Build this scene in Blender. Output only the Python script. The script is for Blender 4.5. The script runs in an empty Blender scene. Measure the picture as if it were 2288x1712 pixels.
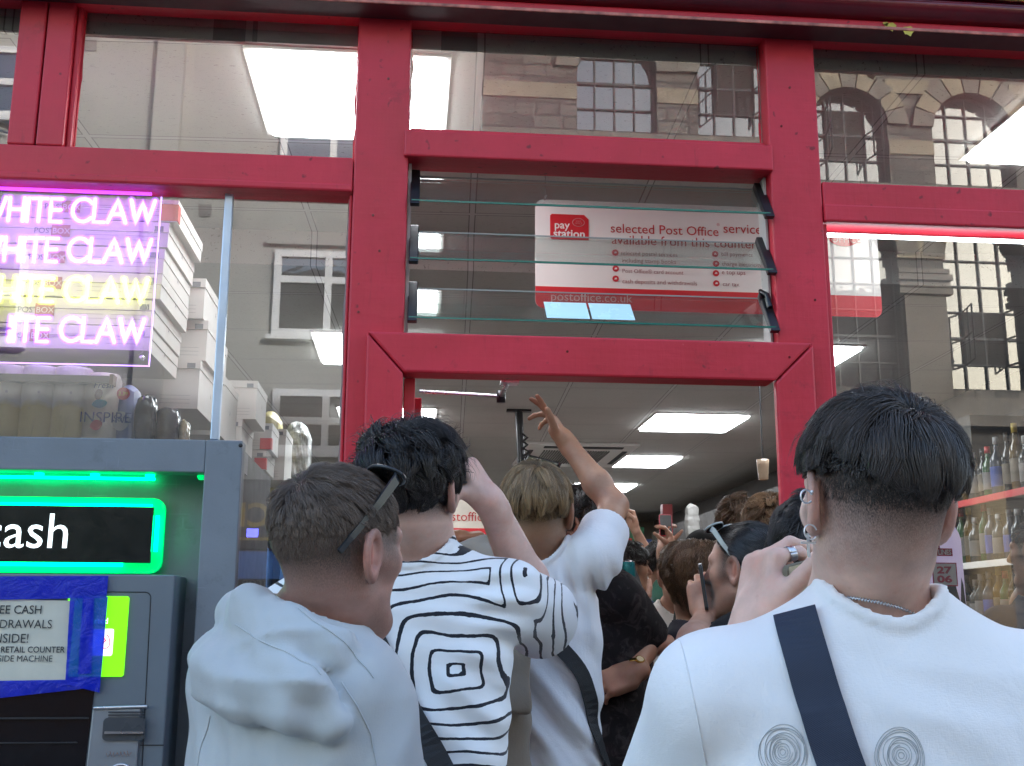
import bpy, bmesh, math, random
import numpy as np
from mathutils import Vector, Matrix
R = math.radians
scn = bpy.context.scene
col = scn.collection
rng = np.random.default_rng(7)
random.seed(7)

# ------------------------------------------------------------------ camera
CAM = np.array([0.0, -2.9, 1.55])
PITCH, YAW, ROLL = R(12.127), R(5.116), R(0.2254)
_f = np.array([math.sin(YAW)*math.cos(PITCH), math.cos(YAW)*math.cos(PITCH), math.sin(PITCH)])
_r = np.array([math.cos(YAW), -math.sin(YAW), 0.0])
_u = np.cross(_r, _f)
_r2 = math.cos(ROLL)*_r + math.sin(ROLL)*_u
_u2 = -math.sin(ROLL)*_r + math.cos(ROLL)*_u
cd = bpy.data.cameras.new('camera')
cam = bpy.data.objects.new('camera', cd)
col.objects.link(cam)
cam.matrix_world = Matrix(((_r2[0], _u2[0], -_f[0], CAM[0]), (_r2[1], _u2[1], -_f[1], CAM[1]),
                           (_r2[2], _u2[2], -_f[2], CAM[2]), (0, 0, 0, 1)))
cd.sensor_width = 36
cd.lens = 36*2498/2288
cd.clip_start = 0.05
cd.clip_end = 500
cd.dof.use_dof = False
cd.dof.focus_distance = 3.0
cd.dof.aperture_fstop = 6.0
scn.camera = cam

# ------------------------------------------------------------------ sky, sun, exposure
SUN_EL, SUN_AZ = R(21), R(36)         # the sun stands behind the shop, so the street side is in shade
w = bpy.data.worlds.new('World'); scn.world = w; w.use_nodes = True
nt = w.node_tree
sky = nt.nodes.new('ShaderNodeTexSky'); sky.sky_type = 'NISHITA'; sky.sun_disc = False
sky.sun_elevation = SUN_EL; sky.sun_rotation = SUN_AZ
sky.air_density = 1.2; sky.dust_density = 2.5
bg = nt.nodes['Background']; bg.inputs['Strength'].default_value = 0.15
nt.links.new(sky.outputs[0], bg.inputs['Color'])
sl = bpy.data.lights.new('sun', 'SUN'); sl.energy = 2.0; sl.angle = R(0.6); sl.color = (1, .97, .93)
so = bpy.data.objects.new('sun', sl); col.objects.link(so)
sdir = Vector((math.sin(SUN_AZ)*math.cos(SUN_EL), math.cos(SUN_AZ)*math.cos(SUN_EL), math.sin(SUN_EL)))
so.rotation_euler = sdir.to_track_quat('Z', 'Y').to_euler()
scn.view_settings.view_transform = 'Standard'
scn.view_settings.look = 'None'
scn.view_settings.exposure = 2.45
scn.view_settings.gamma = 1
scn.view_settings.use_white_balance = True
scn.view_settings.white_balance_temperature = 5950
scn.view_settings.white_balance_tint = 10
scn.cycles.use_denoising = True
scn.cycles.max_bounces = 10
scn.cycles.transparent_max_bounces = 24
scn.cycles.sample_clamp_indirect = 6
scn.cycles.caustics_reflective = False
scn.cycles.caustics_refractive = False

# ------------------------------------------------------------------ photo-to-place helpers (which ray a photo pixel looks along)
def ray(px, py):
    s = 2288/2212
    x = (px*s-1144)/1430; y = (py*s-856)/1430
    xu, yu = x, y
    for _ in range(8):
        q = 1-0.04398*(xu*xu+yu*yu); xu, yu = x/q, y/q
    return _f+_r2*(xu*1430/2549.3)-_u2*(yu*1430/2549.3)
def onX(px, py, X):
    d = ray(px, py); return CAM+d*(X-CAM[0])/d[0]
def onY(px, py, Y=0.0):
    d = ray(px, py); return CAM+d*(Y-CAM[1])/d[1]
def onZ(px, py, Z):
    d = ray(px, py); return CAM+d*(Z-CAM[2])/d[2]
def at(px, py, D):
    return CAM+ray(px, py)*D

# ------------------------------------------------------------------ materials
def lin(c):
    if isinstance(c, str):
        c = [int(c[i:i+2], 16)/255 for i in (0, 2, 4)]
        return tuple((x/12.92 if x <= .04045 else ((x+.055)/1.055)**2.4) for x in c)
    return tuple(c)
class NT:
    def __init__(s, name):
        s.m = bpy.data.materials.new(name); s.m.use_nodes = True
        s.t = s.m.node_tree; s.b = s.t.nodes['Principled BSDF']; s.out = s.t.nodes['Material Output']
    def n(s, typ, **kw):
        nd = s.t.nodes.new('ShaderNode'+typ)
        for k, v in kw.items():
            if k.startswith('i_'):
                key = k[2:]; key = int(key) if key.isdigit() else key.replace('_', ' ')
                s.set(nd.inputs[key], v)
            else: setattr(nd, k, v)
        return nd
    def set(s, sock, v):
        if isinstance(v, bpy.types.NodeSocket): s.t.links.new(v, sock)
        elif isinstance(v, (tuple, list)) and len(v) == 3 and sock.type == 'RGBA': sock.default_value = (*v, 1)
        else: sock.default_value = v
    def math(s, op, a, b=0.0, c=None, clamp=False):
        nd = s.n('Math', operation=op, use_clamp=clamp); s.set(nd.inputs[0], a); s.set(nd.inputs[1], b)
        if c is not None: s.set(nd.inputs[2], c)
        return nd.outputs[0]
    def mix(s, f, a, b, bt='MIX'):
        nd = s.n('Mix', data_type='RGBA', blend_type=bt); s.set(nd.inputs[0], f); s.set(nd.inputs[6], a); s.set(nd.inputs[7], b)
        return nd.outputs[2]
    def coord(s, which='Object', scale=(1, 1, 1), rot=(0, 0, 0), loc=(0, 0, 0)):
        tc = s.n('TexCoord'); mp = s.n('Mapping'); s.set(mp.inputs[0], tc.outputs[which])
        mp.inputs['Scale'].default_value = scale; mp.inputs['Rotation'].default_value = rot; mp.inputs['Location'].default_value = loc
        return mp.outputs[0]
    def noise(s, vec, scale=5, detail=4, rough=.55, out=0, dist=0):
        nd = s.n('TexNoise'); s.set(nd.inputs['Vector'], vec); nd.inputs['Scale'].default_value = scale
        nd.inputs['Detail'].default_value = detail; nd.inputs['Roughness'].default_value = rough; nd.inputs['Distortion'].default_value = dist
        return nd.outputs[out]
    def ramp(s, f, stops):
        nd = s.n('ValToRGB'); e = nd.color_ramp.elements
        while len(e) < len(stops): e.new(.5)
        for el, (p, c) in zip(e, stops):
            el.position = p; el.color = (*c, 1) if len(c) == 3 else c
        s.set(nd.inputs[0], f); return nd.outputs[0]
    def range(s, v, a, b, c=0., d=1.):
        nd = s.n('MapRange'); s.set(nd.inputs[0], v)
        for i, x in enumerate((a, b, c, d)): nd.inputs[i+1].default_value = x
        return nd.outputs[0]
    def bump(s, h, strength=.3, dist=.01):
        nd = s.n('Bump'); nd.inputs['Strength'].default_value = strength; nd.inputs['Distance'].default_value = dist
        s.set(nd.inputs['Height'], h); s.t.links.new(nd.outputs[0], s.b.inputs['Normal'])
    def p(s, **kw):
        for k, v in kw.items(): s.set(s.b.inputs[k.replace('_', ' ')], v)
        return s
MATS = {}
def pbr(name, c, rough=.5, metal=0., var=.12, vs=6., bump=0., bs=40., spec=.5, sheen=0., dirt=0., tr=0.):
    """painted / plastic / cloth surface: colour with mottling, roughness variation, optional grain"""
    if name in MATS: return MATS[name]
    k = NT(name); c = lin(c); v = k.coord()
    n1 = k.noise(v, vs, 5)
    base = k.mix(k.range(n1, .3, .7), tuple(x*(1-var) for x in c), tuple(min(1, x*(1+var)) for x in c))
    if dirt:
        n2 = k.noise(v, vs*2.3, 6, .7)
        base = k.mix(k.range(n2, .58, .75, 0, dirt), base, (.03, .025, .02))
    k.p(Base_Color=base, Metallic=metal, Roughness=k.range(k.noise(v, vs*3, 3), .2, .8, max(.02, rough-.08), min(1, rough+.08)))
    k.set(k.b.inputs['Specular IOR Level'], spec)
    if sheen: k.b.inputs['Sheen Weight'].default_value = sheen
    if tr: k.b.inputs['Transmission Weight'].default_value = tr
    if bump: k.bump(k.noise(v, bs, 4), bump, .004)
    MATS[name] = k.m; return k.m
def emit(name, c, strength):
    if name in MATS: return MATS[name]
    k = NT(name); k.p(Base_Color=lin(c), Emission_Color=lin(c), Emission_Strength=strength, Roughness=.4)
    MATS[name] = k.m; return k.m
def glass(name, tint=(.93, .96, .95), ior=1.52, f0=.0, veil=0., rough=0., gain=1.9):
    """thin window glass: clear sheet with a mirror layer that grows towards grazing angles, and a little dust"""
    if name in MATS: return MATS[name]
    k = NT(name)
    tr = k.n('BsdfTransparent'); tr.inputs[0].default_value = (*tint, 1)
    gl = k.n('BsdfGlossy'); gl.inputs['Roughness'].default_value = rough; gl.inputs[0].default_value = (1, 1, 1, 1)
    fr = k.n('Fresnel'); fr.inputs[0].default_value = ior
    f = k.math('ADD', k.math('MULTIPLY', fr.outputs[0], gain), f0, clamp=True)
    mx = k.n('MixShader'); k.set(mx.inputs[0], f); k.set(mx.inputs[1], tr.outputs[0]); k.set(mx.inputs[2], gl.outputs[0])
    last = mx.outputs[0]
    if veil:
        df = k.n('BsdfDiffuse'); df.inputs[0].default_value = (.8, .8, .78, 1)
        m2 = k.n('MixShader'); nz = k.noise(k.coord(scale=(3, 3, 1.2)), 3, 6, .7)
        k.set(m2.inputs[0], k.range(nz, .35, .75, veil*.5, veil*1.6)); k.set(m2.inputs[1], last); k.set(m2.inputs[2], df.outputs[0]); last = m2.outputs[0]
    k.t.links.new(last, k.out.inputs[0]); MATS[name] = k.m; return k.m

# ------------------------------------------------------------------ mesh building
class MB:
    def __init__(s): s.v = []; s.f = []; s.mi = []; s.sm = []
    def add(s, vs, fs, mi=0, smooth=False):
        o = len(s.v); s.v.extend([tuple(map(float, p)) for p in vs])
        for f in fs: s.f.append(tuple(i+o for i in f)); s.mi.append(mi); s.sm.append(smooth)
        return s
    def box(s, lo, hi, mi=0, M=None):
        x0, y0, z0 = lo; x1, y1, z1 = hi
        vs = [(x0, y0, z0), (x1, y0, z0), (x1, y1, z0), (x0, y1, z0), (x0, y0, z1), (x1, y0, z1), (x1, y1, z1), (x0, y1, z1)]
        if M is not None: vs = [M @ Vector(p) for p in vs]
        return s.add(vs, [(3, 2, 1, 0), (4, 5, 6, 7), (0, 1, 5, 4), (1, 2, 6, 5), (2, 3, 7, 6), (3, 0, 4, 7)], mi)
    def hexa(s, vs, mi=0):
        return s.add(vs, [(3, 2, 1, 0), (4, 5, 6, 7), (0, 1, 5, 4), (1, 2, 6, 5), (2, 3, 7, 6), (3, 0, 4, 7)], mi)
    def prism(s, poly, o, ux, uy, un, d, mi=0):
        """closed polygon (list of 2-D points) in the plane o,ux,uy extruded by d along un"""
        o, ux, uy, un = map(np.array, (o, ux, uy, un)); n = len(poly)
        a = [o+ux*p[0]+uy*p[1] for p in poly]; b = [q+un*d for q in a]
        fs = [tuple(range(n)), tuple(range(2*n-1, n-1, -1))]+[(i, n+i, n+(i+1) % n, (i+1) % n) for i in range(n)]
        return s.add(a+b, fs, mi)
    def tube(s, pts, r, mi=0, n=8, caps=True, smooth=True):
        pts = [np.array(p, float) for p in pts]; m = len(pts)
        rr = r if hasattr(r, '__len__') else [r]*m
        vs = []; up = None
        for i, p in enumerate(pts):
            t = pts[min(i+1, m-1)]-pts[max(i-1, 0)]; t = t/(np.linalg.norm(t)+1e-9)
            if up is None: up = np.array([0, 0, 1.]) if abs(t[2]) < .9 else np.array([1., 0, 0])
            a = np.cross(t, up); a /= np.linalg.norm(a)+1e-9; b = np.cross(a, t); up = b
            for k in range(n):
                q = 2*math.pi*k/n; vs.append(p+(a*math.cos(q)+b*math.sin(q))*rr[i])
        fs = [(i*n+k, i*n+(k+1) % n, (i+1)*n+(k+1) % n, (i+1)*n+k) for i in range(m-1) for k in range(n)]
        s.add(vs, fs, mi, smooth)
        if caps:
            s.add(vs[:n], [tuple(range(n-1, -1, -1))], mi); s.add(vs[-n:], [tuple(range(n))], mi)
        return s
    def lathe(s, prof, c=(0, 0, 0), mi=0, n=16, smooth=True):
        vs = [(c[0]+r*math.cos(2*math.pi*k/n), c[1]+r*math.sin(2*math.pi*k/n), c[2]+z) for r, z in prof for k in range(n)]
        m = len(prof)
        fs = [(i*n+k, i*n+(k+1) % n, (i+1)*n+(k+1) % n, (i+1)*n+k) for i in range(m-1) for k in range(n)]
        return s.add(vs, fs, mi, smooth)
    def sheet(s, grid, mi=0, smooth=True):
        h = len(grid); w_ = len(grid[0])
        return s.add([p for r_ in grid for p in r_], [(i*w_+j, i*w_+j+1, (i+1)*w_+j+1, (i+1)*w_+j) for i in range(h-1) for j in range(w_-1)], mi, smooth)
    def text(s, body, o, ux, uy, w=None, h=None, mi=0, lift=0.0, depth=0.0, shear=0., bold=0., sx=None):
        """lettering: lower-left corner at o, fitted to width w and/or height h (height of the whole line box)"""
        vs, fs = text_mesh(body, shear, bold)
        if not len(vs): return s
        lo = vs.min(0); hi = vs.max(0); ww, hh = hi-lo
        if w and h: ax, ay = w/ww, h/hh
        elif w: ax = ay = w/ww
        else: ax = ay = h/hh
        o, ux, uy = map(np.array, (o, ux, uy)); un = np.cross(ux, uy)
        P = o+np.outer((vs[:, 0]-lo[0])*ax, ux)+np.outer((vs[:, 1]-lo[1])*ay, uy)+un*lift
        s.add(P, fs, mi)
        return s
    def pieces(s):
        par = list(range(len(s.v)))
        def find(i):
            while par[i] != i: par[i] = par[par[i]]; i = par[i]
            return i
        for f in s.f:
            a = find(f[0])
            for i in f[1:]: par[find(i)] = a
        out = {}
        for f, mi, sm in zip(s.f, s.mi, s.sm): out.setdefault(find(f[0]), []).append((f, mi, sm))
        for fs in out.values():
            m = MB(); ren = {}
            for f, mi, sm in fs:
                for i in f:
                    if i not in ren: ren[i] = len(m.v); m.v.append(s.v[i])
                m.f.append(tuple(ren[i] for i in f)); m.mi.append(mi); m.sm.append(sm)
            yield m
    def build(s, name, mats, parent=None, org=None, bevel=0., bseg=2, solid=0.):
        if name in SPLIT and parent is not None:
            o = None
            for m in s.pieces(): o = m._build(name, mats, parent, org, bevel, bseg, solid)
            return o
        return s._build(name, mats, parent, org, bevel, bseg, solid)
    def _build(s, name, mats, parent=None, org=None, bevel=0., bseg=2, solid=0.):
        me = bpy.data.meshes.new(name)
        if parent is not None: org = ORG[parent.name]
        if org is None: org = (0, 0, 0)
        org = np.array(org, float)
        V = np.array(s.v, float).reshape(-1, 3)-org
        me.from_pydata(V.tolist(), [], s.f)
        for m in (mats if isinstance(mats, (list, tuple)) else [mats]): me.materials.append(m)
        me.polygons.foreach_set('material_index', s.mi); me.polygons.foreach_set('use_smooth', s.sm); me.update()
        return link_obj(name, me, parent, org, bevel, bseg, solid)
ORG = {}
SPLIT = {'louvre_channel', 'upright', 'bullet_disc', 'bullet_icon', 'stone_band', 'cornice', 'open_casement', 'air_vent', 'shop_window', 'vent_slot', 'hanging_wire', 'peeled_paint', 'nail_head', 'slot', 'shade_side_wall', 'pilaster', 'cable', 'screen_edge', 'stall_riser', 'end_post', 'lit_edge', 'led_tube', 'seam', 'shelf'}
def link_obj(name, me, parent, org, bevel=0., bseg=2, solid=0.):
    o = bpy.data.objects.new(name, me); col.objects.link(o)
    if parent is not None: o.parent = parent
    else: o.location = tuple(org)
    ORG[o.name] = np.array(org, float)
    if solid:
        m = o.modifiers.new('solid', 'SOLIDIFY'); m.thickness = solid
    if bevel:
        m = o.modifiers.new('bevel', 'BEVEL'); m.width = bevel; m.segments = bseg; m.limit_method = 'ANGLE'; m.angle_limit = R(40)
        m.harden_normals = False
    return o
_TX = {}
def text_mesh(body, shear=0., bold=0.):
    key = (body, shear, bold)
    if key in _TX: return _TX[key]
    cu = bpy.data.curves.new('lettering', 'FONT'); cu.body = body; cu.size = 1; cu.shear = shear; cu.offset = bold; cu.resolution_u = 3
    o = bpy.data.objects.new('lettering', cu); col.objects.link(o)
    me = bpy.data.meshes.new_from_object(o.evaluated_get(bpy.context.evaluated_depsgraph_get()))
    vs = np.array([v.co[:2] for v in me.vertices]).reshape(-1, 2); fs = [tuple(p.vertices) for p in me.polygons]
    bpy.data.objects.remove(o); bpy.data.curves.remove(cu); bpy.data.meshes.remove(me)
    _TX[key] = (vs, fs); return _TX[key]
def tag(o, label=None, cat=None, group=None, kind=None):
    if label: o['label'] = label
    if cat: o['category'] = cat
    if group: o['group'] = group
    if kind: o['kind'] = kind
    return o
def thing(name, label, cat, loc=(0, 0, 0), group=None):
    o = bpy.data.objects.new(name, None); col.objects.link(o); o.location = tuple(map(float, loc)); o.empty_display_size = .1
    ORG[o.name] = np.array(loc, float)
    return tag(o, label, cat, group)
def dup(root, dloc, label=None, group=None, rotz=0., scale=None):
    """copy of a thing with its parts and sub-parts, moved by dloc"""
    def cp(o, par):
        c = o.copy(); col.objects.link(c)
        if par is not None: c.parent = par
        for ch in [x for x in o.children]: cp(ch, c)
        return c
    r_ = cp(root, None)
    r_.location = tuple(Vector(root.location)+Vector(tuple(map(float, dloc))))
    r_.rotation_euler.z += rotz
    if scale: r_.scale = scale
    ORG[r_.name] = np.array(r_.location)
    return tag(r_, label, None, group)
X3, Y3, Z3 = np.eye(3)
def rrect(w_, h_, r, n=4):
    pts = []
    for cx, cy, a0 in ((w_-r, h_-r, 0), (r, h_-r, 90), (r, r, 180), (w_-r, r, 270)):
        for i in range(n+1):
            a = R(a0+90*i/n); pts.append((cx+r*math.cos(a), cy+r*math.sin(a)))
    return pts
# ================================================================== materials of the place
def red_paint():
    k = NT('red_gloss_paint'); v = k.coord()
    n1 = k.noise(v, 3.5, 6, .6); n2 = k.noise(k.coord(scale=(1, 1, .12)), 60, 4); n3 = k.noise(v, 34, 2, .4)
    n5 = k.noise(k.coord(scale=(.1, 1, 1)), 55, 4)
    c = k.mix(k.range(n1, .32, .7), (.46, .013, .026), (.60, .023, .047))
    c = k.mix(k.range(n3, .70, .76, 0, .75), c, (.10, .006, .010))
    c = k.mix(k.range(k.noise(v, 9, 8, .75), .58, .74, 0, .6), c, (.20, .01, .016))
    c = k.mix(k.range(k.noise(k.coord(scale=(6, 6, .7)), 5, 6, .7), .60, .72, 0, .35), c, (.15, .012, .014)); c = k.mix(k.range(k.noise(v, 70, 4, .7), .70, .76, 0, .6), c, (.62, .16, .16))
    c = k.mix(k.range(k.math('ADD', n2, n5), 1.2, 1.45, 0, .25), c, (.6, .05, .07))
    k.p(Base_Color=c, Roughness=k.range(n1, .3, .7, .42, .58)); k.b.inputs['Specular IOR Level'].default_value = .5
    k.bump(k.math('ADD', k.math('MULTIPLY', n2, .5), k.math('ADD', k.math('MULTIPLY', n5, .5), k.math('MULTIPLY', n3, .35))), .38, .004)
    return k.m
M_RED = red_paint()
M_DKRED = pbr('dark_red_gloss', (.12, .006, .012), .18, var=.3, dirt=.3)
M_GLASS = glass('window_glass', (.90, .93, .91), 1.52, .045, veil=.02)
M_LGLASS = glass('louvre_glass', (.88, .93, .91), 1.45, .0, veil=.012, gain=.35)
M_GEDGE = NT('green_glass_edge').p(Base_Color=(.02, .16, .12), Roughness=.15).m
M_BLACK = pbr('black_plastic', (.012, .012, .014), .35, dirt=.0)
M_BLACKM = pbr('matt_black', (.014, .014, .016), .6)
def worn_grey():
    k = NT('atm_grey_powdercoat'); v = k.coord(); n = k.noise(v, 5, 6, .65)
    sc1 = k.noise(k.coord(scale=(2, 2, 90), rot=(0, R(20), 0)), 3, 3, .5); sc2 = k.noise(k.coord(scale=(120, 2, 3), rot=(0, R(-12), 0)), 3, 3, .5)
    c = k.mix(k.range(n, .3, .72), (.155, .180, .205), (.20, .225, .25)); c = k.mix(k.range(k.noise(v, 11, 7, .75), .58, .74, 0, .45), c, (.07, .085, .10))
    c = k.mix(k.math('MULTIPLY', k.math('MAXIMUM', k.range(sc1, .68, .70), k.range(sc2, .70, .72)), k.range(k.noise(v, 6, 2), .5, .6, 0, .5)), c, (.34, .38, .42))
    k.p(Base_Color=c, Roughness=k.range(n, .3, .7, .36, .55)); k.bump(k.noise(v, 220, 3), .08, .004); return k.m
M_GREY = worn_grey()
M_GREY2 = pbr('atm_grey_plastic', (.145, .170, .19), .45, var=.06, bump=.05, bs=150)
M_ALU = pbr('brushed_aluminium', (.42, .5, .6), .35, metal=.6)
M_STEEL = pbr('satin_steel', (.55, .55, .56), .28, metal=.9)
M_WHITE = pbr('white_board', (.72, .70, .66), .55, var=.05)
M_CARD = pbr('white_cardboard', (.58, .56, .53), .7, var=.06, bump=.05, bs=80)
M_INK = pbr('black_ink', (.02, .02, .022), .6)
M_POR = pbr('sign_red_print', (.5, .012, .02), .45, var=.05)
M_WOOD = pbr('brown_wood_edge', (.16, .09, .045), .5, var=.3, vs=14)
def ceiling_tile():
    k = NT('fissured_ceiling_tile'); v = k.coord(rot=(0, 0, R(2.1)))
    sx = k.n('SeparateXYZ'); k.set(sx.inputs[0], v)
    def seam(s, off, per=.655, wd=.010):
        a = k.math('FRACT', k.math('MULTIPLY', k.math('ADD', s, off), 1/per)); a = k.math('MULTIPLY', k.math('ABSOLUTE', k.math('SUBTRACT', a, .5)), per)
        return a
    ax = seam(sx.outputs[0], .16); ay = seam(sx.outputs[1], .30)
    d = k.math('MINIMUM', ax, ay)
    bar = k.math('LESS_THAN', d, .012); gap = k.math('MULTIPLY', k.math('GREATER_THAN', d, .0095), k.math('LESS_THAN', d, .014))
    vs = k.coord(scale=(70, 200, 70)); fis = k.noise(vs, 1.0, 3, .55, dist=1.2); fis2 = k.noise(v, 300, 2)
    spots = k.math('MAXIMUM', k.range(fis, .63, .69), k.range(fis2, .66, .72, 0, .6))
    base = k.mix(k.range(k.noise(v, 1.2, 4), .3, .7), (.43, .42, .385), (.50, .49, .455))
    base = k.mix(k.math('MULTIPLY', spots, k.math('SUBTRACT', 1., bar)), base, (.22, .21, .19))
    base = k.mix(bar, base, (.50, .49, .465)); base = k.mix(gap, base, (.2, .19, .18))
    k.p(Base_Color=base, Roughness=.8); k.b.inputs['Specular IOR Level'].default_value = .2
    k.bump(k.math('SUBTRACT', 1., spots), .35, .003)
    return k.m
M_TILE = ceiling_tile()
M_PANEL = emit('lit_ceiling_panel', (1.0, .99, .96), 3.9)
def plain(name, c, **kw): return pbr(name, c, **kw)

# ================================================================== ground and street
tag(MB().box((-30, -60, -.5), (30, 40, -.14)).build('ground', pbr('earth', (.08, .075, .07), .9)), kind='structure')
tag(MB().box((-30, -10.6, -.135), (30, -4.2, -.11)).build('road', pbr('asphalt', (.05, .05, .053), .85, var=.3, vs=30, bump=.4, bs=220)), kind='structure')
def paving():
    k = NT('paving_slabs'); v = k.coord(); b = k.n('TexBrick'); k.set(b.inputs['Vector'], v)
    b.inputs['Scale'].default_value = 1.6; b.inputs['Color1'].default_value = (.20, .195, .185, 1); b.inputs['Color2'].default_value = (.26, .25, .24, 1)
    b.inputs['Mortar'].default_value = (.07, .07, .065, 1); b.inputs['Mortar Size'].default_value = .012
    k.p(Base_Color=k.mix(k.range(k.noise(v, 9, 6, .7), .4, .8, 0, .5), b.outputs[0], (.11, .105, .1)), Roughness=.8)
    k.bump(k.noise(v, 90, 4), .25, .004); return k.m
M_PAVE = paving()
tag(MB().box((-30, -4.2, -.5), (30, -.02, 0)).build('pavement', M_PAVE), kind='structure')
tag(MB().box((-30, -12.98, -.5), (30, -10.6, 0)).build('pavement', M_PAVE), kind='structure')
tag(MB().box((-.35, -1.15, 0.004), (1.45, -.02, .13)).build('step', pbr('worn_stone_step', (.22, .21, .2), .75, var=.2)), kind='structure')

# ================================================================== buildings across the street (seen mirrored in the panes)
YB = -13.0
def stone_mat():
    k = NT('rubble_stone_wall'); v = k.coord(rot=(R(90), 0, 0)); vd = k.n('VectorMath', operation='ADD')
    nz = k.n('TexNoise'); k.set(nz.inputs['Vector'], v); nz.inputs['Scale'].default_value = 2.5
    sc_ = k.n('VectorMath', operation='SCALE'); k.set(sc_.inputs[0], nz.outputs[1]); sc_.inputs['Scale'].default_value = .10
    k.set(vd.inputs[0], v); k.set(vd.inputs[1], sc_.outputs[0])
    b = k.n('TexBrick'); k.set(b.inputs['Vector'], vd.outputs[0]); b.inputs['Scale'].default_value = 1.25
    b.inputs['Color1'].default_value = (.065, .062, .057, 1); b.inputs['Color2'].default_value = (.165, .15, .128, 1); b.inputs['Mortar'].default_value = (.035, .033, .03, 1)
    b.inputs['Mortar Size'].default_value = .022; b.inputs['Brick Width'].default_value = .6; b.inputs['Row Height'].default_value = .26; b.offset = .4; b.squash = .7; b.squash_frequency = 3
    c = k.mix(k.range(k.noise(v, 6, 6, .7), .35, .75, 0, .6), b.outputs[0], (.08, .075, .065))
    k.p(Base_Color=c, Roughness=.9); k.bump(k.math('ADD', b.outputs[1], k.noise(v, 20, 5)), .5, .02); return k.m
M_STONE = stone_mat()
M_BAND = pbr('pale_dressed_stone', (.25, .215, .15), .85, var=.25, vs=3, dirt=.3)
M_BANDD = pbr('dark_dressed_stone', (.16, .145, .12), .85, var=.25, vs=3, dirt=.4)
M_LEAD = pbr('window_lead_bars', (.03, .03, .03), .6)
def skyglass():
    k = NT('old_window_panes'); v = k.coord()
    k.p(Base_Color=(.18, .20, .22), Roughness=.03, Metallic=.85)
    k.bump(k.noise(v, 1.6, 3), .10, .05); return k.m
M_SKYG = skyglass()
M_UPVC = pbr('white_window_frame', (.72, .72, .70), .35, var=.04)
M_RENDER = pbr('cream_render', (.33, .325, .295), .85, var=.12, vs=1.2, dirt=.10)

def arched_window(b, x0, x1, z0, zt, label_open):
    """arched casement: frame ring, lead bars, pane, surround stones"""
    w_ = x1-x0; r = w_/2; zs = zt-r*.95; cx = (x0+x1)/2
    arc = [(cx+r*math.cos(a), zs+r*.95*math.sin(a)) for a in np.linspace(0, math.pi, 15)]
    wn = MB(); poly = [(x0, z0), (x1, z0)]+arc
    wn.prism(poly, (0, YB-.22, 0), X3, Z3, -Y3, .03)
    win = wn.build('window', M_SKYG, b)
    fr = MB()
    for i in range(14):
        a, c = arc[i], arc[i+1]
        fr.tube([(a[0], YB-.2, a[1]), (c[0], YB-.2, c[1])], .035, n=4, smooth=False)
    for x in (x0, x1): fr.box((x-.03, YB-.23, z0), (x+.03, YB-.16, zs))
    fr.box((x0, YB-.23, z0-.03), (x1, YB-.16, z0+.03))
    n = 4
    for i in range(1, n):
        x = x0+w_*i/n; h = zs+.95*math.sqrt(max(0, r*r-(x-cx)**2)); fr.box((x-.012, YB-.215, z0), (x+.012, YB-.18, h))
    z = z0+.42; kz = 0
    while z < zt-.15:
        hw = r if z < zs else math.sqrt(max(0, r*r-((z-zs)/.95)**2)); wd = .02 if kz == 1 else .011
        fr.box((cx-hw, YB-.216, z-wd), (cx+hw, YB-.178, z+wd)); z += .42; kz += 1
    fr.build('frame', M_LEAD, win)
    if label_open:
        cs = MB(); xa, xb, za, zb = x0+w_*.25, x0+w_*.75, z0+.42, z0+1.26
        for dx, sg in ((xa, -1), (xb, 1)):
            p = lambda u, z: (dx+sg*.24*u*.4, YB-.16+.46*u, z)
            for u in (0, .5, 1): cs.tube([p(u, za), p(u, zb)], .016, n=4, smooth=False)
            for z in (za, (za+zb)/2, zb): cs.tube([p(0, z), p(1, z)], .016, n=4, smooth=False)
        cs.build('open_casement', M_LEAD, win)
        MB().box((xa, YB-.205, za), (xb, YB-.19, zb)).build('dark_opening', pbr('dark_room', (.02, .018, .015), .9), win)
sb = thing('stone_building', 'grey rubble stone building with rows of arched windows, mirrored in the shop panes', 'building', (8, YB, 0))
XW = [(2.38, 3.62), (4.27, 5.52), (6.15, 7.40), (8.14, 9.48), (10.1, 11.4), (12.0, 13.3)]
rows = [(8.38, 9.95), (5.05, 7.75)]
def wall_with_arches():
    m = MB(); x = .94; cols_ = []
    for a, c in XW: cols_.append((x, a)); x = c
    cols_.append((x, 15.0))
    for a, c in cols_: m.box((a, YB-.5, 0), (c, YB, 10.75))
    for a, c in XW:
        r = (c-a)/2; cx = (a+c)/2
        zlist = [(0, rows[1][0])]
        for (z0, zt), ztop in ((rows[1], rows[0][0]), (rows[0], 10.75)):
            zs = zt-r*.95
            # spandrel above the arch
            N = 12
            for i in range(N):
                xa = a+(c-a)*i/N; xb = a+(c-a)*(i+1)/N
                ha = zs+.95*math.sqrt(max(0, r*r-(xa-cx)**2)); hb = zs+.95*math.sqrt(max(0, r*r-(xb-cx)**2))
                m.hexa([(xa, YB-.5, ha), (xb, YB-.5, hb), (xb, YB, hb), (xa, YB, ha), (xa, YB-.5, ztop), (xb, YB-.5, ztop), (xb, YB, ztop), (xa, YB, ztop)])
        m.box((a, YB-.5, 0), (c, YB, rows[1][0]))
    return m
wall_with_arches().build('wall', M_STONE, sb)
tr = MB(); trd = MB(); x = .94
edges = [.94]+[v for p in XW for v in p]+[15.0]
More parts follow.
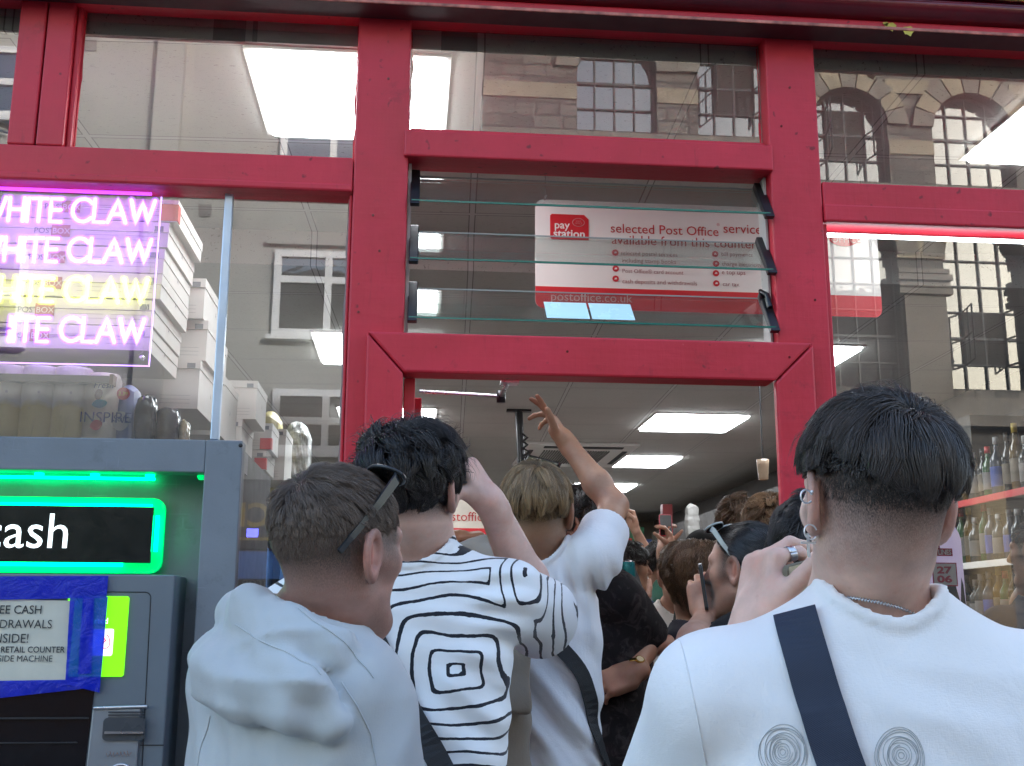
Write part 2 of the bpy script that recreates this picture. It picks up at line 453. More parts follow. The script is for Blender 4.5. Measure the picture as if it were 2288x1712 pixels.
for i in range(0, len(edges), 2):
    a, c = edges[i], edges[i+1]
    for z in (8.86, 9.9): tr.box((a+.003, YB+.002, z), (c-.003, YB+.03, z+.24))
    if c-a < 2.5:
        tr.box((a-.02, YB+.002, 7.1), (c+.02, YB+.05, 7.6)); 
        for j, (zz, o) in enumerate(((6.62, .06), (6.72, .1), (6.84, .06), (6.5, .09))): trd.box((a-o*.6, YB+.003, zz), (c+o*.6, YB+.06+o, zz+.07+.02*(j % 2)))
        trd.box((a+.04, YB+.004, 4.9), (c-.04, YB+.09, 6.49))
trd.box((.94, YB+.003, 8.02), (15, YB+.16, 8.2)); trd.box((.94, YB+.004, 8.205), (15, YB+.10, 8.32)); trd.box((.94, YB+.003, 4.45), (15, YB+.2, 4.88))
for (a, c) in XW:
    for z0, zt in rows:
        r = (c-a)/2; cx = (a+c)/2; zs = zt-r*.95
        for i in range(9):
            t0, t1 = math.pi*i/9, math.pi*(i+1)/9-.03; mm = tr if i % 2 else trd
            pts = [(cx+q*math.cos(t), zs+q*.95*math.sin(t)) for q, t in ((r, t0), (r+.34, t0), (r+.34, t1), (r, t1))]
            mm.prism(pts, (0, YB+.005, 0), X3, Z3, Y3, .06)
tr.build('stone_band', M_BAND, sb); trd.build('cornice', M_BANDD, sb)
for j, (z0, zt) in enumerate(rows):
    for i, (a, c) in enumerate(XW): arched_window(sb, a, c, z0, zt, (i+j) % 3 != 0)
gw = MB()
for i in range(5): gw.box((1.6+2.6*i, YB+.005, .6), (3.6+2.6*i, YB+.03, 3.6))
gw.build('shop_window', pbr('dark_shop_glass', (.015, .017, .02), .08), sb)

cb = thing('cream_building', 'cream rendered building with white framed windows, mirrored in the left panes', 'building', (-4, YB, 0))
MB().box((-14, YB-.5, 3.6), (.94, YB, 10.75)).build('wall', M_RENDER, cb)
MB().box((-14, YB-.5, 0), (.94, YB-.1, 3.6)).build('ground_floor_wall', pbr('brown_brick', (.2, .12, .08), .9, var=.3, vs=20), cb)
m = MB(); m.box((-3.95, YB+.002, 3.6), (-3.55, YB+.14, 10.75)); m.box((-14, YB+.002, 3.5), (.94, YB+.12, 3.75)); m.box((-2.2, YB+.002, 6.98), (-.2, YB+.08, 7.05)); m.build('pilaster', M_RENDER, cb)
def upvc(xa, xb, za, zb, ncol, top=.33):
    pn = MB().box((xa, YB+.004, za), (xb, YB+.02, zb)).build('window', M_SKYG, cb)
    f = MB(); zt = zb-(zb-za)*top
    for i in range(ncol+1):
        x = xa+(xb-xa)*i/ncol; f.box((x-.05, YB+.003, za), (x+.05, YB+.075, zb))
    for z in (za, zt, zb): f.box((xa-.05, YB+.0035, z-.05), (xb+.05, YB+.07, z+.05))
    f.box((xa-.12, YB+.003, za-.12), (xb+.12, YB+.14, za-.055))
    f.build('frame', M_UPVC, pn)
for z0, z1 in ((5.65, 6.84), (8.1, 9.3)): upvc(-2.02, -.55, z0, z1, 2)
upvc(-1.95, -.55, 3.95, 4.76, 2, .5)
upvc(-7.3, -5.75, 8.75, 9.78, 2, .5); upvc(-7.0, -5.6, 5.4, 6.7, 2, .5)
m = MB()
for x, z in ((-5.05, 9.95), (-3.2, 7.35)): m.box((x, YB+.003, z), (x+.17, YB+.02, z+.19))
m.build('air_vent', pbr('vent_grey', (.18, .17, .16), .7), cb)
m = MB(); m.tube([(-7.5, YB+.08, 9.5), (-6.2, YB+.08, 8.7), (-4.8, YB+.08, 8.0)], .02); m.tube([(-7.5, YB+.08, 8.9), (-6, YB+.08, 8.45)], .015); m.build('cable', pbr('blue_cable', (.03, .07, .12), .5), cb)
# mirrored street shop under the cream building
fs = thing('shop_fascia', 'black shop fascia with yellow capital letters across the street, mirrored beside the cash machine', 'shop sign', (-3, YB, 2.4))
p0 = onY(520, 1050, 13); p1 = onY(604, 1185, 13)
MB().box((-9, YB-.099, 2.55), (.5, YB+.05, 3.6)).build('board', pbr('black_fascia', (.018, .02, .024), .4), fs)
a = onY(578, 1090, 13); b_ = onY(520, 1142, 13)
MB().text('CENTRE', (a[0]+.0, YB+.055, b_[2]), -X3, Z3, h=a[2]-b_[2], bold=.02).build('lettering', pbr('yellow_letters', (.55, .38, .02), .5), fs)
MB().box((-9, YB+.052, 2.66), (.5, YB+.056, 2.70)).build('stripe', pbr('yellow_letters', (0, 0, 0)), fs)
an = thing('street_cash_machine', 'blue topped cash machine with white lettering across the street, mirrored in the glass', 'cash machine', (-3, YB, 0))
MB().box((-3.4, YB-.1, 0), (-1.3, YB+.06, 2.1)).build('body', pbr('navy_panel', (.015, .016, .035), .4), an)
MB().hexa([(-3.4, YB+.07, 2.12), (-1.3, YB+.07, 2.12), (-1.3, YB+.45, 2.12), (-3.4, YB+.45, 2.12), (-3.4, YB+.07, 2.5), (-1.3, YB+.07, 2.5), (-1.3, YB+.2, 2.5), (-3.4, YB+.2, 2.5)]).build('canopy', pbr('blue_canopy', (.05, .16, .45), .4), an)
a = onY(572, 1253, 13)
MB().text('free cash', (a[0], YB+.065, a[2]-.12), -X3, Z3, h=.15).text('withdrawals', (a[0], YB+.065, a[2]-.32), -X3, Z3, h=.13).build('lettering', M_WHITE, an)
a = onY(528, 1155, 13)
MB().box((a[0], YB+.06, a[2]-.06), (a[0]+.16, YB+.065, a[2]+.06)).build('lamp', emit('blue_lamp', (.15, .15, 1), 2.5), an)

# ================================================================== the shop's own building: unseen storeys put in to shade the street
ub = thing('shop_shade_building', 'unseen upper storeys over the red shop front, added to shade the street', 'building', (0, 0, 3.5))
MB().box((-14, .02, 3.5), (15, 13.4, 10.8)).build('wall', pbr('shade_building_brick', (.25, .13, .09), .9, var=.3, vs=20), ub)  # unseen block, added to shade the street
MB().box((-14, .02, 0), (-2.72, 13.4, 3.5)).box((3.62, .02, 0), (15, 13.4, 3.5)).build('shade_side_wall', pbr('shade_building_brick', (0, 0, 0)), ub)
tag(MB().box((-2.7, .03, 0), (3.6, 13.2, .17)).build('floor', pbr('grey_vinyl_floor', (.38, .37, .35), .45, var=.15, dirt=.2)), kind='structure')
m = MB(); m.box((-2.7, .035, 3.15), (3.6, 1.6, 3.45)); m.box((-2.7, 1.602, 3.0), (3.6, 13.2, 3.44))
tag(m.build('ceiling', M_TILE), kind='structure')
m = MB(); m.box((-2.71, .03, 0), (-2.6, 13.2, 3.14)); tag(m.build('wall', pbr('cream_shop_wall', (.55, .52, .46), .8)), kind='structure')
m = MB(); m.box((3.5, .03, 0), (3.61, 13.2, 3.14)); tag(m.build('wall', pbr('dark_shop_wall', (.11, .10, .09), .8)), kind='structure')
m = MB(); m.box((-2.7, 13.1, 0), (3.6, 13.38, 3.14)); tag(m.build('wall', pbr('tan_shop_wall', (.20, .165, .12), .8)), kind='structure')

# ceiling lights
def ceiling_light(x0, x1, y0, y1, z, label, group='square lit panels in the ceiling'):
    t = thing('ceiling_light', label, 'ceiling light', ((x0+x1)/2, (y0+y1)/2, z), group)
    MB().prism(rrect(x1-x0, y1-y0, .025), (x0, y0, z-.018), X3, Y3, Z3, .020).build('diffuser', M_PANEL, t)
    f = MB(); e = .016
    f.box((x0-e, y0-e, z-.006), (x1+e, y0-.001, z+.002)); f.box((x0-e, y1+.001, z-.006), (x1+e, y1+e, z+.002)); f.box((x0-e, y0-.001, z-.006), (x0-.001, y1+.001, z+.002)); f.box((x1+.001, y0-.001, z-.006), (x1+e, y1+.001, z+.002))
    f.build('frame', M_WHITE, t); return t
ceiling_light(-.49, .07, .07, .62, 3.148, 'large lit ceiling panel just inside the glass, cut by the left door post')
ceiling_light(1.90, 2.46, .07, .60, 3.148, 'lit ceiling panel at the top right corner of the right window')
for i, (y, la, lb) in enumerate(((2.68, 'lit ceiling panel seen between the left window and the lowest louvre', 'lit ceiling panel behind the right door post, above the door head'),
        (4.70, 'lit ceiling panel behind the dark messy hair of the man in the patterned shirt', 'nearest and largest lit ceiling panel seen through the doorway'),
        (6.70, None, 'second lit ceiling panel through the doorway, right of the raised forearm'),
        (8.70, 'lit ceiling panel just left of the blond head', 'third lit ceiling panel through the doorway, meeting the raised elbow'),
        (10.70, None, 'farthest lit ceiling panel, crossed by the raised upper arm'))):
    if la: ceiling_light(-.515, .147, y, y+.66, 2.998, la)
    ceiling_light(1.71, 2.37, y, y+.66, 2.998, lb)

# ================================================================== red shop front
sf = thing('shopfront', 'red painted wooden shop front with transoms, louvres and an open doorway', 'shop front', (.4, 0, 0))
def mem(name, boxes, bev=.005, mat=None):
    m = MB()
    for lo, hi in boxes: m.box(lo, hi)
    return m.build(name, mat or M_RED, sf, bevel=bev)
mem('post', [((-.176, -.035, .13), (-.030, .075, 3.30))])
mem('post', [((.982, -.035, .13), (1.128, .028, 3.30))])
mem('rail', [((-.042, -.048, 2.790), (.988, .06, 2.866))])
mem('rail', [((-.026, -.018, 2.868), (.976, .03, 2.886))], .004)
mem('rail', [((-1.9, -.036, 2.690), (-.178, .07, 2.784))])
mem('rail', [((-1.9, -.042, 2.683), (-.178, -.02, 2.706))], .006)
mem('rail', [((1.130, -.036, 2.655), (3.5, .07, 2.768))])
mem('rail', [((1.130, -.043, 2.648), (3.5, -.02, 2.70))], .006)
mem('mullion', [((-1.016, -.03, 2.786), (-.945, .06, 3.30))]); mem('mullion', [((-1.09, -.03, 2.786), (-1.020, .06, 3.30))])
mem('mullion', [((-.944, -.012, 2.786), (-.930, .03, 3.22))], .004)
# lower window stiles and sills
mem('stile', [((-.186, -.022, .5), (-.1775, .05, 2.682))], .003); mem('stile', [((1.1295, -.022, .5), (1.142, .05, 2.647))], .003)
mem('stall_riser', [((-1.9, -.03, 0), (-.178, .08, .5)), ((1.130, -.03, 0), (3.5, .08, .5))])
mem('end_post', [((3.5, -.035, 0), (3.62, .08, 3.3)), ((-2.72, -.035, 0), (-1.9, .08, 3.3))])
# door frame with mitred corners
def mitre(poly, y0, y1):
    return MB().prism(poly, (0, y0, 0), X3, Z3, Y3, y1-y0).build('door_frame', M_RED, sf, bevel=.006)
mitre([(-.124, 2.292), (-.027, 2.185), (.960, 2.185), (1.068, 2.292)], -.062, .02)
mitre([(-.126, 2.290), (-.126, .13), (-.029, .13), (-.029, 2.183)], -.0605, .055)
mitre([(1.070, 2.290), (.962, 2.183), (.962, .13), (1.070, .13)], -.0605, -.034)
mem('door_reveal', [((-.027, .0, .17), (.003, .14, 2.183))], .003)
mem('top_beam', [((-.178, -.028, 3.212), (1.13, .07, 3.3)), ((-1.9, -.02, 3.232), (-.1785, .07, 3.3)), ((1.1305, -.02, 3.232), (3.5, .07, 3.3))], .004, M_DKRED)  # darker red puts the shade below the fascia into the beam's colour
mem('added_soffit_sheet', [((-2.7, -.1165, 3.1985), (3.62, -.040, 3.2028))], 0, pbr('shaded_grimy_soffit', (.05, .006, .009), .6, var=.4, dirt=.5))  # added dark sheet: grime plus the soffit's shade, put into its colour
# fascia over the posts
mem('fascia', [((-2.7, -.117, 3.203), (3.62, .02, 3.228))], .006)
mem('fascia_lip', [((-2.7, -.122, 3.198), (3.62, -.1175, 3.208))], .002, pbr('scuffed_red_edge', (.45, .16, .12), .5, var=.5, vs=30))
g = []
for j in range(13):
    a = R(-90+j*15); g.append([(x, -.10-.045*math.cos(a)-.025*j/12, 3.259+.032*math.sin(a)) for x in np.linspace(-2.7, 3.62, 40)])
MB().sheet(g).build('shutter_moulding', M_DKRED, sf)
mem('sign_board', [((-2.7, -.160, 3.296), (3.62, .0, 4.1))], .004, pbr('pink_red_sign', (.42, .03, .07), .4))
gg = [[(x, -.172-.005*math.sin(x*7), 3.280+.007*j+.003*math.sin(x*9+j)) for x in np.linspace(1.0, 3.62, 60)] for j in range(3)]
MB().sheet(gg).build('trim', pbr('brass_trim', (.55, .42, .12), .22, metal=1.0, var=.3), sf, solid=.006)
# peeled paint flakes on the fascia
m = MB()
for px, py, s_ in ((1915, 66, .016), (1952, 76, .018), (1905, 60, .008)):
    c = onY(px, py, -.1185)
    m.add([(c[0]+s_*math.cos(a)*(1+.3*math.sin(3*a)), -.1195, c[2]+s_*.8*math.sin(a)*(1+.25*math.cos(5*a))) for a in np.linspace(0, 6.1, 12)], [tuple(range(12))])
m.build('peeled_paint', pbr('yellow_undercoat', (.5, .42, .06), .6), sf)
m = MB()
for px, py, s_ in ((520, 3, .02), (1420, 52, .012), (1760, 85, .01)):
    pass
for x, z in ((-.09, 3.02), (.02, 2.83), (-.12, 2.62), (-.10, 2.52), (1.05, 3.05), (1.02, 2.93), (1.09, 2.42), (-.15, 2.35), (.4, 2.25), (1.0, 2.25)):
    m.tube([(x, -.0355 if z > 2.3 else -.063, z), (x, -.037 if z > 2.3 else -.0645, z)], .0035, n=8)
m.build('nail_head', M_DKRED, sf)

def pane(name, x0, x1, z0, z1, y=.01, tilt=0., mat=None, th=.004):
    m = MB(); dz = (z1-z0)*math.sin(tilt)
    m.hexa([(x0, y, z0), (x1, y, z0), (x1, y+th, z0), (x0, y+th, z0), (x0, y+dz, z1), (x1, y+dz, z1), (x1, y+dz+th, z1), (x0, y+dz+th, z1)])
    return m.build(name, mat or M_GLASS, sf)
def single(name, x0, x1, z0, z1, y=.01, tilt=0., rx=0.):
    """one sheet of glass"""
    dz = (z1-z0)*math.sin(tilt); dx = rx
    m = MB(); m.add([(x0, y, z0), (x1, y+dx, z0), (x1, y+dz+dx, z1), (x0, y+dz, z1)], [(0, 1, 2, 3)])
    return m.build(name, M_GLASS, sf)
single('glass_pane', -.932, -.1765, 2.783, 3.236); single('glass_pane', -1.9, -1.09, 2.783, 3.236, tilt=-.003)
single('glass_pane', -.031, .981, 2.884, 3.216, tilt=-.0205)
single('glass_pane', 1.127, 3.5, 2.766, 3.236, tilt=.001)
single('glass_pane', -.512, -.177, .5, 2.69); single('glass_pane', -1.9, -.512, 2.0, 2.69, tilt=-.001)
single('glass_pane', 1.127, 3.5, .5, 2.66)
# ragged paint and putty round the panes
def ragged(x0, z0, x1, z1, wd, mat, seed, y=.0085):
    r_ = np.random.default_rng(seed); n = int(40*math.hypot(x1-x0, z1-z0))+6; a = np.array([x0, z0]); b = np.array([x1, z1])
    t = (b-a)/np.linalg.norm(b-a); nn = np.array([-t[1], t[0]]); g0, g1 = [], []
    off = np.convolve(r_.random(n+6), np.ones(3)/3, 'same')[3:n+3]
    for i in range(n):
        p = a+(b-a)*i/(n-1); q = p+nn*wd*(.25+1.2*max(0, off[i]-.25)); g0.append((p[0], y, p[1])); g1.append((q[0], y, q[1]))
    MB().sheet([g0, g1], smooth=False).build('putty', mat, sf)
M_PUTTY = pbr('old_putty', (.30, .28, .26), .7); 
ragged(-.177, 2.784, -.93, 2.784, -.011, M_RED, 1); ragged(-.1765, 3.22, -.1765, 2.785, -.009, M_RED, 2); ragged(-.931, 2.785, -.931, 3.22, -.010, M_RED, 3)
ragged(-.18, 2.786, -.45, 2.786, -.006, M_PUTTY, 4); ragged(-.03, 2.887, -.03, 3.19, -.009, M_RED, 5); ragged(.977, 2.888, -.028, 2.888, -.008, M_RED, 6)
ragged(.975, 3.192, .975, 2.888, -.008, M_RED, 7); ragged(1.129, 2.77, 1.129, 3.22, -.008, M_RED, 8); ragged(2.8, 2.769, 1.13, 2.769, -.007, M_RED, 9)
ragged(1.1425, .8, 1.1425, 2.645, -.006, M_PUTTY, 10); ragged(-.187, 2.68, -.187, .9, -.009, M_PUTTY, 11)
# aluminium joint of the left window
mem('glazing_bar', [((-.520, .0, 2.008), (-.498, .02, 2.682))], .003, M_ALU)
# louvre window
lv = MB(); lv.box((-.028, .0, 2.294), (-.020, .06, 2.788)); lv.box((.973, .0, 2.294), (.979, .06, 2.788))
lvo = bpy.data.objects.new('louvre_window', None); col.objects.link(lvo); lvo.parent = sf; ORG[lvo.name] = ORG[sf.name]
lv.build('louvre_channel', pbr('louvre_channel', (.45, .43, .4), .5, dirt=.5), lvo)
for i, z in enumerate((2.663, 2.500, 2.337)):
    th = .006; y0, y1, z1 = -.052, .048, z+.108
    MB().hexa([(-.018, y0, z), (.971, y0, z), (.971, y0+.004, z-.004), (-.018, y0+.004, z-.004), (-.018, y1, z1), (.971, y1, z1), (.971, y1+.004, z1-.004), (-.018, y1+.004, z1-.004)]).build('louvre_blade', [M_LGLASS], lvo)
    MB().hexa([(-.018, y0-.0015, z-.0045), (.971, y0-.0015, z-.0045), (.971, y0+.003, z-.0045), (-.018, y0+.003, z-.0045), (-.018, y0-.0015, z+.0005), (.971, y0-.0015, z+.0005), (.971, y0+.0005, z+.0005), (-.018, y0+.0005, z+.0005)]).build('blade_edge', M_GEDGE, lvo)
    MB().box((-.018, y1-.001, z1-.002), (.971, y1+.001, z1+.002)).build('blade_edge', pbr('pale_glass_edge', (.35, .38, .37), .2), lvo)
    for x0, x1 in ((-.022, .004), (.956, .982)):
        e = .008
        MB().hexa([(x0, y0-e, z-.012), (x1, y0-e, z-.012), (x1, y0+.012, z-.016), (x0, y0+.012, z-.016), (x0, y1-.012, z1+.016), (x1, y1-.012, z1+.016), (x1, y1+e, z1+.004), (x0, y1+e, z1+.004)]).build('louvre_clip', M_BLACK, lvo, bevel=.003)
MB().tube([(.962, .03, 2.43), (.955, .012, 2.455), (.966, -.004, 2.44), (.968, -.02, 2.40)], .008).build('louvre_lever', M_BLACK, lvo)
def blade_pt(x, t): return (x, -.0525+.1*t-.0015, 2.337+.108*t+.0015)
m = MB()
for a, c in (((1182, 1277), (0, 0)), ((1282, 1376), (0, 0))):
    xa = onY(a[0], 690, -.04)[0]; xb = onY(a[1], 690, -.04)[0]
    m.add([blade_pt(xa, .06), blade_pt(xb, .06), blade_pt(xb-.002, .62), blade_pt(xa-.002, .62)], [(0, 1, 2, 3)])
m.build('painted_reflection', pbr('pale_blue_reflection', (.62, .86, .88), .25, var=.03), lvo)  # pale patches painted for a bright reflection in the lowest blade

# open door leaf with its closer
dl = thing('door_leaf', 'red shop door standing open into the shop behind the dark-haired man', 'door', (.01, .08, .17))
m = MB(); m.box((-.018, .145, .18), (.022, .24, 2.16)); m.box((-.018, .86, .18), (.022, .95, 2.16)); m.box((-.018, .242, 2.06), (.022, .858, 2.16)); m.box((-.018, .242, .18), (.022, .858, .6)); m.build('leaf_frame', M_RED, dl, bevel=.004)
m = MB(); m.add([(.002, .24, .6), (.002, .86, .6), (.002, .86, 2.06), (.002, .24, 2.06)], [(0, 1, 2, 3)]); m.build('glass_pane', M_GLASS, dl)
dc = thing('door_closer', 'bare metal door closer arm under the door head', 'door closer', tuple(onY(1085, 856, .22)))
a, b_, c_ = onY(903, 846, .40), onY(1082, 857, .22), onY(1097, 826, .12)
MB().tube([a, b_], .006, n=6).tube([b_, c_], .0075, n=6).build('arm', M_STEEL, dc)
MB().lathe([(0, -.018), (.013, -.018), (.013, .016), (0, .016)], b_, n=10).build('joint', M_BLACK, dc)
MB().box(c_-np.array([.02, .02, .004]), c_+np.array([.03, .03, .02])).build('bracket', M_STEEL, dc)
# ================================================================== neon sign
YN = .055
ns = thing('neon_sign', 'clear acrylic neon sign with four rows of glowing WHITE CLAW lettering', 'neon sign', onY(160, 780, YN))
a = onY(343, 425, YN); b_ = onY(314, 787, YN); xr = (a[0]+b_[0])/2
m = MB(); m.box((-1.75, YN+.012, b_[2]), (xr, YN+.016, 2.70))
k = NT('acrylic_sheet'); tb = k.n('BsdfTransparent'); df = k.n('BsdfTranslucent'); df.inputs[0].default_value = (.9, .85, 1, 1); d2 = k.n('BsdfDiffuse'); d2.inputs[0].default_value = (.9, .86, 1, 1)
mx = k.n('MixShader'); mx.inputs[0].default_value = .012; k.set(mx.inputs[1], tb.outputs[0]); k.set(mx.inputs[2], d2.outputs[0]); k.t.links.new(mx.outputs[0], k.out.inputs[0])
m.build('acrylic_panel', k.m, ns)
m = MB(); m.box((xr, YN+.0115, b_[2]), (xr+.003, YN+.0165, 2.69)); m.box((-1.75, YN+.0115, b_[2]-.003), (xr+.003, YN+.0165, b_[2])); m.build('lit_edge', emit('purple_lit_edge', (.55, .25, 1), .55), ns)
c = onY(302, 772, YN); m = MB(); m.lathe([(.0, 0), (.008, 0), (.008, .004), (.0, .004)], (0, 0, 0), n=12)
m.v = [(c[0]+p[0], YN+.008-p[2], c[2]+p[1]) for p in m.v]; m.build('standoff', M_STEEL, ns)
def strokes(ch):
    A = lambda c, r, a0, a1, n=14: [(c[0]+r*math.cos(R(a)), c[1]+r*math.sin(R(a))) for a in np.linspace(a0, a1, n)]
    return {'W': (1.12, [[(0, 1), (.28, 0), (.56, .95), (.84, 0), (1.12, 1)]]), 'H': (.66, [[(0, 0), (0, 1)], [(.66, 0), (.66, 1)], [(0, .5), (.66, .5)]]),
            'I': (0., [[(0, 0), (0, 1)]]), 'T': (.66, [[(0, 1), (.66, 1)], [(.33, 1), (.33, 0)]]),
            'E': (.50, [[(.5, 1), (0, 1), (0, 0), (.5, 0)], [(0, .52), (.46, .52)]]), 'C': (.82, [A((.5, .5), .5, 42, 318)]),
            'L': (.46, [[(0, 1), (0, 0), (.46, 0)]]), 'A': (.84, [[(0, 0), (.42, 1), (.84, 0)], [(.16, .36), (.68, .36)]])}[ch]
def word(wd, x_right, zb, h, y, slope, xs=.86):
    """rounded tube strokes of one word, ending at x_right"""
    gap = .20; tot = (sum(strokes(c)[0] for c in wd)+gap*(len(wd)-1))*xs; x = x_right/h-tot; out = []
    for c in wd:
        wid, ss = strokes(c); wid *= xs
        out.append([[((x+p[0]*xs)*h, y, zb+p[1]*h+slope*((x+p[0]*xs)*h-x_right)) for p in s] for s in ss]); x += wid+gap*xs
    return out, (x_right-tot*h)
def softtube(m, pts, r):
    P = [np.array(pts[0])]
    for p, q in zip(pts[:-1], pts[1:]):
        p, q = np.array(p), np.array(q); n = max(1, int(np.linalg.norm(q-p)/.02))
        P += [p+(q-p)*i/n for i in range(1, n+1)]
    d0 = P[1]-P[0]; d0 /= np.linalg.norm(d0); d1 = P[-1]-P[-2]; d1 /= np.linalg.norm(d1)
    PP = [P[0]-d0*r*.9, P[0]-d0*r*.6]+P+[P[-1]+d1*r*.6, P[-1]+d1*r*.9]; rr = [r*.4, r*.8]+[r]*len(P)+[r*.8, r*.4]
    m.tube(PP, rr, n=8)
M_NP = emit('violet_neon', (.95, .62, 1.0), .28); M_NY = emit('yellow_neon', (1.0, 1.0, .40), .30); 
def jacket(name, c, st):  # see-through glowing shell that stands in for the halo round the tubes
    k = NT(name); tb = k.n('BsdfTransparent'); em = k.n('Emission'); em.inputs[0].default_value = (*c, 1); em.inputs[1].default_value = st
    mx = k.n('AddShader'); k.set(mx.inputs[0], tb.outputs[0]); k.set(mx.inputs[1], em.outputs[0]); k.t.links.new(mx.outputs[0], k.out.inputs[0]); return k.m
M_JP = jacket('violet_glow_halo', (.36, .06, 1), .10); M_JY = jacket('yellow_glow_halo', (.9, 1, .05), .10)
M_NOFF = pbr('unlit_neon_tube', (.75, .72, .76), .35)
rows_ = [((329, 482), (159, 480), 49, M_NP, 'CLAW', 136), ((320, 567), (150, 565), 49.5, M_NP, 'CLAW', 126), ((312, 654), (140, 651), 50, M_NY, 'CLAW', 116), ((304, 741), (131, 737), 51, M_NP, 'CLAW', 106)]
for i, (pr, pl, hpx, mt, wd, xe) in enumerate(rows_):
    m = MB(); off = MB(); jk = MB()
    e = onY(*pr, YN); s0 = onY(*pl, YN); top = onY(pr[0], pr[1]-hpx, YN); h = top[2]-e[2]; sl_ = (e[2]-s0[2])/(e[0]-s0[0])
    L, xl = word('CLAW', e[0], s0[2]+(e[0]-s0[0])*sl_, h, YN, sl_)
    for let in L:
        for s in let: softtube(m, s, .0052); softtube(jk, s, .0080); softtube(jk, s, .0105)
    ee = onY(xe, pl[1], YN)
    L, xl = word('WHITE', ee[0], ee[2]-.002, h, YN, sl_)
    for j, let in enumerate(L):
        for q, s in enumerate(let):
            if i == 3 and (j == 0 or (j == 1 and q != 1)): softtube(off, s, .0062)
            else: softtube(m, s, .0052); softtube(jk, s, .0080); softtube(jk, s, .0105)
    rw = m.build('neon_row', mt, ns)
    jk.build('glow_halo', M_JY if mt is M_NY else M_JP, rw)
    if off.v: off.build('unlit_tube', M_NOFF, ns)
    pts = [(e[0]-.004, YN, e[2]+.01), (e[0]+.004, YN+.004, e[2]-.012), (e[0]+.001, YN+.004, e[2]-.024), (e[0]-.008, YN, e[2]-.032)]
    MB().tube(pts, .0009, n=5).tube([(ee[0], YN, ee[2]+.004), (ee[0]+.012, YN+.004, ee[2]+.014), (s0[0], YN, s0[2]+.012)], .0009, n=5).build('thin_wire', M_CARD, ns)
t = MB().tube([(-1.85, .03, 2.684), (-.72, .03, 2.683)], .0045, n=6).build('light_strip', emit('purple_strip', (.32, .05, 1), .7), None, (-1.2, .03, 2.684)); tag(t, 'thin purple light strip along the top of the left window', 'light strip')
t = MB().tube([(1.146, .03, 2.634), (3.2, .03, 2.634)], .0060, n=6).build('light_strip', emit('white_strip', (.95, .98, 1), 2.5), None, tuple(onY(2000, 500, .035))); tag(t, 'bright white light strip along the top of the right window', 'light strip')

# ================================================================== cash machine in its grey surround
am = thing('cash_machine', 'grey wall cash machine with green lit sign, taped notice and card slot', 'cash machine', (-1.0, 0, 0))
s = MB()
s.box((-.527, -.012, 0), (-.435, .05, 2.006)); s.box((-1.9, -.012, 1.922), (-.5272, .05, 2.006)); s.box((-1.9, -.012, 0), (-1.70, .05, 1.9218))
s.build('surround', M_GREY, am, bevel=.003)
s = MB(); s.box((-1.70, .10, 0), (-.527, .105, 1.95)); s.box((-1.9, .0505, 1.93), (-.436, .1065, 1.9845)); s.box((-.526, .0505, 0), (-.50, .1065, 1.929)); s.build('recess_back', M_GREY, am)
s = MB(); s.box((-1.9, .052, .0), (-.44, .70, 1.985)); 
s = MB(); s.box((-1.9, .107, 0), (-.4985, .62, 1.985)).box((-.498, .052, 0), (-.438, .62, 1.988)).build('cabinet', pbr('dark_cabinet', (.05, .052, .055), .5), am)
c = onY(513, 964, -.0125); s = MB(); s.lathe([(0, 0), (.0055, 0), (.0055, .002), (0, .002)], n=10); s.v = [(c[0]+p[0], -.012-p[2], c[2]+p[1]) for p in s.v]; s.build('rivet', M_BLACK, am)
# green back-lit sign
ya = .085; P = lambda x, y, yy=ya: onY(x, y, yy)
x1 = P(353, 1150)[0]; z1 = P(100, 1073)[2]; z0 = P(200, 1237)[2]
M_GRN = NT('green_glow_acrylic').p(Base_Color=(.08, .75, .25), Roughness=.35, Emission_Color=(0, 1, .18), Emission_Strength=.13).m
s = MB().prism(rrect(x1+1.66, z1-z0, .03), (-1.66, ya, z0), X3, Z3, -Y3, .012).build('lightbox', M_GRN, am)
yb = .035; xk = onY(326, 1150, yb)[0]; zk1 = onY(160, 1092, yb)[2]; zk0 = onY(160, 1213, yb)[2]
s = MB().box((-1.62, yb, zk0), (xk, yb+.012, zk1)).build('sign_panel', pbr('gloss_black_sign', (.01, .014, .012), .2), am, bevel=.002)
bl = onY(40, 1180, yb-.002); tr_ = onY(154, 1108, yb-.002)
vs_, _ = text_mesh('free cash'); vc, _ = text_mesh('h'); 
hh = tr_[2]-bl[2]; tw = hh*(vs_[:, 0].max()-vs_[:, 0].min())/(vs_[:, 1].max()-vs_[:, 1].min())
MB().text('free cash', (tr_[0]-tw, yb-.002, bl[2]), X3, Z3, h=hh).build('lettering', emit('backlit_letters', (.92, 1, .95), .35), am)
M_GLED = emit('green_led', (.02, 1, .22), 2.6)
s = MB(); s.tube([(-1.6, .060, zk1+.004), (xk-.01, .060, zk1+.004)], .005, n=6); s.tube([(xk+.006, .060, zk1-.02), (xk+.006, .060, zk0+.03)], .005, n=6); s.tube([(-1.6, .060, zk0-.004), (onY(265, 1220, .06)[0], .060, zk0-.004)], .005, n=6)
s.build('led_tube', M_GLED, am)
for i, x in enumerate((-30, 90, 205, 320, 430)):
    c = onY(x, 1036, .05); cz = 1.922
    sd = MB().lathe([(.0, -.012), (.008, -.011), (.012, -.004), (.012, 0), (0, 0)], (c[0], .05, cz), n=12).build('led_nub', emit('green_led_dim' if i < 4 else 'green_led_off', (.02, 1, .2), 1.6 if i < 4 else .15), am)
MB().tube([(-1.69, .085, 1.915), (onY(330, 1036, .08)[0], .085, 1.915)], .004, n=6).build('led_tube', M_GLED, am)
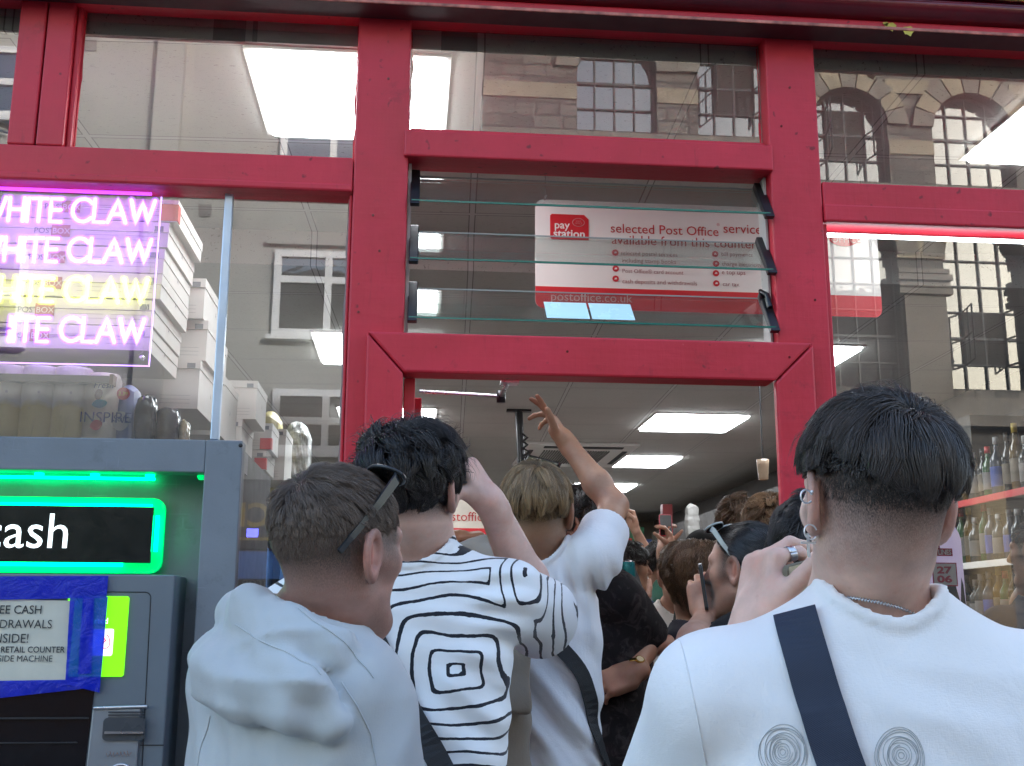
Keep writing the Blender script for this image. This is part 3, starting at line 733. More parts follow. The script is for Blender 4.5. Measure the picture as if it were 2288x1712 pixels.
# machine body
xm = -.574; ym = -.055
s = MB(); s.box((-1.66, ym, .2), (xm, .098, 1.663)); s.build('machine_body', M_GREY2, am, bevel=.004)
xi = onY(325, 1300, ym)[0]; zi = onY(200, 1289, ym)[2]
s = MB(); 
for q in ([(xi, zi), (xi-.012, zi+.012), (-1.6, zi+.012)],): pass
pl = [(xi-.014+.014*math.sin(t), zi+.0+.014*math.cos(t)) for t in np.linspace(0, math.pi/2, 6)]
s.tube([(-1.6, ym-.0005, pl[0][1])]+[(p[0], ym-.0005, p[1]) for p in pl]+[(onY(318, 1655, ym)[0], ym-.0005, 1.1)], .0012, n=4, smooth=False)
za = onY(350, 1604-0, ym)[2]; s.box((xi, ym-.0012, za), (xm, ym+.001, za+.0022)); s.build('seam', M_BLACKM, am)
# lime card panel
q0 = onY(226, 1330, ym); q1 = onY(287, 1505, ym)
z_t = onY(250, 1287, ym)[2]; z_b = onY(250, 1457, ym)[2]; xl = onY(150, 1370, ym)[0]; xr2 = onY(277, 1370, ym)[0]
s = MB().prism(rrect(xr2-xl, z_t-z_b, .006), (xl, ym-.004, z_b), X3, Z3, Y3, .005).build('lime_panel', NT('lime_backlight').p(Base_Color=(.2, .75, .0), Emission_Color=(.17, .85, 0), Emission_Strength=.30, Roughness=.3).m, am)
cx0 = onY(226, 1400, ym)[0]; cx1 = onY(249, 1400, ym)[0]; cz1 = onY(240, 1356, ym)[2]; cz0 = onY(240, 1413, ym)[2]
c1 = MB().prism(rrect(cx1-cx0+.03, cz1-cz0, .005), (cx0-.03, ym-.006, cz0), X3, Z3, Y3, .002).build('card_icon', emit('white_icon', (.9, .9, .86), .3), s)
mm = MB(); cc = np.array([(cx0+cx1)/2-.004, ym-.007, (cz0+cz1)/2])
mm.tube([cc+np.array([.010*math.cos(t), 0, .016*math.sin(t)-.002*math.cos(2*t)]) for t in np.linspace(-2.2, 1.5, 12)], .0012, n=4).tube([cc+np.array([-.008, 0, -.004]), cc+np.array([.0, 0, .004]), cc+np.array([-.006, 0, .012])], .0018, n=4)
mm.build('card_mark', emit('red_icon', (.8, .05, .06), .35), s)
mm = MB().text('inserted', (onY(249, 1345, ym)[0]-.075, ym-.0048, onY(240, 1345, ym)[2]), X3, Z3, h=.0135).build('lettering', emit('pale_letters', (.8, .95, .7), .5), s)
# lower black screen bay and card reader column
xd = onY(225, 1580, ym)[0]; zb1 = onY(200, 1478, ym)[2]
s = MB().hexa([(-1.6, ym-.003, 1.0), (onY(190, 1655, ym)[0], ym-.003, 1.0), (onY(190, 1655, ym)[0], ym+.0, 1.0), (-1.6, ym+.0, 1.0), (-1.6, ym-.003, zb1), (onY(213, 1500, ym)[0], ym-.003, zb1), (onY(213, 1500, ym)[0], ym, zb1), (-1.6, ym, zb1)]).build('screen_bay', pbr('gloss_black_screen', (.006, .006, .008), .12), am)
mm = MB(); zz = onY(100, 1540, ym)[2]; mm.box((-1.55, ym-.008, zz), (onY(205, 1540, ym)[0], ym-.0035, zz+.004)); mm.box((-1.55, ym-.006, zz-.055), (onY(183, 1600, ym)[0], ym-.0035, zz-.052)); mm.build('screen_edge', M_BLACKM, s)
zc1 = onY(250, 1524, ym)[2]
s = MB().hexa([(onY(199, 1655, ym)[0], ym-.016, 1.0), (xi-.004, ym-.016, 1.0), (xi-.004, ym+.01, 1.0), (onY(199, 1655, ym)[0], ym+.01, 1.0), (onY(213, 1530, ym)[0], ym-.012, zc1), (xi-.002, ym-.012, zc1), (xi-.002, ym+.01, zc1), (onY(213, 1530, ym)[0], ym+.01, zc1)]).build('card_reader', pbr('silver_plastic', (.30, .32, .34), .35, metal=.4, var=.08), am, bevel=.003)
def rd(x, y): return onY(x, y, ym-.016)
a, b_ = rd(232, 1590), rd(321, 1545)
mm = MB().prism(rrect(b_[0]-a[0], b_[2]-a[2], .01), (a[0], ym-.0175, a[2]), X3, Z3, Y3, .004).build('card_slot', pbr('dark_slot', (.07, .075, .08), .3), s)
mm = MB().box((a[0]+.006, ym-.024, a[2]+.016), (b_[0]-.002, ym-.0178, a[2]+.021)).build('slot_lip', M_STEEL, s)
mm = MB()
for k_ in range(3): z = rd(270, 1532+6*k_)[2]; mm.box((rd(243, 1535)[0], ym-.0172, z-.0012), (rd(320, 1535)[0], ym-.0155, z+.0012))
mm.build('vent_slot', M_BLACKM, s)
mm = MB(); a = rd(212, 1524); b_ = rd(322, 1524); mm.tube([(a[0], ym-.012, a[2]+.002), (b_[0], ym-.012, b_[2]+.002)], .0045, n=8); mm.build('light_bar', M_STEEL, s)
c = rd(273, 1655); mm = MB().tube([(c[0]+.028*math.cos(t), ym-.018, c[2]-.012+.028*math.sin(t)) for t in np.linspace(0, 2*math.pi, 24)], .004, n=6).build('keyhole_ring', M_STEEL, s)
mm = MB(); r_ = np.random.default_rng(4)
for (x, y, n, w_, h_) in ((242, 1612, 7, 50, 12), (222, 1640, 3, 18, 16)):
    for i in range(n):
        xa = x+w_*i/n; a, b_, c_ = rd(xa, y+h_*r_.random()*.4), rd(xa+6*r_.random(), y+h_), rd(xa+9, y+h_*.4*r_.random())
        for p in (a, b_, c_): p[1] = ym-.0172
        mm.tube([a, b_, c_], .0006, n=3)
mm.build('scratched_graffiti', pbr('orange_scratch', (.45, .2, .12), .6), s)
# taped notice
nt_ = thing('paper_notice', 'white paper notice stuck to the cash machine with wide blue tape', 'notice', onY(100, 1370, ym-.006))
xe = onY(165, 1370, ym)[0]; zt = onY(80, 1287, ym)[2]; zb = onY(80, 1460, ym)[2]; rn = np.random.default_rng(9)
g = []
for j in range(14):
    row = []
    for i in range(26):
        x = -1.10+(xe-(-1.10))*i/25; z = zb+(zt-zb)*j/13
        row.append((x, ym-.0062-.0012*math.sin(x*43+z*20)*math.sin(z*31), z-.006*(i/25)))
    g.append(row)
MB().sheet(g).build('paper', pbr('aged_white_paper', (.62, .60, .49), .75, var=.07, vs=12), nt_)
tx = MB()
for body, y, xr_, hpx, bd in (('FREE CASH', 1321, 100, 18, .005), ('WITHDRAWALS', 1352, 122, 18, 0), ('INSIDE!', 1381, 75, 19, 0), ('FROM SHOP RETAIL COUNTER', 1404, 150, 13, .012), ('NOT INSIDE MACHINE', 1422, 125, 13, 0)):
    o = onY(xr_, y, ym-.009); tp = onY(xr_, y-hpx, ym-.009); h = tp[2]-o[2]; v_, _ = text_mesh(body, 0, bd)
    wd = h*.92*(np.ptp(v_[:, 0]))/np.ptp(v_[:, 1]); tx.text(body, (o[0]-wd, ym-.009, o[2]), X3, Z3, w=wd, h=h, bold=bd)
tx.build('lettering', pbr('printer_ink', (.03, .03, .03), .6), nt_)
k = NT('blue_tape'); tb = k.n('BsdfTransparent'); tb.inputs[0].default_value = (.05, .12, .85, 1); v = k.coord()
k.p(Base_Color=(.005, .02, .55), Roughness=.28); k.bump(k.noise(k.coord(scale=(1, 1, 1)), 26, 6, .65, dist=1.5), .5, .01)
mx = k.n('MixShader'); k.set(mx.inputs[0], k.range(k.noise(v, 8, 3), .3, .7, .62, .85)); k.set(mx.inputs[1], tb.outputs[0]); k.set(mx.inputs[2], k.b.outputs[0]); k.t.links.new(mx.outputs[0], k.out.inputs[0]); M_TAPE = k.m
def tape(pts, y, name='tape'):
    P_ = [onY(px, py, y) for px, py in pts]; N = 14; g = []
    for j in range(N+1):
        row = []
        for i in range(N+1):
            u, v_ = i/N, j/N; p = (P_[0]*(1-u)+P_[1]*u)*(1-v_)+(P_[3]*(1-u)+P_[2]*u)*v_
            p = p+np.array([0, .0016*math.sin(p[0]*160+p[2]*90)*math.sin(p[2]*130), 0]); row.append(p)
        g.append(row)
    return MB().sheet(g).build(name, M_TAPE, nt_)
tape([(-60, 1238), (236, 1243), (233, 1290), (-60, 1288)], ym-.0105); tape([(-60, 1456), (225, 1462), (224, 1478), (-60, 1500)], ym-.0105)
tape([(158, 1284), (236, 1288), (224, 1490), (153, 1470)], ym-.0135); tape([(184, 1290), (208, 1290), (206, 1450), (178, 1450)], ym-.016)

# ================================================================== goods over the cash machine
def film_mat(name, tint=(1, 1, 1), alpha=.03):
    k = NT(name); tb = k.n('BsdfTransparent'); gl = k.n('BsdfGlossy'); gl.inputs['Roughness'].default_value = .12
    bp = k.n('Bump'); bp.inputs['Strength'].default_value = 1.0; bp.inputs['Distance'].default_value = .03
    k.set(bp.inputs['Height'], k.noise(k.coord(scale=(1, 1, .6)), 24, 5, .6, dist=2.5)); k.t.links.new(bp.outputs[0], gl.inputs['Normal'])
    mx = k.n('MixShader'); fr = k.n('LayerWeight'); fr.inputs[0].default_value = .35; k.t.links.new(bp.outputs[0], fr.inputs['Normal'])
    k.set(mx.inputs[0], k.math('ADD', k.math('MULTIPLY', fr.outputs['Fresnel'], .35), alpha, clamp=True)); k.set(mx.inputs[1], tb.outputs[0]); k.set(mx.inputs[2], gl.outputs[0]); k.t.links.new(mx.outputs[0], k.out.inputs[0]); return k.m
M_FILM = film_mat('clear_wrap')
def roll_mat():
    k = NT('flower_printed_wrap'); v = k.coord(); vo = k.n('TexVoronoi'); k.set(vo.inputs['Vector'], v); vo.inputs['Scale'].default_value = 26
    sx = k.n('SeparateXYZ'); k.set(sx.inputs[0], v)
    yel = k.range(k.math('ADD', sx.outputs[2], k.math('MULTIPLY', k.noise(v, 9, 3), .06)), .135, .15, 1, 0)
    c = k.mix(yel, (.86, .82, .82), (.82, .70, .36)); c = k.mix(k.range(vo.outputs[0], .17, .21, .6, 0), c, (.42, .36, .52))
    k.p(Base_Color=c, Roughness=.5); k.bump(k.noise(v, 60, 3), .25, .004); return k.m
M_ROLL = roll_mat()
def kitchen_roll(x, y, label):
    t = thing('kitchen_roll', label, 'kitchen roll', (x, y, 1.992), 'wrapped kitchen rolls standing over the cash machine')
    pr = [(0, .0), (.045, 0), (.050, .004), (.0505, .05), (.049, .1), (.0505, .16), (.050, .216), (.046, .222), (.018, .219), (.017, .18), (0, .18)]
    MB().lathe(pr, (x, y, 1.992), n=24).build('roll', M_ROLL, t)
    r2 = np.random.default_rng(int(abs(x)*1000)); g = []
    for j in range(12):
        z = 1.993+.228*j/11; g.append([(x+(.0525+.003*r2.random()+(.006*(r2.random()) if j > 8 else 0))*math.cos(a_), y+(.0525+.003*r2.random())*math.sin(a_), z) for a_ in np.linspace(0, 2*math.pi, 29)][:-1])
        g[-1].append(g[-1][0])
    MB().sheet(g).build('clear_wrap', M_FILM, t)
for px, lb in ((-45, 'flower printed kitchen roll at the left edge, half out of the frame'), (27, 'flower printed kitchen roll under the neon panel, second from the left'), (92, 'flower printed kitchen roll, middle one over the cash machine'), (157, 'flower printed kitchen roll beside the pack with blue lettering')):
    p = onY(px, 865, .13); kitchen_roll(p[0], .13, lb)
p = onY(215, 940, .12)
t = thing('kitchen_roll_pack', 'plastic wrapped kitchen roll pack with red badge and blue lettering', 'kitchen roll pack', (p[0], .12, 1.992))
MB().lathe([(0, 0), (.04, 0), (.046, .006), (.047, .1), (.046, .19), (.04, .205), (0, .205)], (p[0], .12, 1.992), n=20).build('pack', pbr('cream_wrap', (.66, .62, .52), .4, var=.1), t)
mm = MB()
o = onY(183, 912, .07); mm.text('INSPIRE', (o[0]-.012, .0705, o[2]), X3, Z3, h=.028, shear=.0); mm.text('Fresh', (onY(202, 838, .07)[0], .0705, onY(202, 838, .07)[2]), X3, Z3, h=.016, shear=.2); mm.build('lettering', pbr('navy_print', (.03, .05, .16), .5), t)
for nm, px, py, w_, h_, c_ in (('red_badge', 207, 918, 13, 11, (.5, .02, .06)), ('swirl', 214, 872, 16, 9, (.03, .33, .42)), ('brown_bird', 212, 852, 9, 12, (.12, .06, .04))):
    c = onY(px, py, .07); u = onY(px+w_, py-h_, .07)-c
    MB().prism([(abs(u[0])*math.cos(a_)*(1+.15*math.sin(2*a_)), abs(u[2])*math.sin(a_)) for a_ in np.linspace(0, 6.1, 16)], (c[0], .0695, c[2]), X3, Z3, Y3, .001).build(nm, pbr(nm+'_print', c_, .4), t)
g = []; r2 = np.random.default_rng(5)
for j in range(14): g.append([(p[0]+(.051+.006*r2.random())*math.cos(a_), .12+(.0515+.004*r2.random())*math.sin(a_), 1.993+.215*j/13) for a_ in np.linspace(0, 2*math.pi, 26)])
MB().sheet(g).build('clear_wrap', M_FILM, t)
def crumple(lo, hi, seed, amp=.012, n=12):
    r2 = np.random.default_rng(seed); m = MB(); lo, hi = np.array(lo), np.array(hi); bm = bmesh.new(); bmesh.ops.create_cube(bm, size=1); bmesh.ops.subdivide_edges(bm, edges=bm.edges[:], cuts=n, use_grid_fill=True)
    ph = r2.random(12)*6.28; fr = r2.normal(0, 26, (12, 3)); vs = []
    for v in bm.verts:
        q = np.array(v.co)*2; e = q/np.maximum(1, np.linalg.norm(q)**.55); c = lo+(hi-lo)*(e*.5+.5)
        d = sum(abs(math.sin(fr[i]@c+ph[i]))-.6 for i in range(12))*amp/4; nrm = q/np.linalg.norm(q); vs.append(c+nrm*d)
    m.add(vs, [tuple(v.index for v in f.verts) for f in bm.faces], 0, False); bm.free(); return m
a, b_ = onY(240, 950, .1), onY(292, 825, .1)
t = thing('tissue_pack', 'lilac blue pack of soft tissue with a round orange price badge', 'tissue pack', ((a[0]+b_[0])/2, .14, 1.992))
crumple((a[0], .10, 1.992), (b_[0], .20, b_[2]), 3, .006).build('pack', pbr('lilac_blue_wrap', (.27, .30, .46), .3, var=.2), t)
c = onY(264, 851, .095); MB().prism([(.017*math.cos(a_), .017*math.sin(a_)) for a_ in np.linspace(0, 6.1, 20)], (c[0], .092, c[2]), X3, Z3, Y3, .002).build('price_badge', pbr('orange_badge', (.55, .06, .03), .4), t)
MB().text('2.39', (c[0]-.012, .0915, c[2]-.005), X3, Z3, h=.010).build('lettering', pbr('yellow_print', (.6, .5, .05), .5), t)
c = onY(258, 910, .095); MB().prism([(.022*math.cos(a_), .026*math.sin(a_)) for a_ in np.linspace(0, 6.1, 20)], (c[0], .0925, c[2]), X3, Z3, Y3, .002).build('white_badge', M_CARD, t)
MB().text('Soft', (c[0]-.019, .0915, c[2]-.002), X3, Z3, h=.017, shear=.15).build('brand_lettering', pbr('navy_print', (0, 0, 0)), t)
for i, (px0, px1, py, yy, c_, lb) in enumerate(((288, 330, 850, .12, (.035, .037, .045), 'crinkled shiny black plastic pack beside the lilac tissue pack'), (330, 384, 880, .16, (.05, .045, .06), 'dark plastic pack with a yellow corner under the shelf'), (384, 400, 905, .18, (.25, .2, .12), 'small clear and brown packet right of the dark packs'))):
    a, b_ = onY(px0, 948, yy), onY(px1, py, yy)
    t = crumple((a[0], yy-.03, 1.99), (b_[0], yy+.06, b_[2]), 20+i, .011).build('plastic_pack', pbr('shiny_pack_%s' % 'abc'[i], c_, .12, var=.5, vs=25), None, ((a[0]+b_[0])/2, yy, 1.992)); tag(t, lb, 'plastic pack')

# shelf and white boxes
sh = thing('wall_shelf', 'brown edged grey shelf carrying the white boxes in the left window', 'shelf', (-1.4, .9, 2.17))
MB().box((-2.58, .06, 2.165), (-.80, 2.6, 2.183)).build('board', pbr('grey_shelf', (.22, .205, .19), .6), sh)
MB().box((-.7998, .06, 2.160), (-.79, 2.6, 2.188)).build('edge', M_WOOD, sh)
def card_box(x0, x1, y0, y1, z0, z1, label, mark=True, red=False, grp='stacked white postal boxes in the left window'):
    t = thing('cardboard_box', label, 'cardboard box', ((x0+x1)/2, (y0+y1)/2, z0), grp)
    lid = min(.03, (z1-z0)*.45)
    MB().box((x0+.003, y0+.003, z0), (x1-.002, y1-.003, z1-lid)).build('tray', M_CARD, t)
    MB().box((x0, y0, z1-lid+.001), (x1, y1, z1-.0008)).build('lid', M_CARD, t)
    m = MB()
    if mark: m.text('A', (x1+.0004, (y0+y1)/2-.008, (z0+z1)/2-.011), Y3, Z3, h=.020)
    m.text('POST', (x1-.36, y0-.0005, (z0+z1)/2-.008), X3, Z3, h=.016)
    for ox in (.225, .115):
        for zz in (.0, .012, .024): m.box((x1-ox, y0-.0006, z0+.016+zz), (x1-ox+.09, y0-.0002, z0+.0167+zz))
    m.box((x1-.04, y0-.0006, z1-.028), (x1-.015, y0-.0002, z1-.012))
    m.build('lettering', pbr('grey_print', (.16, .17, .19), .6), t)
    MB().box((x1-.315, y0-.0008, (z0+z1)/2-.016), (x1-.265, y0-.0002, (z0+z1)/2+.018)).text('BOX', (x1-.311, y0-.0012, (z0+z1)/2-.008), X3, Z3, h=.016, mi=1).build('red_square', [pbr('red_print_box', (.34, .13, .13), .5), M_CARD], t)
    if red: MB().box((x1-.05, y0-.001, z0+.002), (x1+.0008, y0+.03, z0+.05)).build('red_corner', pbr('red_print', (.5, .04, .04), .5), t)
    return t
tops = [(1060, 175), (1005, 312), (975, 465), (960, 620), (915, 775), (890, 935), (885, 1085)]
pos = ['topmost', 'second from the top', 'third from the top', 'fourth from the top', 'fifth from the top', 'bottom']
for i in range(6):
    pa = onY(tops[i][0]*.3621, 367.4+tops[i][1]*.3621, .12); pb = onY(tops[i+1][0]*.3621, 367.4+tops[i+1][1]*.3621, .12)
    z0 = onY(tops[i][0]*.3621-8, 367.4+(tops[i+1][1]-6)*.3621, .12)[2]
    card_box(pa[0]-.46, pa[0], .12-.004*(i % 2), .49, z0+.0012, pa[2], 'flat white cardboard box marked A, %s behind the neon sign' % pos[i], red=(i == 0))
zs2 = [2.60, 2.47, 2.34, 2.184]
for i in range(3): card_box(-1.12, -.655+.012*(i % 2), .52+.02*(i == 1), .92, zs2[i+1]+.0015, zs2[i], 'tall white box marked A, %s of the second stack, by the glazing bar' % ('topmost', 'middle', 'bottom')[i])
for (x0, x1, y0, y1, z0, z1, lb) in ((-1.05, -.665, 1.0, 1.35, 2.184, 2.40, 'narrow white box just right of the glazing bar'), (-1.05, -.60, 1.38, 1.68, 2.31, 2.46, 'white box perched highest right of the glazing bar'), (-1.05, -.65, 1.38, 1.7, 2.184, 2.309, 'white box under the perched one, right of the glazing bar'),
        (-1.1, -.60, 1.9, 2.15, 2.27, 2.385, 'small white box above the red cornered one on the shelf end'), (-1.1, -.62, 1.9, 2.2, 2.184, 2.268, 'small white box with a red corner on the shelf end'), (-1.1, -.58, 2.25, 2.55, 2.184, 2.42, 'farthest white box at the end of the shelf')):
    card_box(x0, x1, y0, y1, z0, z1, lb, red='red corner' in lb)
p = onY(585, 945, 2.7); t = crumple((p[0]-.1, 2.62, 2.0), (p[0]+.04, 2.9, onY(585, 885, 2.7)[2]), 31, .01).build('plastic_pack', pbr('yellow_pack', (.42, .36, .16), .35, var=.3), None, (p[0], 2.7, 2.0)); tag(t, 'yellow plastic pack beyond the end of the white boxes', 'plastic pack')
p = onY(625, 960, 2.9); t = crumple((p[0]-.06, 2.85, 1.8), (p[0]+.10, 3.0, onY(625, 910, 2.9)[2]), 32, .014).build('plastic_bag', pbr('silver_bag', (.30, .30, .29), .15, var=.6, vs=18), None, (p[0], 2.9, 1.8)); tag(t, 'shiny silver plastic bag hanging above the head of the man in the grey jacket', 'plastic bag')
# shelving on the left side wall deeper in
t = thing('shop_shelving', 'white shop shelving with packets seen through the left window beside the door post', 'shelving', (-.9, 4.4, .17))
MB().box((-1.9, 4.3, .17), (-.35, 4.34, 2.35)).box((-1.9, 3.9, .17), (-1.86, 4.299, 2.35)).box((-.39, 3.9, .17), (-.35, 4.299, 2.35)).build('frame', M_WHITE, t)
m = MB()
for z in (.6, 1.0, 1.35, 1.7, 2.05): m.box((-1.859, 3.9, z), (-.391, 4.298, z+.02))
m.build('shelf', M_WHITE, t)
for i in range(34):
    r2 = np.random.default_rng(300+i); z = (.62, 1.02, 1.37, 1.72, 2.07)[i % 5]; x = -1.8+.2*(i//5)+.03*r2.random()
    c_ = [(.5, .45, .38), (.3, .08, .06), (.07, .14, .3), (.45, .38, .1), (.5, .5, .48)][int(r2.random()*5)]
    h_ = .15+.12*r2.random()
    MB().box((x, 3.93, z), (x+.15, 4.2, z+h_)).build('packet', pbr('packet_%d' % (i % 5), c_, .45, var=.3, vs=20), t, bevel=.006)

# ================================================================== hanging pay station sign
ps = thing('hanging_sign', 'white and red hanging board reading pay station, selected Post Office services', 'sign', onY(1500, 660, .8))
YS = .8; xl, xr_ = .411, 1.652; zt = onY(1165, 424, YS)[2]; zb = onY(1157, 662, YS)[2]
MB().prism(rrect(xr_-xl, zt-zb, .03), (xl, YS, zb), X3, Z3, Y3, .006).build('board', pbr('white_sign_board', (.70, .68, .65), .4, var=.03), ps)
z_r = onY(1157, 614, YS)[2]
pr = [(xl+.0, z_r), (xl+.0, zb+.03)]+[(xl+.03-.03*math.cos(t_), zb+.03-.03*math.sin(t_)) for t_ in np.linspace(.2, 1.57, 5)]+[(xr_-.03+.03*math.sin(t_), zb+.03-.03*math.cos(t_)) for t_ in np.linspace(0, 1.57, 6)]+[(xr_, z_r)]
MB().prism(pr, (0, YS-.001, 0), X3, Z3, Y3, .0015).build('red_band', M_POR, ps)
ST = lambda x, y: onY(x, y, YS-.0015)
a, b_ = ST(1190, 511), ST(1274, 459)
lg = MB().prism([(0, .008), (.006, 0), (b_[0]-a[0], 0), (b_[0]-a[0], b_[2]-a[2]-.016), (b_[0]-a[0]-.016, b_[2]-a[2]), (.006, b_[2]-a[2]), (0, b_[2]-a[2]-.006)], (a[0], YS-.002, a[2]), X3, Z3, Y3, .0015).build('logo_block', M_POR, ps)
m = MB(); m.text('pay', (ST(1200, 492)[0], YS-.0025, ST(1200, 493)[2]), X3, Z3, w=ST(1233, 490)[0]-ST(1200, 490)[0], bold=.012); m.text('station', (ST(1197, 507)[0], YS-.0025, ST(1197, 507)[2]), X3, Z3, w=ST(1266, 505)[0]-ST(1197, 505)[0], bold=.02)
m.build('lettering', M_WHITE, lg)
c = ST(1252, 475); m = MB(); m.tube([(c[0]+.021*math.cos(t_), YS-.0025, c[2]+.015*math.sin(t_)) for t_ in np.linspace(0, 6.283, 22)], .0011, n=4); m.text('POST', (c[0]-.009, YS-.0025, c[2]+.001), X3, Z3, w=.018); m.text('OFFICE', (c[0]-.013, YS-.0025, c[2]-.0065), X3, Z3, w=.026); m.build('oval_mark', pbr('pink_print', (.5, .25, .25), .5), lg)
m = MB()
def stext(m, body, x0, yb, x1, bold=0., ht=None):
    a, b2 = ST(x0, yb), ST(x1, yb); v_, _ = text_mesh(body, 0, bold)
    m.text(body, (a[0], YS-.0014, a[2]), X3, Z3, w=b2[0]-a[0], bold=bold)
stext(m, 'selected Post Office', 1323, 497, 1558, .004); stext(m, 'services', 1569, 499, 1662, .004); stext(m, 'available from this counter', 1325, 522, 1640, .004); m.text('®', (ST(1554, 484)[0], YS-.0014, ST(1554, 484)[2]), X3, Z3, h=.011)
m.build('heading_lettering', pbr('sign_red_text', (.42, .03, .03), .5), ps)
m = MB()
for body, x0, y, x1 in (('selected postal services', 1345, 549, 1469), ('including stamp books', 1348, 565, 1466), ('Post Office® card account', 1349, 585, 1482), ('cash deposits and withdrawals', 1349, 611, 1512), ('bill payments', 1565, 552, 1632), ('charge electricity', 1566, 573, 1652), ('e top ups', 1566, 592, 1617), ('car tax', 1568, 615, 1604)): stext(m, body, x0, y, x1)
m.build('list_lettering', pbr('sign_small_text', (.25, .07, .065), .5), ps)
m = MB(); m2 = MB()
for x, y in ((1333, 541), (1334, 576), (1334, 598), (1551, 545), (1553, 566), (1553, 587), (1554, 609)):
    c = ST(x, y); m.prism([(.0115*math.cos(t_), .0115*math.sin(t_)) for t_ in np.linspace(0, 6.0, 18)], (c[0], YS-.0018, c[2]), X3, Z3, Y3, .001)
    q = .005; m2.prism([(-q, -q*.6), (q, -q*.5), (q*.7, q*.7), (-q*.4, q*.6)], (c[0], YS-.0026, c[2]), X3, Z3, Y3, .0006)
m.build('bullet_disc', M_POR, ps); m2.build('bullet_icon', M_WHITE, ps)
MB().text('postoffice.co.uk', (ST(1192, 656)[0], YS-.003, ST(1192, 652)[2]), X3, Z3, w=ST(1371, 650)[0]-ST(1192, 650)[0]).build('web_lettering', pbr('pale_pink_print', (.6, .45, .43), .5), ps)
c = ST(1826, 508); el = MB().prism([(.060*math.cos(t_), .040*math.sin(t_)) for t_ in np.linspace(0, 6.18, 30)], (c[0], YS-.002, c[2]), X3, Z3, Y3, .0015).build('oval_badge', M_POR, ps)
MB().text('POST', (c[0]-.027, YS-.0026, c[2]+.004), X3, Z3, h=.022).text('OFFICE', (c[0]-.046, YS-.0026, c[2]-.026), X3, Z3, h=.024).build('lettering', pbr('pink_print', (0, 0, 0)), el)
m = MB()
for x in (xl+.035, xr_-.05): m.tube([(x, YS+.003, zt-.01), (x+.002, YS+.003, 3.15)], .0014, n=5); m.tube([(x-.004, YS-.001, zt-.004), (x+.006, YS-.004, zt+.016)], .0025, n=5)
c = onY(1164, 378, .8); m.lathe([(0, -.012), (.004, -.008), (.003, .0), (.006, .006), (.004, .02)], (xl+.035, YS+.003, 3.12), n=8); m.build('hanging_wire', M_STEEL, ps)

# ================================================================== deeper inside: post office counter, tv arm, air conditioner, shelves
pc = thing('post_office_counter', 'post office counter screen with a cream fascia reading postoffice over a red stripe', 'counter', (0, 6.2, .17))
MB().box((-1.6, 6.0, 2.285), (.98, 6.05, 2.52)).build('fascia', pbr('cream_fascia', (.56, .51, .43), .5), pc)
MB().box((-1.6, 5.995, 2.19), (.98, 6.05, 2.2845)).build('red_stripe', M_POR, pc)
o = onY(963, 1131, 5.99); o1 = onY(1046, 1129, 5.99)
vv, _ = text_mesh('postoffice.co.uk'); v7, _ = text_mesh('ostoffic')
sc_ = (o1[0]-o[0])/np.ptp(v7[:, 0]); vp, _ = text_mesh('p')
MB().text('postoffice.co.uk', (o[0]-.68*sc_, 5.994, o[2]-.2*sc_), X3, Z3, w=sc_*np.ptp(vv[:, 0])).build('lettering', pbr('sign_red_text', (0, 0, 0)), pc)
MB().box((-1.6, 6.0, 2.14), (.98, 6.06, 2.189)).box((-1.6, 6.0, 1.2), (-1.55, 6.06, 2.139)).box((.93, 6.0, 1.2), (.98, 6.06, 2.139)).build('frame', pbr('grey_counter_frame', (.25, .25, .24), .4), pc)
MB().box((-1.549, 6.03, 1.2), (.929, 6.034, 2.139)).build('screen', pbr('dark_counter_glass', (.03, .035, .035), .1), pc)
MB().box((-1.6, 5.8, .17), (.98, 6.3, 1.19)).build('desk', pbr('red_counter_front', (.35, .02, .03), .45), pc)
tv = thing('ceiling_screen', 'black screen on a pole hanging from the ceiling behind the blond head', 'screen', (.8, 4.7, 2.6))
c = onZ(1121, 887, 2.998); e = onY(1129, 1012, c[1])
MB().box((c[0]-.085, c[1]-.03, 2.985), (c[0]+.085, c[1]+.03, 2.999)).build('ceiling_plate', M_BLACK, tv)
MB().tube([(c[0]+.0, c[1], 2.985), (e[0], c[1], e[2]-.1)], .028, n=12).build('pole', M_BLACK, tv)
m = MB(); r2 = np.random.default_rng(2)
for k_ in range(5): z = 2.83-.05*k_; m.tube([(c[0]+.02, c[1]-.02, z), (c[0]+.05+.03*r2.random(), c[1]-.03, z-.03), (c[0]+.02, c[1]-.02, z-.06)], .009, n=6)
m.build('cable', M_BLACKM, tv)
A_ = onY(1143, 985, 4.62); B_ = onY(1213, 1003, 4.50); ux = B_-A_; dn = np.array([-.10, .05, -.22]); nn = np.cross(ux, dn); nn /= np.linalg.norm(nn)
m = MB(); q = [A_, B_, B_+dn, A_+dn]; m.hexa([q[3]+nn*.03, q[2]+nn*.03, q[2]-nn*.01, q[3]-nn*.01, q[0]+nn*.03, q[1]+nn*.03, q[1]-nn*.01, q[0]-nn*.01]); m.build('housing', M_BLACK, tv, bevel=.006)
ctr = sum(q)/4
for s_ in (1, -1):
    f_ = lambda p: ctr+(p-ctr)*.9+nn*(.0312 if s_ > 0 else -.0112)
    m = MB(); m.add([f_(p) for p in q], [(0, 1, 2, 3)]); m.build('display', pbr('grey_green_screen', (.09, .095, .065), .25), tv)
m = MB(); m.tube([(e[0], c[1], e[2]-.02), ctr+nn*-.01], .014, n=6); m.build('arm', M_BLACK, tv)
ac = thing('air_conditioner', 'square ceiling air conditioner grille in the middle of the shop ceiling', 'air conditioner', (1.38, 6.7, 3.0))
MB().box((.92, 6.05, 2.975), (1.86, 7.35, 2.9985)).build('panel', M_WHITE, ac, bevel=.006)
m = MB()
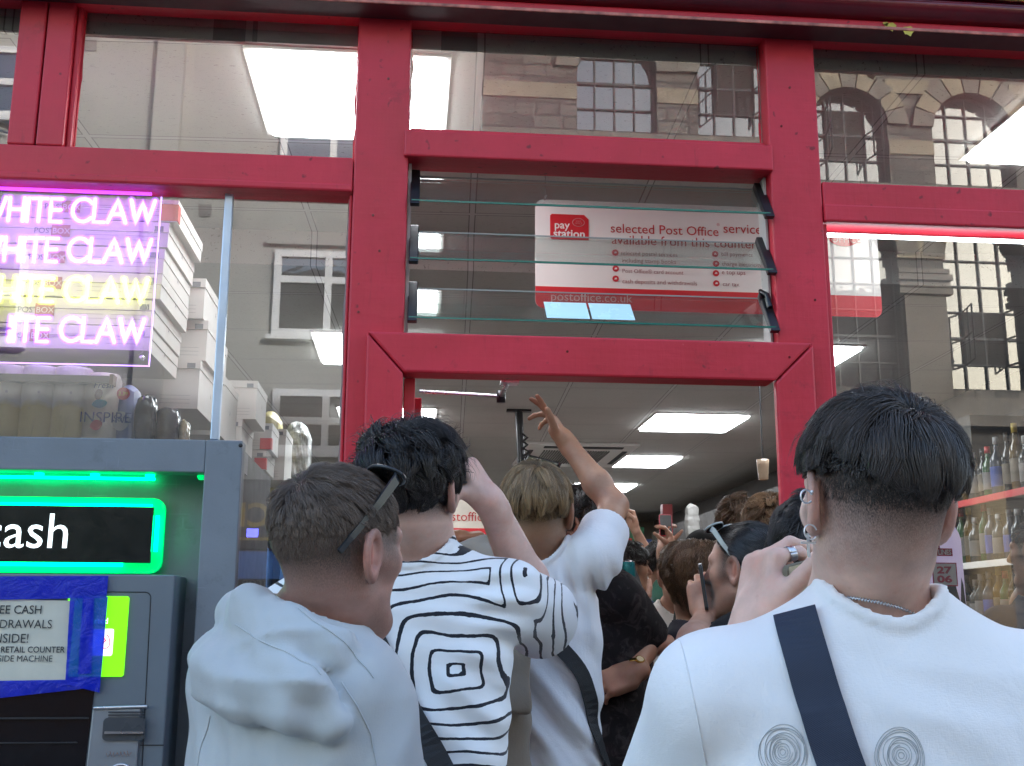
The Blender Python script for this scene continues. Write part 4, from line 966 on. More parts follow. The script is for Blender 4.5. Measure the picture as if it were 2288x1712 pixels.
for i in range(26): x = 1.10+.022*i; m.box((x, 6.35, 2.966), (x+.009, 7.1, 2.9745))
m.build('grille', pbr('grille_grey', (.14, .14, .13), .5), ac)
MB().box((1.08, 6.13, 2.969), (1.74, 6.21, 2.9746)).box((.97, 6.35, 2.969), (1.01, 7.1, 2.9746)).box((1.77, 6.35, 2.969), (1.81, 7.1, 2.9746)).build('slot', M_BLACKM, ac)
# right-hand bottle shelves
def bottle_unit():
    t = thing('bottle_shelves', 'dark wall shelving with red edged shelves full of bottles in the right window', 'shelving', (3.2, 3.5, .17))
    MB().box((3.44, 1.6, .17), (3.499, 7.4, 2.75)).build('back', pbr('dark_back_panel', (.018, .017, .016), .5), t)
    for z, mt in ((2.215, M_POR), (1.88, M_WHITE), (1.545, M_POR), (1.2, M_WHITE), (.85, M_POR)):
        MB().box((3.02, 1.6, z-.028), (3.439, 7.4, z-.004)).build('shelf', pbr('dark_shelf', (.05, .045, .04), .5), t)
        MB().box((2.995, 1.6, z-.034), (3.0198, 7.4, z)).build('shelf_edge', mt, t)
    m = MB()
    for y in (1.6, 3.5, 5.4, 7.36): m.box((3.03, y-.02, .17), (3.06, y-.001, 2.7))
    m.build('upright', M_BLACKM, t)
    return t
bottle_unit()
def bottle_glass(name, c, rough=.08):
    return pbr(name, c, .14, var=.25, vs=10, spec=.4)
def bottle(name, label, gl, labc, capc, h=.29, r=.038, neck=.014, grp=None):
    t = thing(name, label, 'bottle', (0, 0, 0), grp)
    pr = [(0, 0), (r*.95, .002), (r, .01), (r, h*.56), (r*.92, h*.63), (neck*1.15, h*.74), (neck, h*.8), (neck, h*.92), (0, h*.92)]
    MB().lathe(pr, n=14).build('glass', gl, t)
    MB().lathe([(r+.0006, h*.14), (r+.0008, h*.15), (r+.0008, h*.47), (r+.0006, h*.48)], n=14).build('label', labc, t)
    MB().lathe([(0, h), (neck*1.12, h), (neck*1.15, h*.86), (neck*1.02, h*.86)], n=12).build('cap', capc, t)
    return t
kinds = [('black glass', (.012, .013, .012), 'cream', (.13, .12, .09), 'black', (.02, .02, .02), .30), ('clear glass', (.05, .055, .055), 'white', (.15, .145, .14), 'silver', (.4, .4, .4), .29),
         ('amber glass', (.10, .06, .010), 'cream', (.12, .10, .07), 'gold', (.45, .33, .05), .31), ('blue labelled glass', (.04, .05, .07), 'blue', (.03, .06, .26), 'white', (.3, .3, .3), .28),
         ('green glass', (.03, .08, .03), 'white', (.14, .14, .12), 'red', (.4, .03, .03), .30)]
lv_ = {2.215: 'top red edged shelf', 1.88: 'middle white edged shelf', 1.545: 'lower red edged shelf'}
protos = {}
rb = np.random.default_rng(12)
for z in (2.215, 1.88, 1.545):
    y = 1.75; i = 0
    while y < 5.2:
        ki = int(rb.random()*5) if z < 2.2 else [1, 2, 0, 3, 4, 0, 1, 2][i % 8]
        nm, gc, ln, lc, cn, cc, hh = kinds[ki]; grp = '%s bottles on the %s' % (nm, lv_[z]); lb = '%s bottle with %s label and %s cap on the %s' % (nm, ln, cn, lv_[z])
        hh *= (1 if z > 2.2 else .9)
        if (ki, z) not in protos:
            protos[(ki, z)] = bottle('bottle', lb, bottle_glass('bottle_'+nm, gc), pbr('label_'+ln, lc, .6), pbr('cap_'+cn, cc, .35), hh, .036+.004*(ki % 2), grp=grp)
            protos[(ki, z)].location = (3.065, y, z+.001); ORG[protos[(ki, z)].name] = np.array((3.065, y, z))
            base = protos[(ki, z)]
        else:
            base = protos[(ki, z)]; d = Vector((3.065+.02*rb.random(), y, z+.001))-base.location
            sc_b = .86+.3*rb.random(); dup(base, d, lb, grp, rotz=rb.random()*6, scale=(.95, .95, sc_b))
        y += .080+.014*rb.random(); i += 1
# back of the shop: shelving with packets
def gondola(x0, x1, y, h, label):
    t = thing('shop_shelving', label, 'shelving', ((x0+x1)/2, y, .17))
    MB().box((x0, y+.35, .17), (x1, y+.38, h)).build('back', pbr('dark_back_panel', (0, 0, 0)), t)
    m = MB()
    for k_ in range(5): z = .5+(h-.6)*k_/4; m.box((x0, y, z-.02), (x1, y+.349, z))
    m.build('shelf', pbr('dark_shelf', (0, 0, 0)), t)
    r2 = np.random.default_rng(int(y*10+x0*3)); n = 0
    for k_ in range(5):
        z = .5+(h-.6)*k_/4; x = x0+.03
        while x < x1-.2 and n < 70:
            wv = .1+.16*r2.random(); hv = .12+.2*r2.random(); c_ = int(r2.random()*6)
            MB().box((x, y+.03, z+.001), (x+wv, y+.3, z+hv)).build('packet', pbr('goods_%d' % c_, [(.35, .03, .03), (.3, .24, .05), (.05, .16, .08), (.06, .09, .22), (.4, .38, .33), (.05, .045, .04)][c_], .45, var=.4, vs=25), t, bevel=.005)
            x += wv+.02; n += 1
gondola(1.2, 3.3, 11.6, 2.6, 'dark shelving with coloured packets along the back of the shop')
t = thing('partition_post', 'dark red post standing behind the raised hands at the back', 'post', (2.55, 8.2, .17))
MB().box((2.50, 8.1, .17), (2.60, 8.2, 2.72)).build('post', pbr('dark_red_post', (.16, .015, .015), .5), t); MB().box((2.47, 8.07, .17), (2.63, 8.23, .25)).build('foot', M_BLACKM, t)
t = thing('wall_cabinet', 'dark overhead cabinet along the right side behind the crowd', 'cabinet', (2.9, 7, 2.4))
MB().box((3.10, 3.0, 2.35), (3.45, 11.4, 2.70)).build('body', pbr('dark_brown_cabinet', (.035, .028, .02), .5), t); MB().box((3.085, 3.0, 2.36), (3.0995, 11.4, 2.38)).build('edge', M_WOOD, t)
p = onY(1502, 1130, 5.6)
t = crumple((p[0]-.055, 5.55, onY(1502, 1185, 5.6)[2]), (p[0]+.05, 5.66, onY(1502, 1092, 5.6)[2]), 77, .009).build('plastic_bag', pbr('white_plastic_bag', (.24, .235, .22), .7, var=.1, spec=.1), None, (p[0], 5.6, onY(1502, 1178, 5.6)[2])); tag(t, 'white crumpled plastic bag hanging above the dark slicked hair', 'plastic bag')
p = onY(1655, 1015, 3.0)
t = thing('glass_lamp', 'small glass cup lamp hanging beside the right door post', 'lamp', p)
MB().lathe([(.026, -.06), (.033, .02), (.034, .05), (.0, .052)], p, n=14).build('shade', pbr('smoked_glass', (.35, .26, .18), .15), t); MB().tube([(p[0], p[1], p[2]+.05), (p[0], p[1], 2.999)], .004, n=6).build('cord', M_BLACK, t)
MB().lathe([(0, -.02), (.012, -.01), (.012, .012), (0, .02)], p, n=10).build('bulb', emit('amber_bulb', (1, .55, .2), .8), t)
# club night poster in the right window
YP = .10; pt = thing('event_poster', 'pink and purple round topped poster with the date 27 06 in the right window', 'poster', onY(2020, 1372, YP))
a, b_ = onY(2083, 1372, YP), onY(2070, 1160, YP); ztop = onY(2020, 1095, YP)[2]; x0p = onY(1890, 1372, YP)[0]; x1p = (a[0]+b_[0])/2
wv, hv = x1p-x0p, ztop-a[2]
outl = [(0, 0), (wv, 0), (wv, hv*.72)]+[(wv/2+wv/2*math.cos(t_), hv*.72+hv*.28*math.sin(t_)) for t_ in np.linspace(.1, math.pi-.1, 16)]+[(0, hv*.72)]
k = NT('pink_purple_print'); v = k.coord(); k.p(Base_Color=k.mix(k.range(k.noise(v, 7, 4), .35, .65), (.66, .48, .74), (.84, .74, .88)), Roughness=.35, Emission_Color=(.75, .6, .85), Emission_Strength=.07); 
MB().prism(outl, (x0p, YP, a[2]), X3, Z3, Y3, .004).build('card', k.m, pt)
PP = lambda x, y: onY(x, y, YP-.001)
sil = [(1960, 1372), (2083, 1372), (2079, 1310), (2074, 1260), (2070, 1245), (2068, 1300), (2058, 1262), (2040, 1245), (2022, 1255), (2010, 1275), (1995, 1262), (1975, 1285), (1962, 1300)]
MB().prism([(q[0], q[2]) for q in (PP(*s_) for s_ in sil)], (0, YP-.0012, 0), X3, Z3, Y3, .001).build('dark_silhouette', pbr('black_print', (.02, .018, .022), .4), pt)
m = MB(); mw = MB()
for body, xr_, yb, hpx, bd in (('PRESENTS:', 2024, 1182, 11, .02), ('BACKSY & LINES', 2050, 1197, 11, .02), ('MCS', 2010, 1211, 11, .02), ('4 BAR', 2026, 1292, 14, .02), ('DONNIE DARKO', 2050, 1312, 14, .02)):
    o = PP(xr_, yb); h_ = PP(xr_, yb-hpx)[2]-o[2]; v_, _ = text_mesh(body, 0, bd); wd = h_*.8*np.ptp(v_[:, 0])/np.ptp(v_[:, 1])
    m.box((o[0]-wd-.004, YP-.0020, o[2]-.0035), (o[0]+.004, YP-.0013, o[2]+h_+.0035)); mw.text(body, (o[0]-wd, YP-.0026, o[2]), X3, Z3, w=wd, h=h_, bold=bd)
a, b_ = PP(2014, 1262), PP(2058, 1216); m.box((a[0]-.003, YP-.0020, a[2]-.003), (b_[0]+.003, YP-.0013, b_[2]+.003))
mw.box((a[0], YP-.0024, a[2]), (b_[0], YP-.0021, b_[2]))
a2, b2 = PP(2000, 1358), PP(2060, 1345); mw.box((a2[0]-.02, YP-.0024, a2[2]), (b2[0], YP-.0015, b2[2]))
for i in range(3): x = b2[0]-.014-.011*i; m.box((x, YP-.0029, a2[2]+.002), (x+.008, YP-.00245, b2[2]-.002))
m.text('27', (PP(2020, 1238)[0], YP-.0028, PP(2020, 1238)[2]), X3, Z3, w=PP(2051, 1238)[0]-PP(2020, 1238)[0], h=PP(2020, 1222)[2]-PP(2020, 1238)[2], bold=.04)
m.text('06', (PP(2020, 1257)[0], YP-.0028, PP(2020, 1257)[2]), X3, Z3, w=PP(2051, 1238)[0]-PP(2020, 1238)[0], h=PP(2020, 1222)[2]-PP(2020, 1238)[2], bold=.04)
m.build('red_lettering', pbr('dark_red_print', (.45, .03, .08), .4), pt); mw.build('white_lettering', pbr('white_print', (.85, .8, .84), .4), pt)
# ================================================================== soft-body modelling: distance fields -> one continuous mesh
def nrm(v): v = np.asarray(v, float); return v/(np.linalg.norm(v)+1e-12)
def rcone(P, a, b, ra, rb):
    a = np.asarray(a, np.float32); b = np.asarray(b, np.float32); ab = b-a
    t = np.clip(((P-a)@ab)/max(1e-9, ab@ab), 0, 1)
    return np.linalg.norm(P-a-t[:, None]*ab, axis=1)-(ra+(rb-ra)*t)
def ell(P, c, r):
    q = P-np.asarray(c, np.float32); r = np.asarray(r, np.float32)
    k0 = np.linalg.norm(q/r, axis=1); k1 = np.linalg.norm(q/(r*r), axis=1)
    return k0*(k0-1)/np.maximum(k1, 1e-6)
def smin(a, b, k):
    h = np.clip(.5+.5*(b-a)/k, 0, 1); return b*(1-h)+a*h-k*h*(1-h)
def smax(a, b, k): return -smin(-a, -b, k)
def rbox(P, c, h, r):
    q = np.abs(P-np.asarray(c, np.float32))-(np.asarray(h, np.float32)-r)
    return np.linalg.norm(np.maximum(q, 0), axis=1)+np.minimum(q.max(1), 0)-r
def surface(f, lo, hi, h, B=6):
    """surface nets over a sparse block grid"""
    lo = np.asarray(lo, float); hi = np.asarray(hi, float)
    nb = np.maximum(1, np.ceil((hi-lo)/(h*B)).astype(int)); n = nb*B
    g = [lo[i]+(np.arange(nb[i])+.5)*B*h-h*.5 for i in range(3)]
    C = np.stack(np.meshgrid(*g, indexing='ij'), -1).reshape(-1, 3).astype(np.float32)
    d = f(C); act = np.abs(d) < B*h*.87*1.45+h
    vol = np.repeat(np.repeat(np.repeat(np.where(d < 0, -1., 1.).reshape(nb).astype(np.float32), B, 0), B, 1), B, 2)
    ids = np.argwhere(act.reshape(nb)); off = np.stack(np.meshgrid(*[np.arange(B)]*3, indexing='ij'), -1).reshape(-1, 3)
    for s in range(0, len(ids), 3000):
        I = (ids[s:s+3000, None, :]*B+off[None]).reshape(-1, 3)
        vol[I[:, 0], I[:, 1], I[:, 2]] = f((lo+I*h).astype(np.float32))
    vol[0] = vol[-1] = 1; vol[:, 0] = vol[:, -1] = 1; vol[:, :, 0] = vol[:, :, -1] = 1
    S = vol < 0; cnt = np.zeros(n-1, np.int8); cs = [(a, b, c) for a in (0, 1) for b in (0, 1) for c in (0, 1)]
    for a, b, c in cs: cnt += S[a:n[0]-1+a, b:n[1]-1+b, c:n[2]-1+c]
    m = (cnt > 0) & (cnt < 8); cell = np.argwhere(m); idx = -np.ones(n-1, int); idx[m] = np.arange(len(cell))
    acc = np.zeros((len(cell), 3)); num = np.zeros(len(cell))
    for ax in range(3):
        for p in (0, 1):
            for q in (0, 1):
                a = np.zeros(3, int); o = [i for i in range(3) if i != ax]; a[o[0]] = p; a[o[1]] = q; b = a.copy(); b[ax] = 1
                va = vol[tuple((cell+a).T)]; vb = vol[tuple((cell+b).T)]; k = (va < 0) != (vb < 0)
                t = va[k]/(va[k]-vb[k]); acc[k] += a+t[:, None]*(b-a); num[k] += 1
    V = lo+(cell+acc/num[:, None])*h; F = []
    for ax in range(3):
        o = [i for i in range(3) if i != ax]
        sl0 = [slice(None)]*3; sl1 = [slice(None)]*3; sl0[ax] = slice(0, -1); sl1[ax] = slice(1, None)
        ch = S[tuple(sl0)] != S[tuple(sl1)]; e = np.argwhere(ch)
        e = e[(e[:, o[0]] > 0) & (e[:, o[1]] > 0) & (e[:, o[0]] < n[o[0]]-1) & (e[:, o[1]] < n[o[1]]-1)]
        inside = S[tuple(e.T)]; qs = []
        for p, q in ((1, 1), (0, 1), (0, 0), (1, 0)):
            c = e.copy(); c[:, o[0]] -= p; c[:, o[1]] -= q; qs.append(idx[tuple(c.T)])
        Q = np.stack(qs, 1)
        flip = inside if ax != 1 else ~inside
        Q = np.where(flip[:, None], Q, Q[:, ::-1]); F.append(Q)
    return V, np.concatenate(F)
class Shell:
    def __init__(s): s.V = []; s.F = []; s.A = {}; s.n = 0; s.MI = []
    def add(s, V, F, mi=0, **attr):
        s.V.append(V); s.F.append(F+s.n); s.MI.append(np.full(len(F), mi))
        for k, a in attr.items(): s.A.setdefault(k, []).append((s.n, np.asarray(a, np.float32)))
        s.n += len(V); return s
    def build(s, name, mats, parent=None, org=None, smooth=True):
        V = np.concatenate(s.V); F = np.concatenate(s.F)
        if parent is not None: org = ORG[parent.name]
        me = bpy.data.meshes.new(name); me.vertices.add(len(V)); me.vertices.foreach_set('co', (V-org).astype(np.float32).ravel())
        k = F.shape[1]; me.loops.add(F.size); me.loops.foreach_set('vertex_index', F.astype(np.int32).ravel())
        me.polygons.add(len(F)); me.polygons.foreach_set('loop_start', np.arange(0, F.size, k, dtype=np.int32))
        me.polygons.foreach_set('use_smooth', np.ones(len(F), bool) if smooth else np.zeros(len(F), bool))
        for m in (mats if isinstance(mats, (list, tuple)) else [mats]): me.materials.append(m)
        me.polygons.foreach_set('material_index', np.concatenate(s.MI).astype(np.int32))
        me.update(calc_edges=True)
        for nm, parts in s.A.items():
            a = me.attributes.new(nm, 'FLOAT', 'POINT'); buf = np.zeros(len(V), np.float32)
            for o, x in parts: buf[o:o+len(x)] = x
            a.data.foreach_set('value', buf)
        me.validate(); 
        return link_obj(name, me, parent, org)
def wav(P, seed, k, n=5, warp=.5):
    """smooth pseudo-random field in about -1..1 (k = spatial frequency, may be a 3-vector)"""
    r = np.random.default_rng(seed); k = np.asarray(k, float)*np.ones(3); out = np.zeros(len(P), np.float32)
    for i in range(n):
        d = r.normal(size=3); d /= np.linalg.norm(d); d2 = r.normal(size=3); d2 /= np.linalg.norm(d2); f = .6+.9*r.random()
        out += np.sin((P@(d*k*f).astype(np.float32))+warp*2*np.sin(P@(d2*k*.6).astype(np.float32)+r.random()*6)+r.random()*6.28)
    return out/n*1.5
def folds(P, dirs, amp, seed):
    """cloth creases: ridges running along each direction, spaced by the given wavelength"""
    out = np.zeros(len(P), np.float32)
    for i, (d, wl, c, rad) in enumerate(dirs):
        r = np.random.default_rng(seed+i); d = nrm(d); a = nrm(np.cross(d, (.2, 1, .1))); w = wav(P, seed+50+i, 9, 3)
        ph = (P@a.astype(np.float32))*6.283/wl+1.6*w+r.random()*6
        s = np.sin(ph); ridge = np.sign(s)*np.abs(s)**1.4
        env = np.exp(-(np.linalg.norm(P-np.asarray(c, np.float32), axis=1)/rad)**2)*(.65+.35*wav(P, seed+90+i, 14, 3))
        out += ridge*env
    return out*amp

# ------------------------------------------------------------------ skin, hair and cloth materials
def skin_mat(name, c, hair, stub_noise=900):
    k = NT(name); v = k.coord(); c = lin(c)
    at_ = k.n('Attribute'); at_.attribute_name = 'stub'; ar = k.n('Attribute'); ar.attribute_name = 'red'
    n1 = k.noise(v, 18, 5, .6); n2 = k.noise(v, 60, 3)
    base = k.mix(k.range(n1, .3, .7), tuple(x*.80 for x in c), tuple(min(1, x*1.10) for x in c))
    base = k.mix(k.range(k.noise(v, 38, 4, .7), .5, .68, 0, .32), base, (c[0]*1.0, c[1]*.72, c[2]*.66))
    base = k.mix(k.math('MULTIPLY', ar.outputs['Fac'], .55), base, (c[0]*.95, c[1]*.42, c[2]*.36))
    base = k.mix(k.range(n2, .66, .74, 0, .16), base, (c[0]*.6, c[1]*.4, c[2]*.35))
    hn = k.noise(k.coord(scale=(1, 1, .35)), stub_noise, 2, .5)
    f = k.math('ADD', at_.outputs['Fac'], k.math('MULTIPLY', k.math('SUBTRACT', hn, .5), k.math('MULTIPLY', at_.outputs['Fac'], 1.1)), clamp=True)
    base = k.mix(f, base, hair)
    k.p(Base_Color=base, Roughness=k.range(n2, .2, .8, .42, .58)); k.b.inputs['Specular IOR Level'].default_value = .35
    k.b.inputs['Subsurface Weight'].default_value = .12; k.b.inputs['Subsurface Radius'].default_value = (1, .35, .2); k.b.inputs['Subsurface Scale'].default_value = .008
    k.bump(k.math('ADD', k.noise(v, 380, 3), k.math('MULTIPLY', k.math('MULTIPLY', hn, at_.outputs['Fac']), 1.5)), .16, .002); return k.m
def hair_mat(name, c, c2, rough=.38):
    k = NT(name); a = k.n('Attribute'); a.attribute_name = 'tone'; t = k.n('Attribute'); t.attribute_name = 'along'
    b = k.mix(a.outputs['Fac'], c, c2); b = k.mix(k.math('MULTIPLY', t.outputs['Fac'], .35), b, tuple(min(1, x*1.5) for x in c2))
    k.p(Base_Color=b, Roughness=rough); k.b.inputs['Specular IOR Level'].default_value = .55; return k.m
def cloth_mat(name, c, weave=700, var=.05, rough=.85, bump=.12, dark=None):
    k = NT(name); v = k.coord(); c = lin(c)
    n1 = k.noise(v, 7, 4); base = k.mix(k.range(n1, .3, .7), tuple(x*(1-var) for x in c), tuple(min(1, x*(1+var)) for x in c))
    wv = k.math('ADD', k.noise(k.coord(scale=(1, 1, .25)), weave, 2), k.noise(k.coord(scale=(.25, .25, 1)), weave, 2))
    if dark:
        vo = k.noise(v, 22, 5, .65, dist=1.2); base = k.mix(k.range(vo, .5, .62), base, dark)
    k.p(Base_Color=base, Roughness=rough); k.b.inputs['Sheen Weight'].default_value = .25*min(1, max(c)*1.5); k.b.inputs['Sheen Roughness'].default_value = .5; k.b.inputs['Specular IOR Level'].default_value = .2
    wr = k.math('ABSOLUTE', k.math('SUBTRACT', k.noise(k.coord(scale=(1, 1, .6)), 13, 4, .55, dist=1.6), .5))
    k.bump(k.math('ADD', k.math('ADD', wv, k.math('MULTIPLY', k.noise(v, 30, 4), 1.2)), k.math('MULTIPLY', wr, 7.)), bump*1.5, .004); return k.m

# ------------------------------------------------------------------ head
class Frame:
    """local frame: x right, y forward, z up; yaw turns clockwise seen from above (0 = facing into the shop)"""
    def __init__(s, o, yaw=0, pitch=0, roll=0, sc=1.):
        y, p, r = R(yaw), R(pitch), R(roll)
        fw = np.array([math.sin(y)*math.cos(p), math.cos(y)*math.cos(p), math.sin(p)]); rt = np.array([math.cos(y), -math.sin(y), 0]); up = np.cross(rt, fw)
        rt2 = rt*math.cos(r)-up*math.sin(r); up2 = rt*math.sin(r)+up*math.cos(r)
        s.o = np.asarray(o, float); s.M = np.stack([rt2, fw, up2], 1); s.sc = sc
    def w(s, p): return s.o+(np.asarray(p, float)*s.sc)@s.M.T
    def l(s, P): return (((P-s.o)@s.M)/s.sc).astype(np.float32)
    def d(s, v): return np.asarray(v, float)@s.M.T
HC, HR = np.array([0, -.014, .034]), np.array([.0755, .0965, .084])
def head_local(L, face=True):
    d = ell(L, HC, HR)
    d = smin(d, ell(L, (0, .022, -.03), (.060, .066, .083)), .03)
    d = smin(d, rcone(L, (0, .066, -.100), (0, .060, -.098), .020, .022), .03)
    Ls = L.copy(); Ls[:, 0] = np.abs(Ls[:, 0])
    d = smin(d, rcone(Ls, (.050, .004, -.055), (.016, .064, -.100), .018, .018), .025)
    d = smin(d, rcone(Ls, (.046, .052, -.012), (.058, .022, -.008), .020, .016), .025)
    d = smin(d, rcone(Ls, (.012, .080, .030), (.046, .066, .028), .011, .010), .016)
    d = smin(d, rcone(L, (0, .082, .018), (0, .104, -.020), .008, .0115), .012)
    d = smin(d, rcone(Ls, (.004, .094, -.026), (.013, .088, -.026), .007, .006), .008)
    d = smax(d, -ell(Ls, (.031, .097, .010), (.017, .016, .011)), .010)
    d = smin(d, ell(Ls, (.031, .073, .009), (.0125, .0125, .0115)), .003)
    d = smin(d, ell(L, (0, .083, -.052), (.021, .011, .0055)), .006); d = smin(d, ell(L, (0, .081, -.063), (.018, .011, .0065)), .006)
    # ears
    e = Ls-np.array([.0735, -.008, -.004], np.float32); a = R(24); ca, sa = math.cos(a), math.sin(a)
    u = e[:, 1]*ca-e[:, 0]*sa; wv = e[:, 1]*sa+e[:, 0]*ca; vv = e[:, 2]-.15*u   # u forward along the ear, wv outwards
    E = np.stack([u, wv-.006, vv], 1).astype(np.float32)
    rr = np.sqrt((E[:, 0]/(.0175+.10*np.clip(E[:, 2], -.03, .03)))**2+(E[:, 2]/.031)**2)
    ring = np.sqrt(((rr-1)*.018)**2+(E[:, 1]-.004)**2)-.0046
    ear = smin(ring, np.maximum(np.abs(E[:, 1]+.002)-.003, (rr-1)*.018), .004)
    ear = smin(ear, ell(E, (.004, .001, -.030), (.008, .005, .010)), .005)
    ear = smin(ear, rcone(E, (-.002, .002, -.010), (-.006, .003, .016), .003, .003), .004)
    ear = smin(ear, ell(E, (.014, -.001, -.006), (.006, .006, .007)), .004)
    return smin(d, ear, .006)
def neck_sdf(P, H, c7, rn=.056):
    a = H.w((0, -.022, -.035)); b = np.asarray(c7)+np.array([0, 0, .0]); fwd = H.d((0, 1, 0)); b2 = b+fwd*np.array([1, 1, 0])*.035
    d = rcone(P, a, b2, rn*H.sc, (rn+.004)*H.sc)
    return smin(d, rcone(P, b2, b2+np.array([0, 0, -.12]), rn+.006, .085), .04)

# ------------------------------------------------------------------ torso
TORSO = np.array([(.03, .055, .055, .01), (0, .075, .060, .005), (-.05, .140, .078, 0), (-.10, .176, .096, .005), (-.18, .182, .112, .015), (-.30, .170, .114, .02), (-.45, .158, .106, .015), (-.56, .168, .112, .005), (-.72, .178, .118, 0), (-.85, .17, .11, 0)])
def torso_local(L, wide=1., infl=0., drop=-.72, loose=0.):
    z = np.clip(L[:, 2], drop, .03); tz = TORSO[::-1]
    a = np.interp(z, tz[:, 0], tz[:, 1])*wide+infl+loose*np.clip(-z-.15, 0, .5); b = np.interp(z, tz[:, 0], tz[:, 2])+infl+loose*.8*np.clip(-z-.15, 0, .5); c = np.interp(z, tz[:, 0], tz[:, 3])
    q = (np.abs(L[:, 0]/a)**2.4+np.abs((L[:, 1]-c)/b)**2.4)**(1/2.4)
    d = (q-1)*np.minimum(a, b)*.9
    dz = np.maximum(L[:, 2]-.03, drop-L[:, 2])
    return np.where(dz > 0, np.sqrt(np.maximum(d, 0)**2+dz**2), np.maximum(d, dz)).astype(np.float32)

# ------------------------------------------------------------------ hands
FING = [(.030, .074, .0088), (.0105, .082, .0090), (-.0095, .076, .0086), (-.0285, .060, .0078)]
def hand_sdf(P, wrist, z, y, right, curl, thumb=(.5, .35, .3), spread=.08, sc=1.):
    """z: wrist to knuckles, y: out of the palm; curl: per finger three bend angles (deg)"""
    z = nrm(z); y = nrm(np.asarray(y)-np.dot(y, z)*z); x = np.cross(y, z)*(-1 if right else 1)
    M = np.stack([x, y, z], 1); L = (((P-wrist)@M)/sc).astype(np.float32)
    d = rbox(L, (.001, 0, .050), (.040, .0135, .045), .0125)
    d = smin(d, rcone(L, (0, 0, -.02), (0, 0, .02), .026, .024), .02)
    d = smin(d, rcone(L, (.024, .008, .012), (.036, .012, .045), .017, .014), .015)
    d = smin(d, rcone(L, (-.026, .007, .02), (-.028, .006, .07), .013, .011), .015)
    for (bx, ln, r), cu in zip(FING, curl):
        p = np.array([bx, -.001, .088+(-.003 if abs(bx) > .02 else 0)-(.006 if bx < -.02 else 0)]); ang = 0; fd = None
        for k, (fr, rad) in enumerate(((.46, 1), (.30, .93), (.24, .84))):
            ang += R(cu[k]); dv = np.array([bx*spread*30*math.cos(ang)*.6, math.sin(ang), math.cos(ang)]); dv /= np.linalg.norm(dv)
            q = p+dv*ln*fr; seg = rcone(L, p, q, r*rad*1.02, r*(rad-.07)); fd = seg if fd is None else smin(fd, seg, .004); p = q
        d = smin(d, fd, .007)
    p = np.array([.032, .010, .028]); a, b, c = thumb; dv = nrm((.75-a*.5, .15+a, .75)); td = None
    for ln, r0, r1, bend in ((.044, .0135, .0115, 0), (.032, .0112, .0098, b), (.026, .0098, .0078, c)):
        dv = nrm(dv+np.array([-bend*.6, bend*.5, bend*.6])); q = p+dv*ln; seg = rcone(L, p, q, r0, r1); td = seg if td is None else smin(td, seg, .004); p = q
    d = smin(d, td, .010)
    return d*sc

# ------------------------------------------------------------------ hair made of many thin tapering strands
def strands(Pts, wid, outward, taper=.25):
    """(N,S,3) centre lines -> triangular tubes"""
    N, S, _ = Pts.shape; T = np.gradient(Pts, axis=1); T /= np.linalg.norm(T, axis=2, keepdims=True)+1e-9
    A = np.cross(T, outward); A /= np.linalg.norm(A, axis=2, keepdims=True)+1e-9; Bv = np.cross(A, T)
    s = np.linspace(0, 1, S); prof = (1-(1-taper)*s**2.2)*np.minimum(1, .5+s*6); w_ = wid[:, None, None]*prof[None, :, None]
    V = np.stack([Pts+A*w_, Pts-A*w_, Pts+Bv*w_*.7], 2).reshape(-1, 3)
    base = (np.arange(N)[:, None, None]*S*3+np.arange(S-1)[None, :, None]*3)
    F = []
    for i, j in ((0, 1), (1, 2), (2, 0)):
        F.append(np.stack([base[..., 0]+i, base[..., 0]+j, base[..., 0]+j+3, base[..., 0]+i+3], -1).reshape(-1, 4))
    return V, np.concatenate(F)
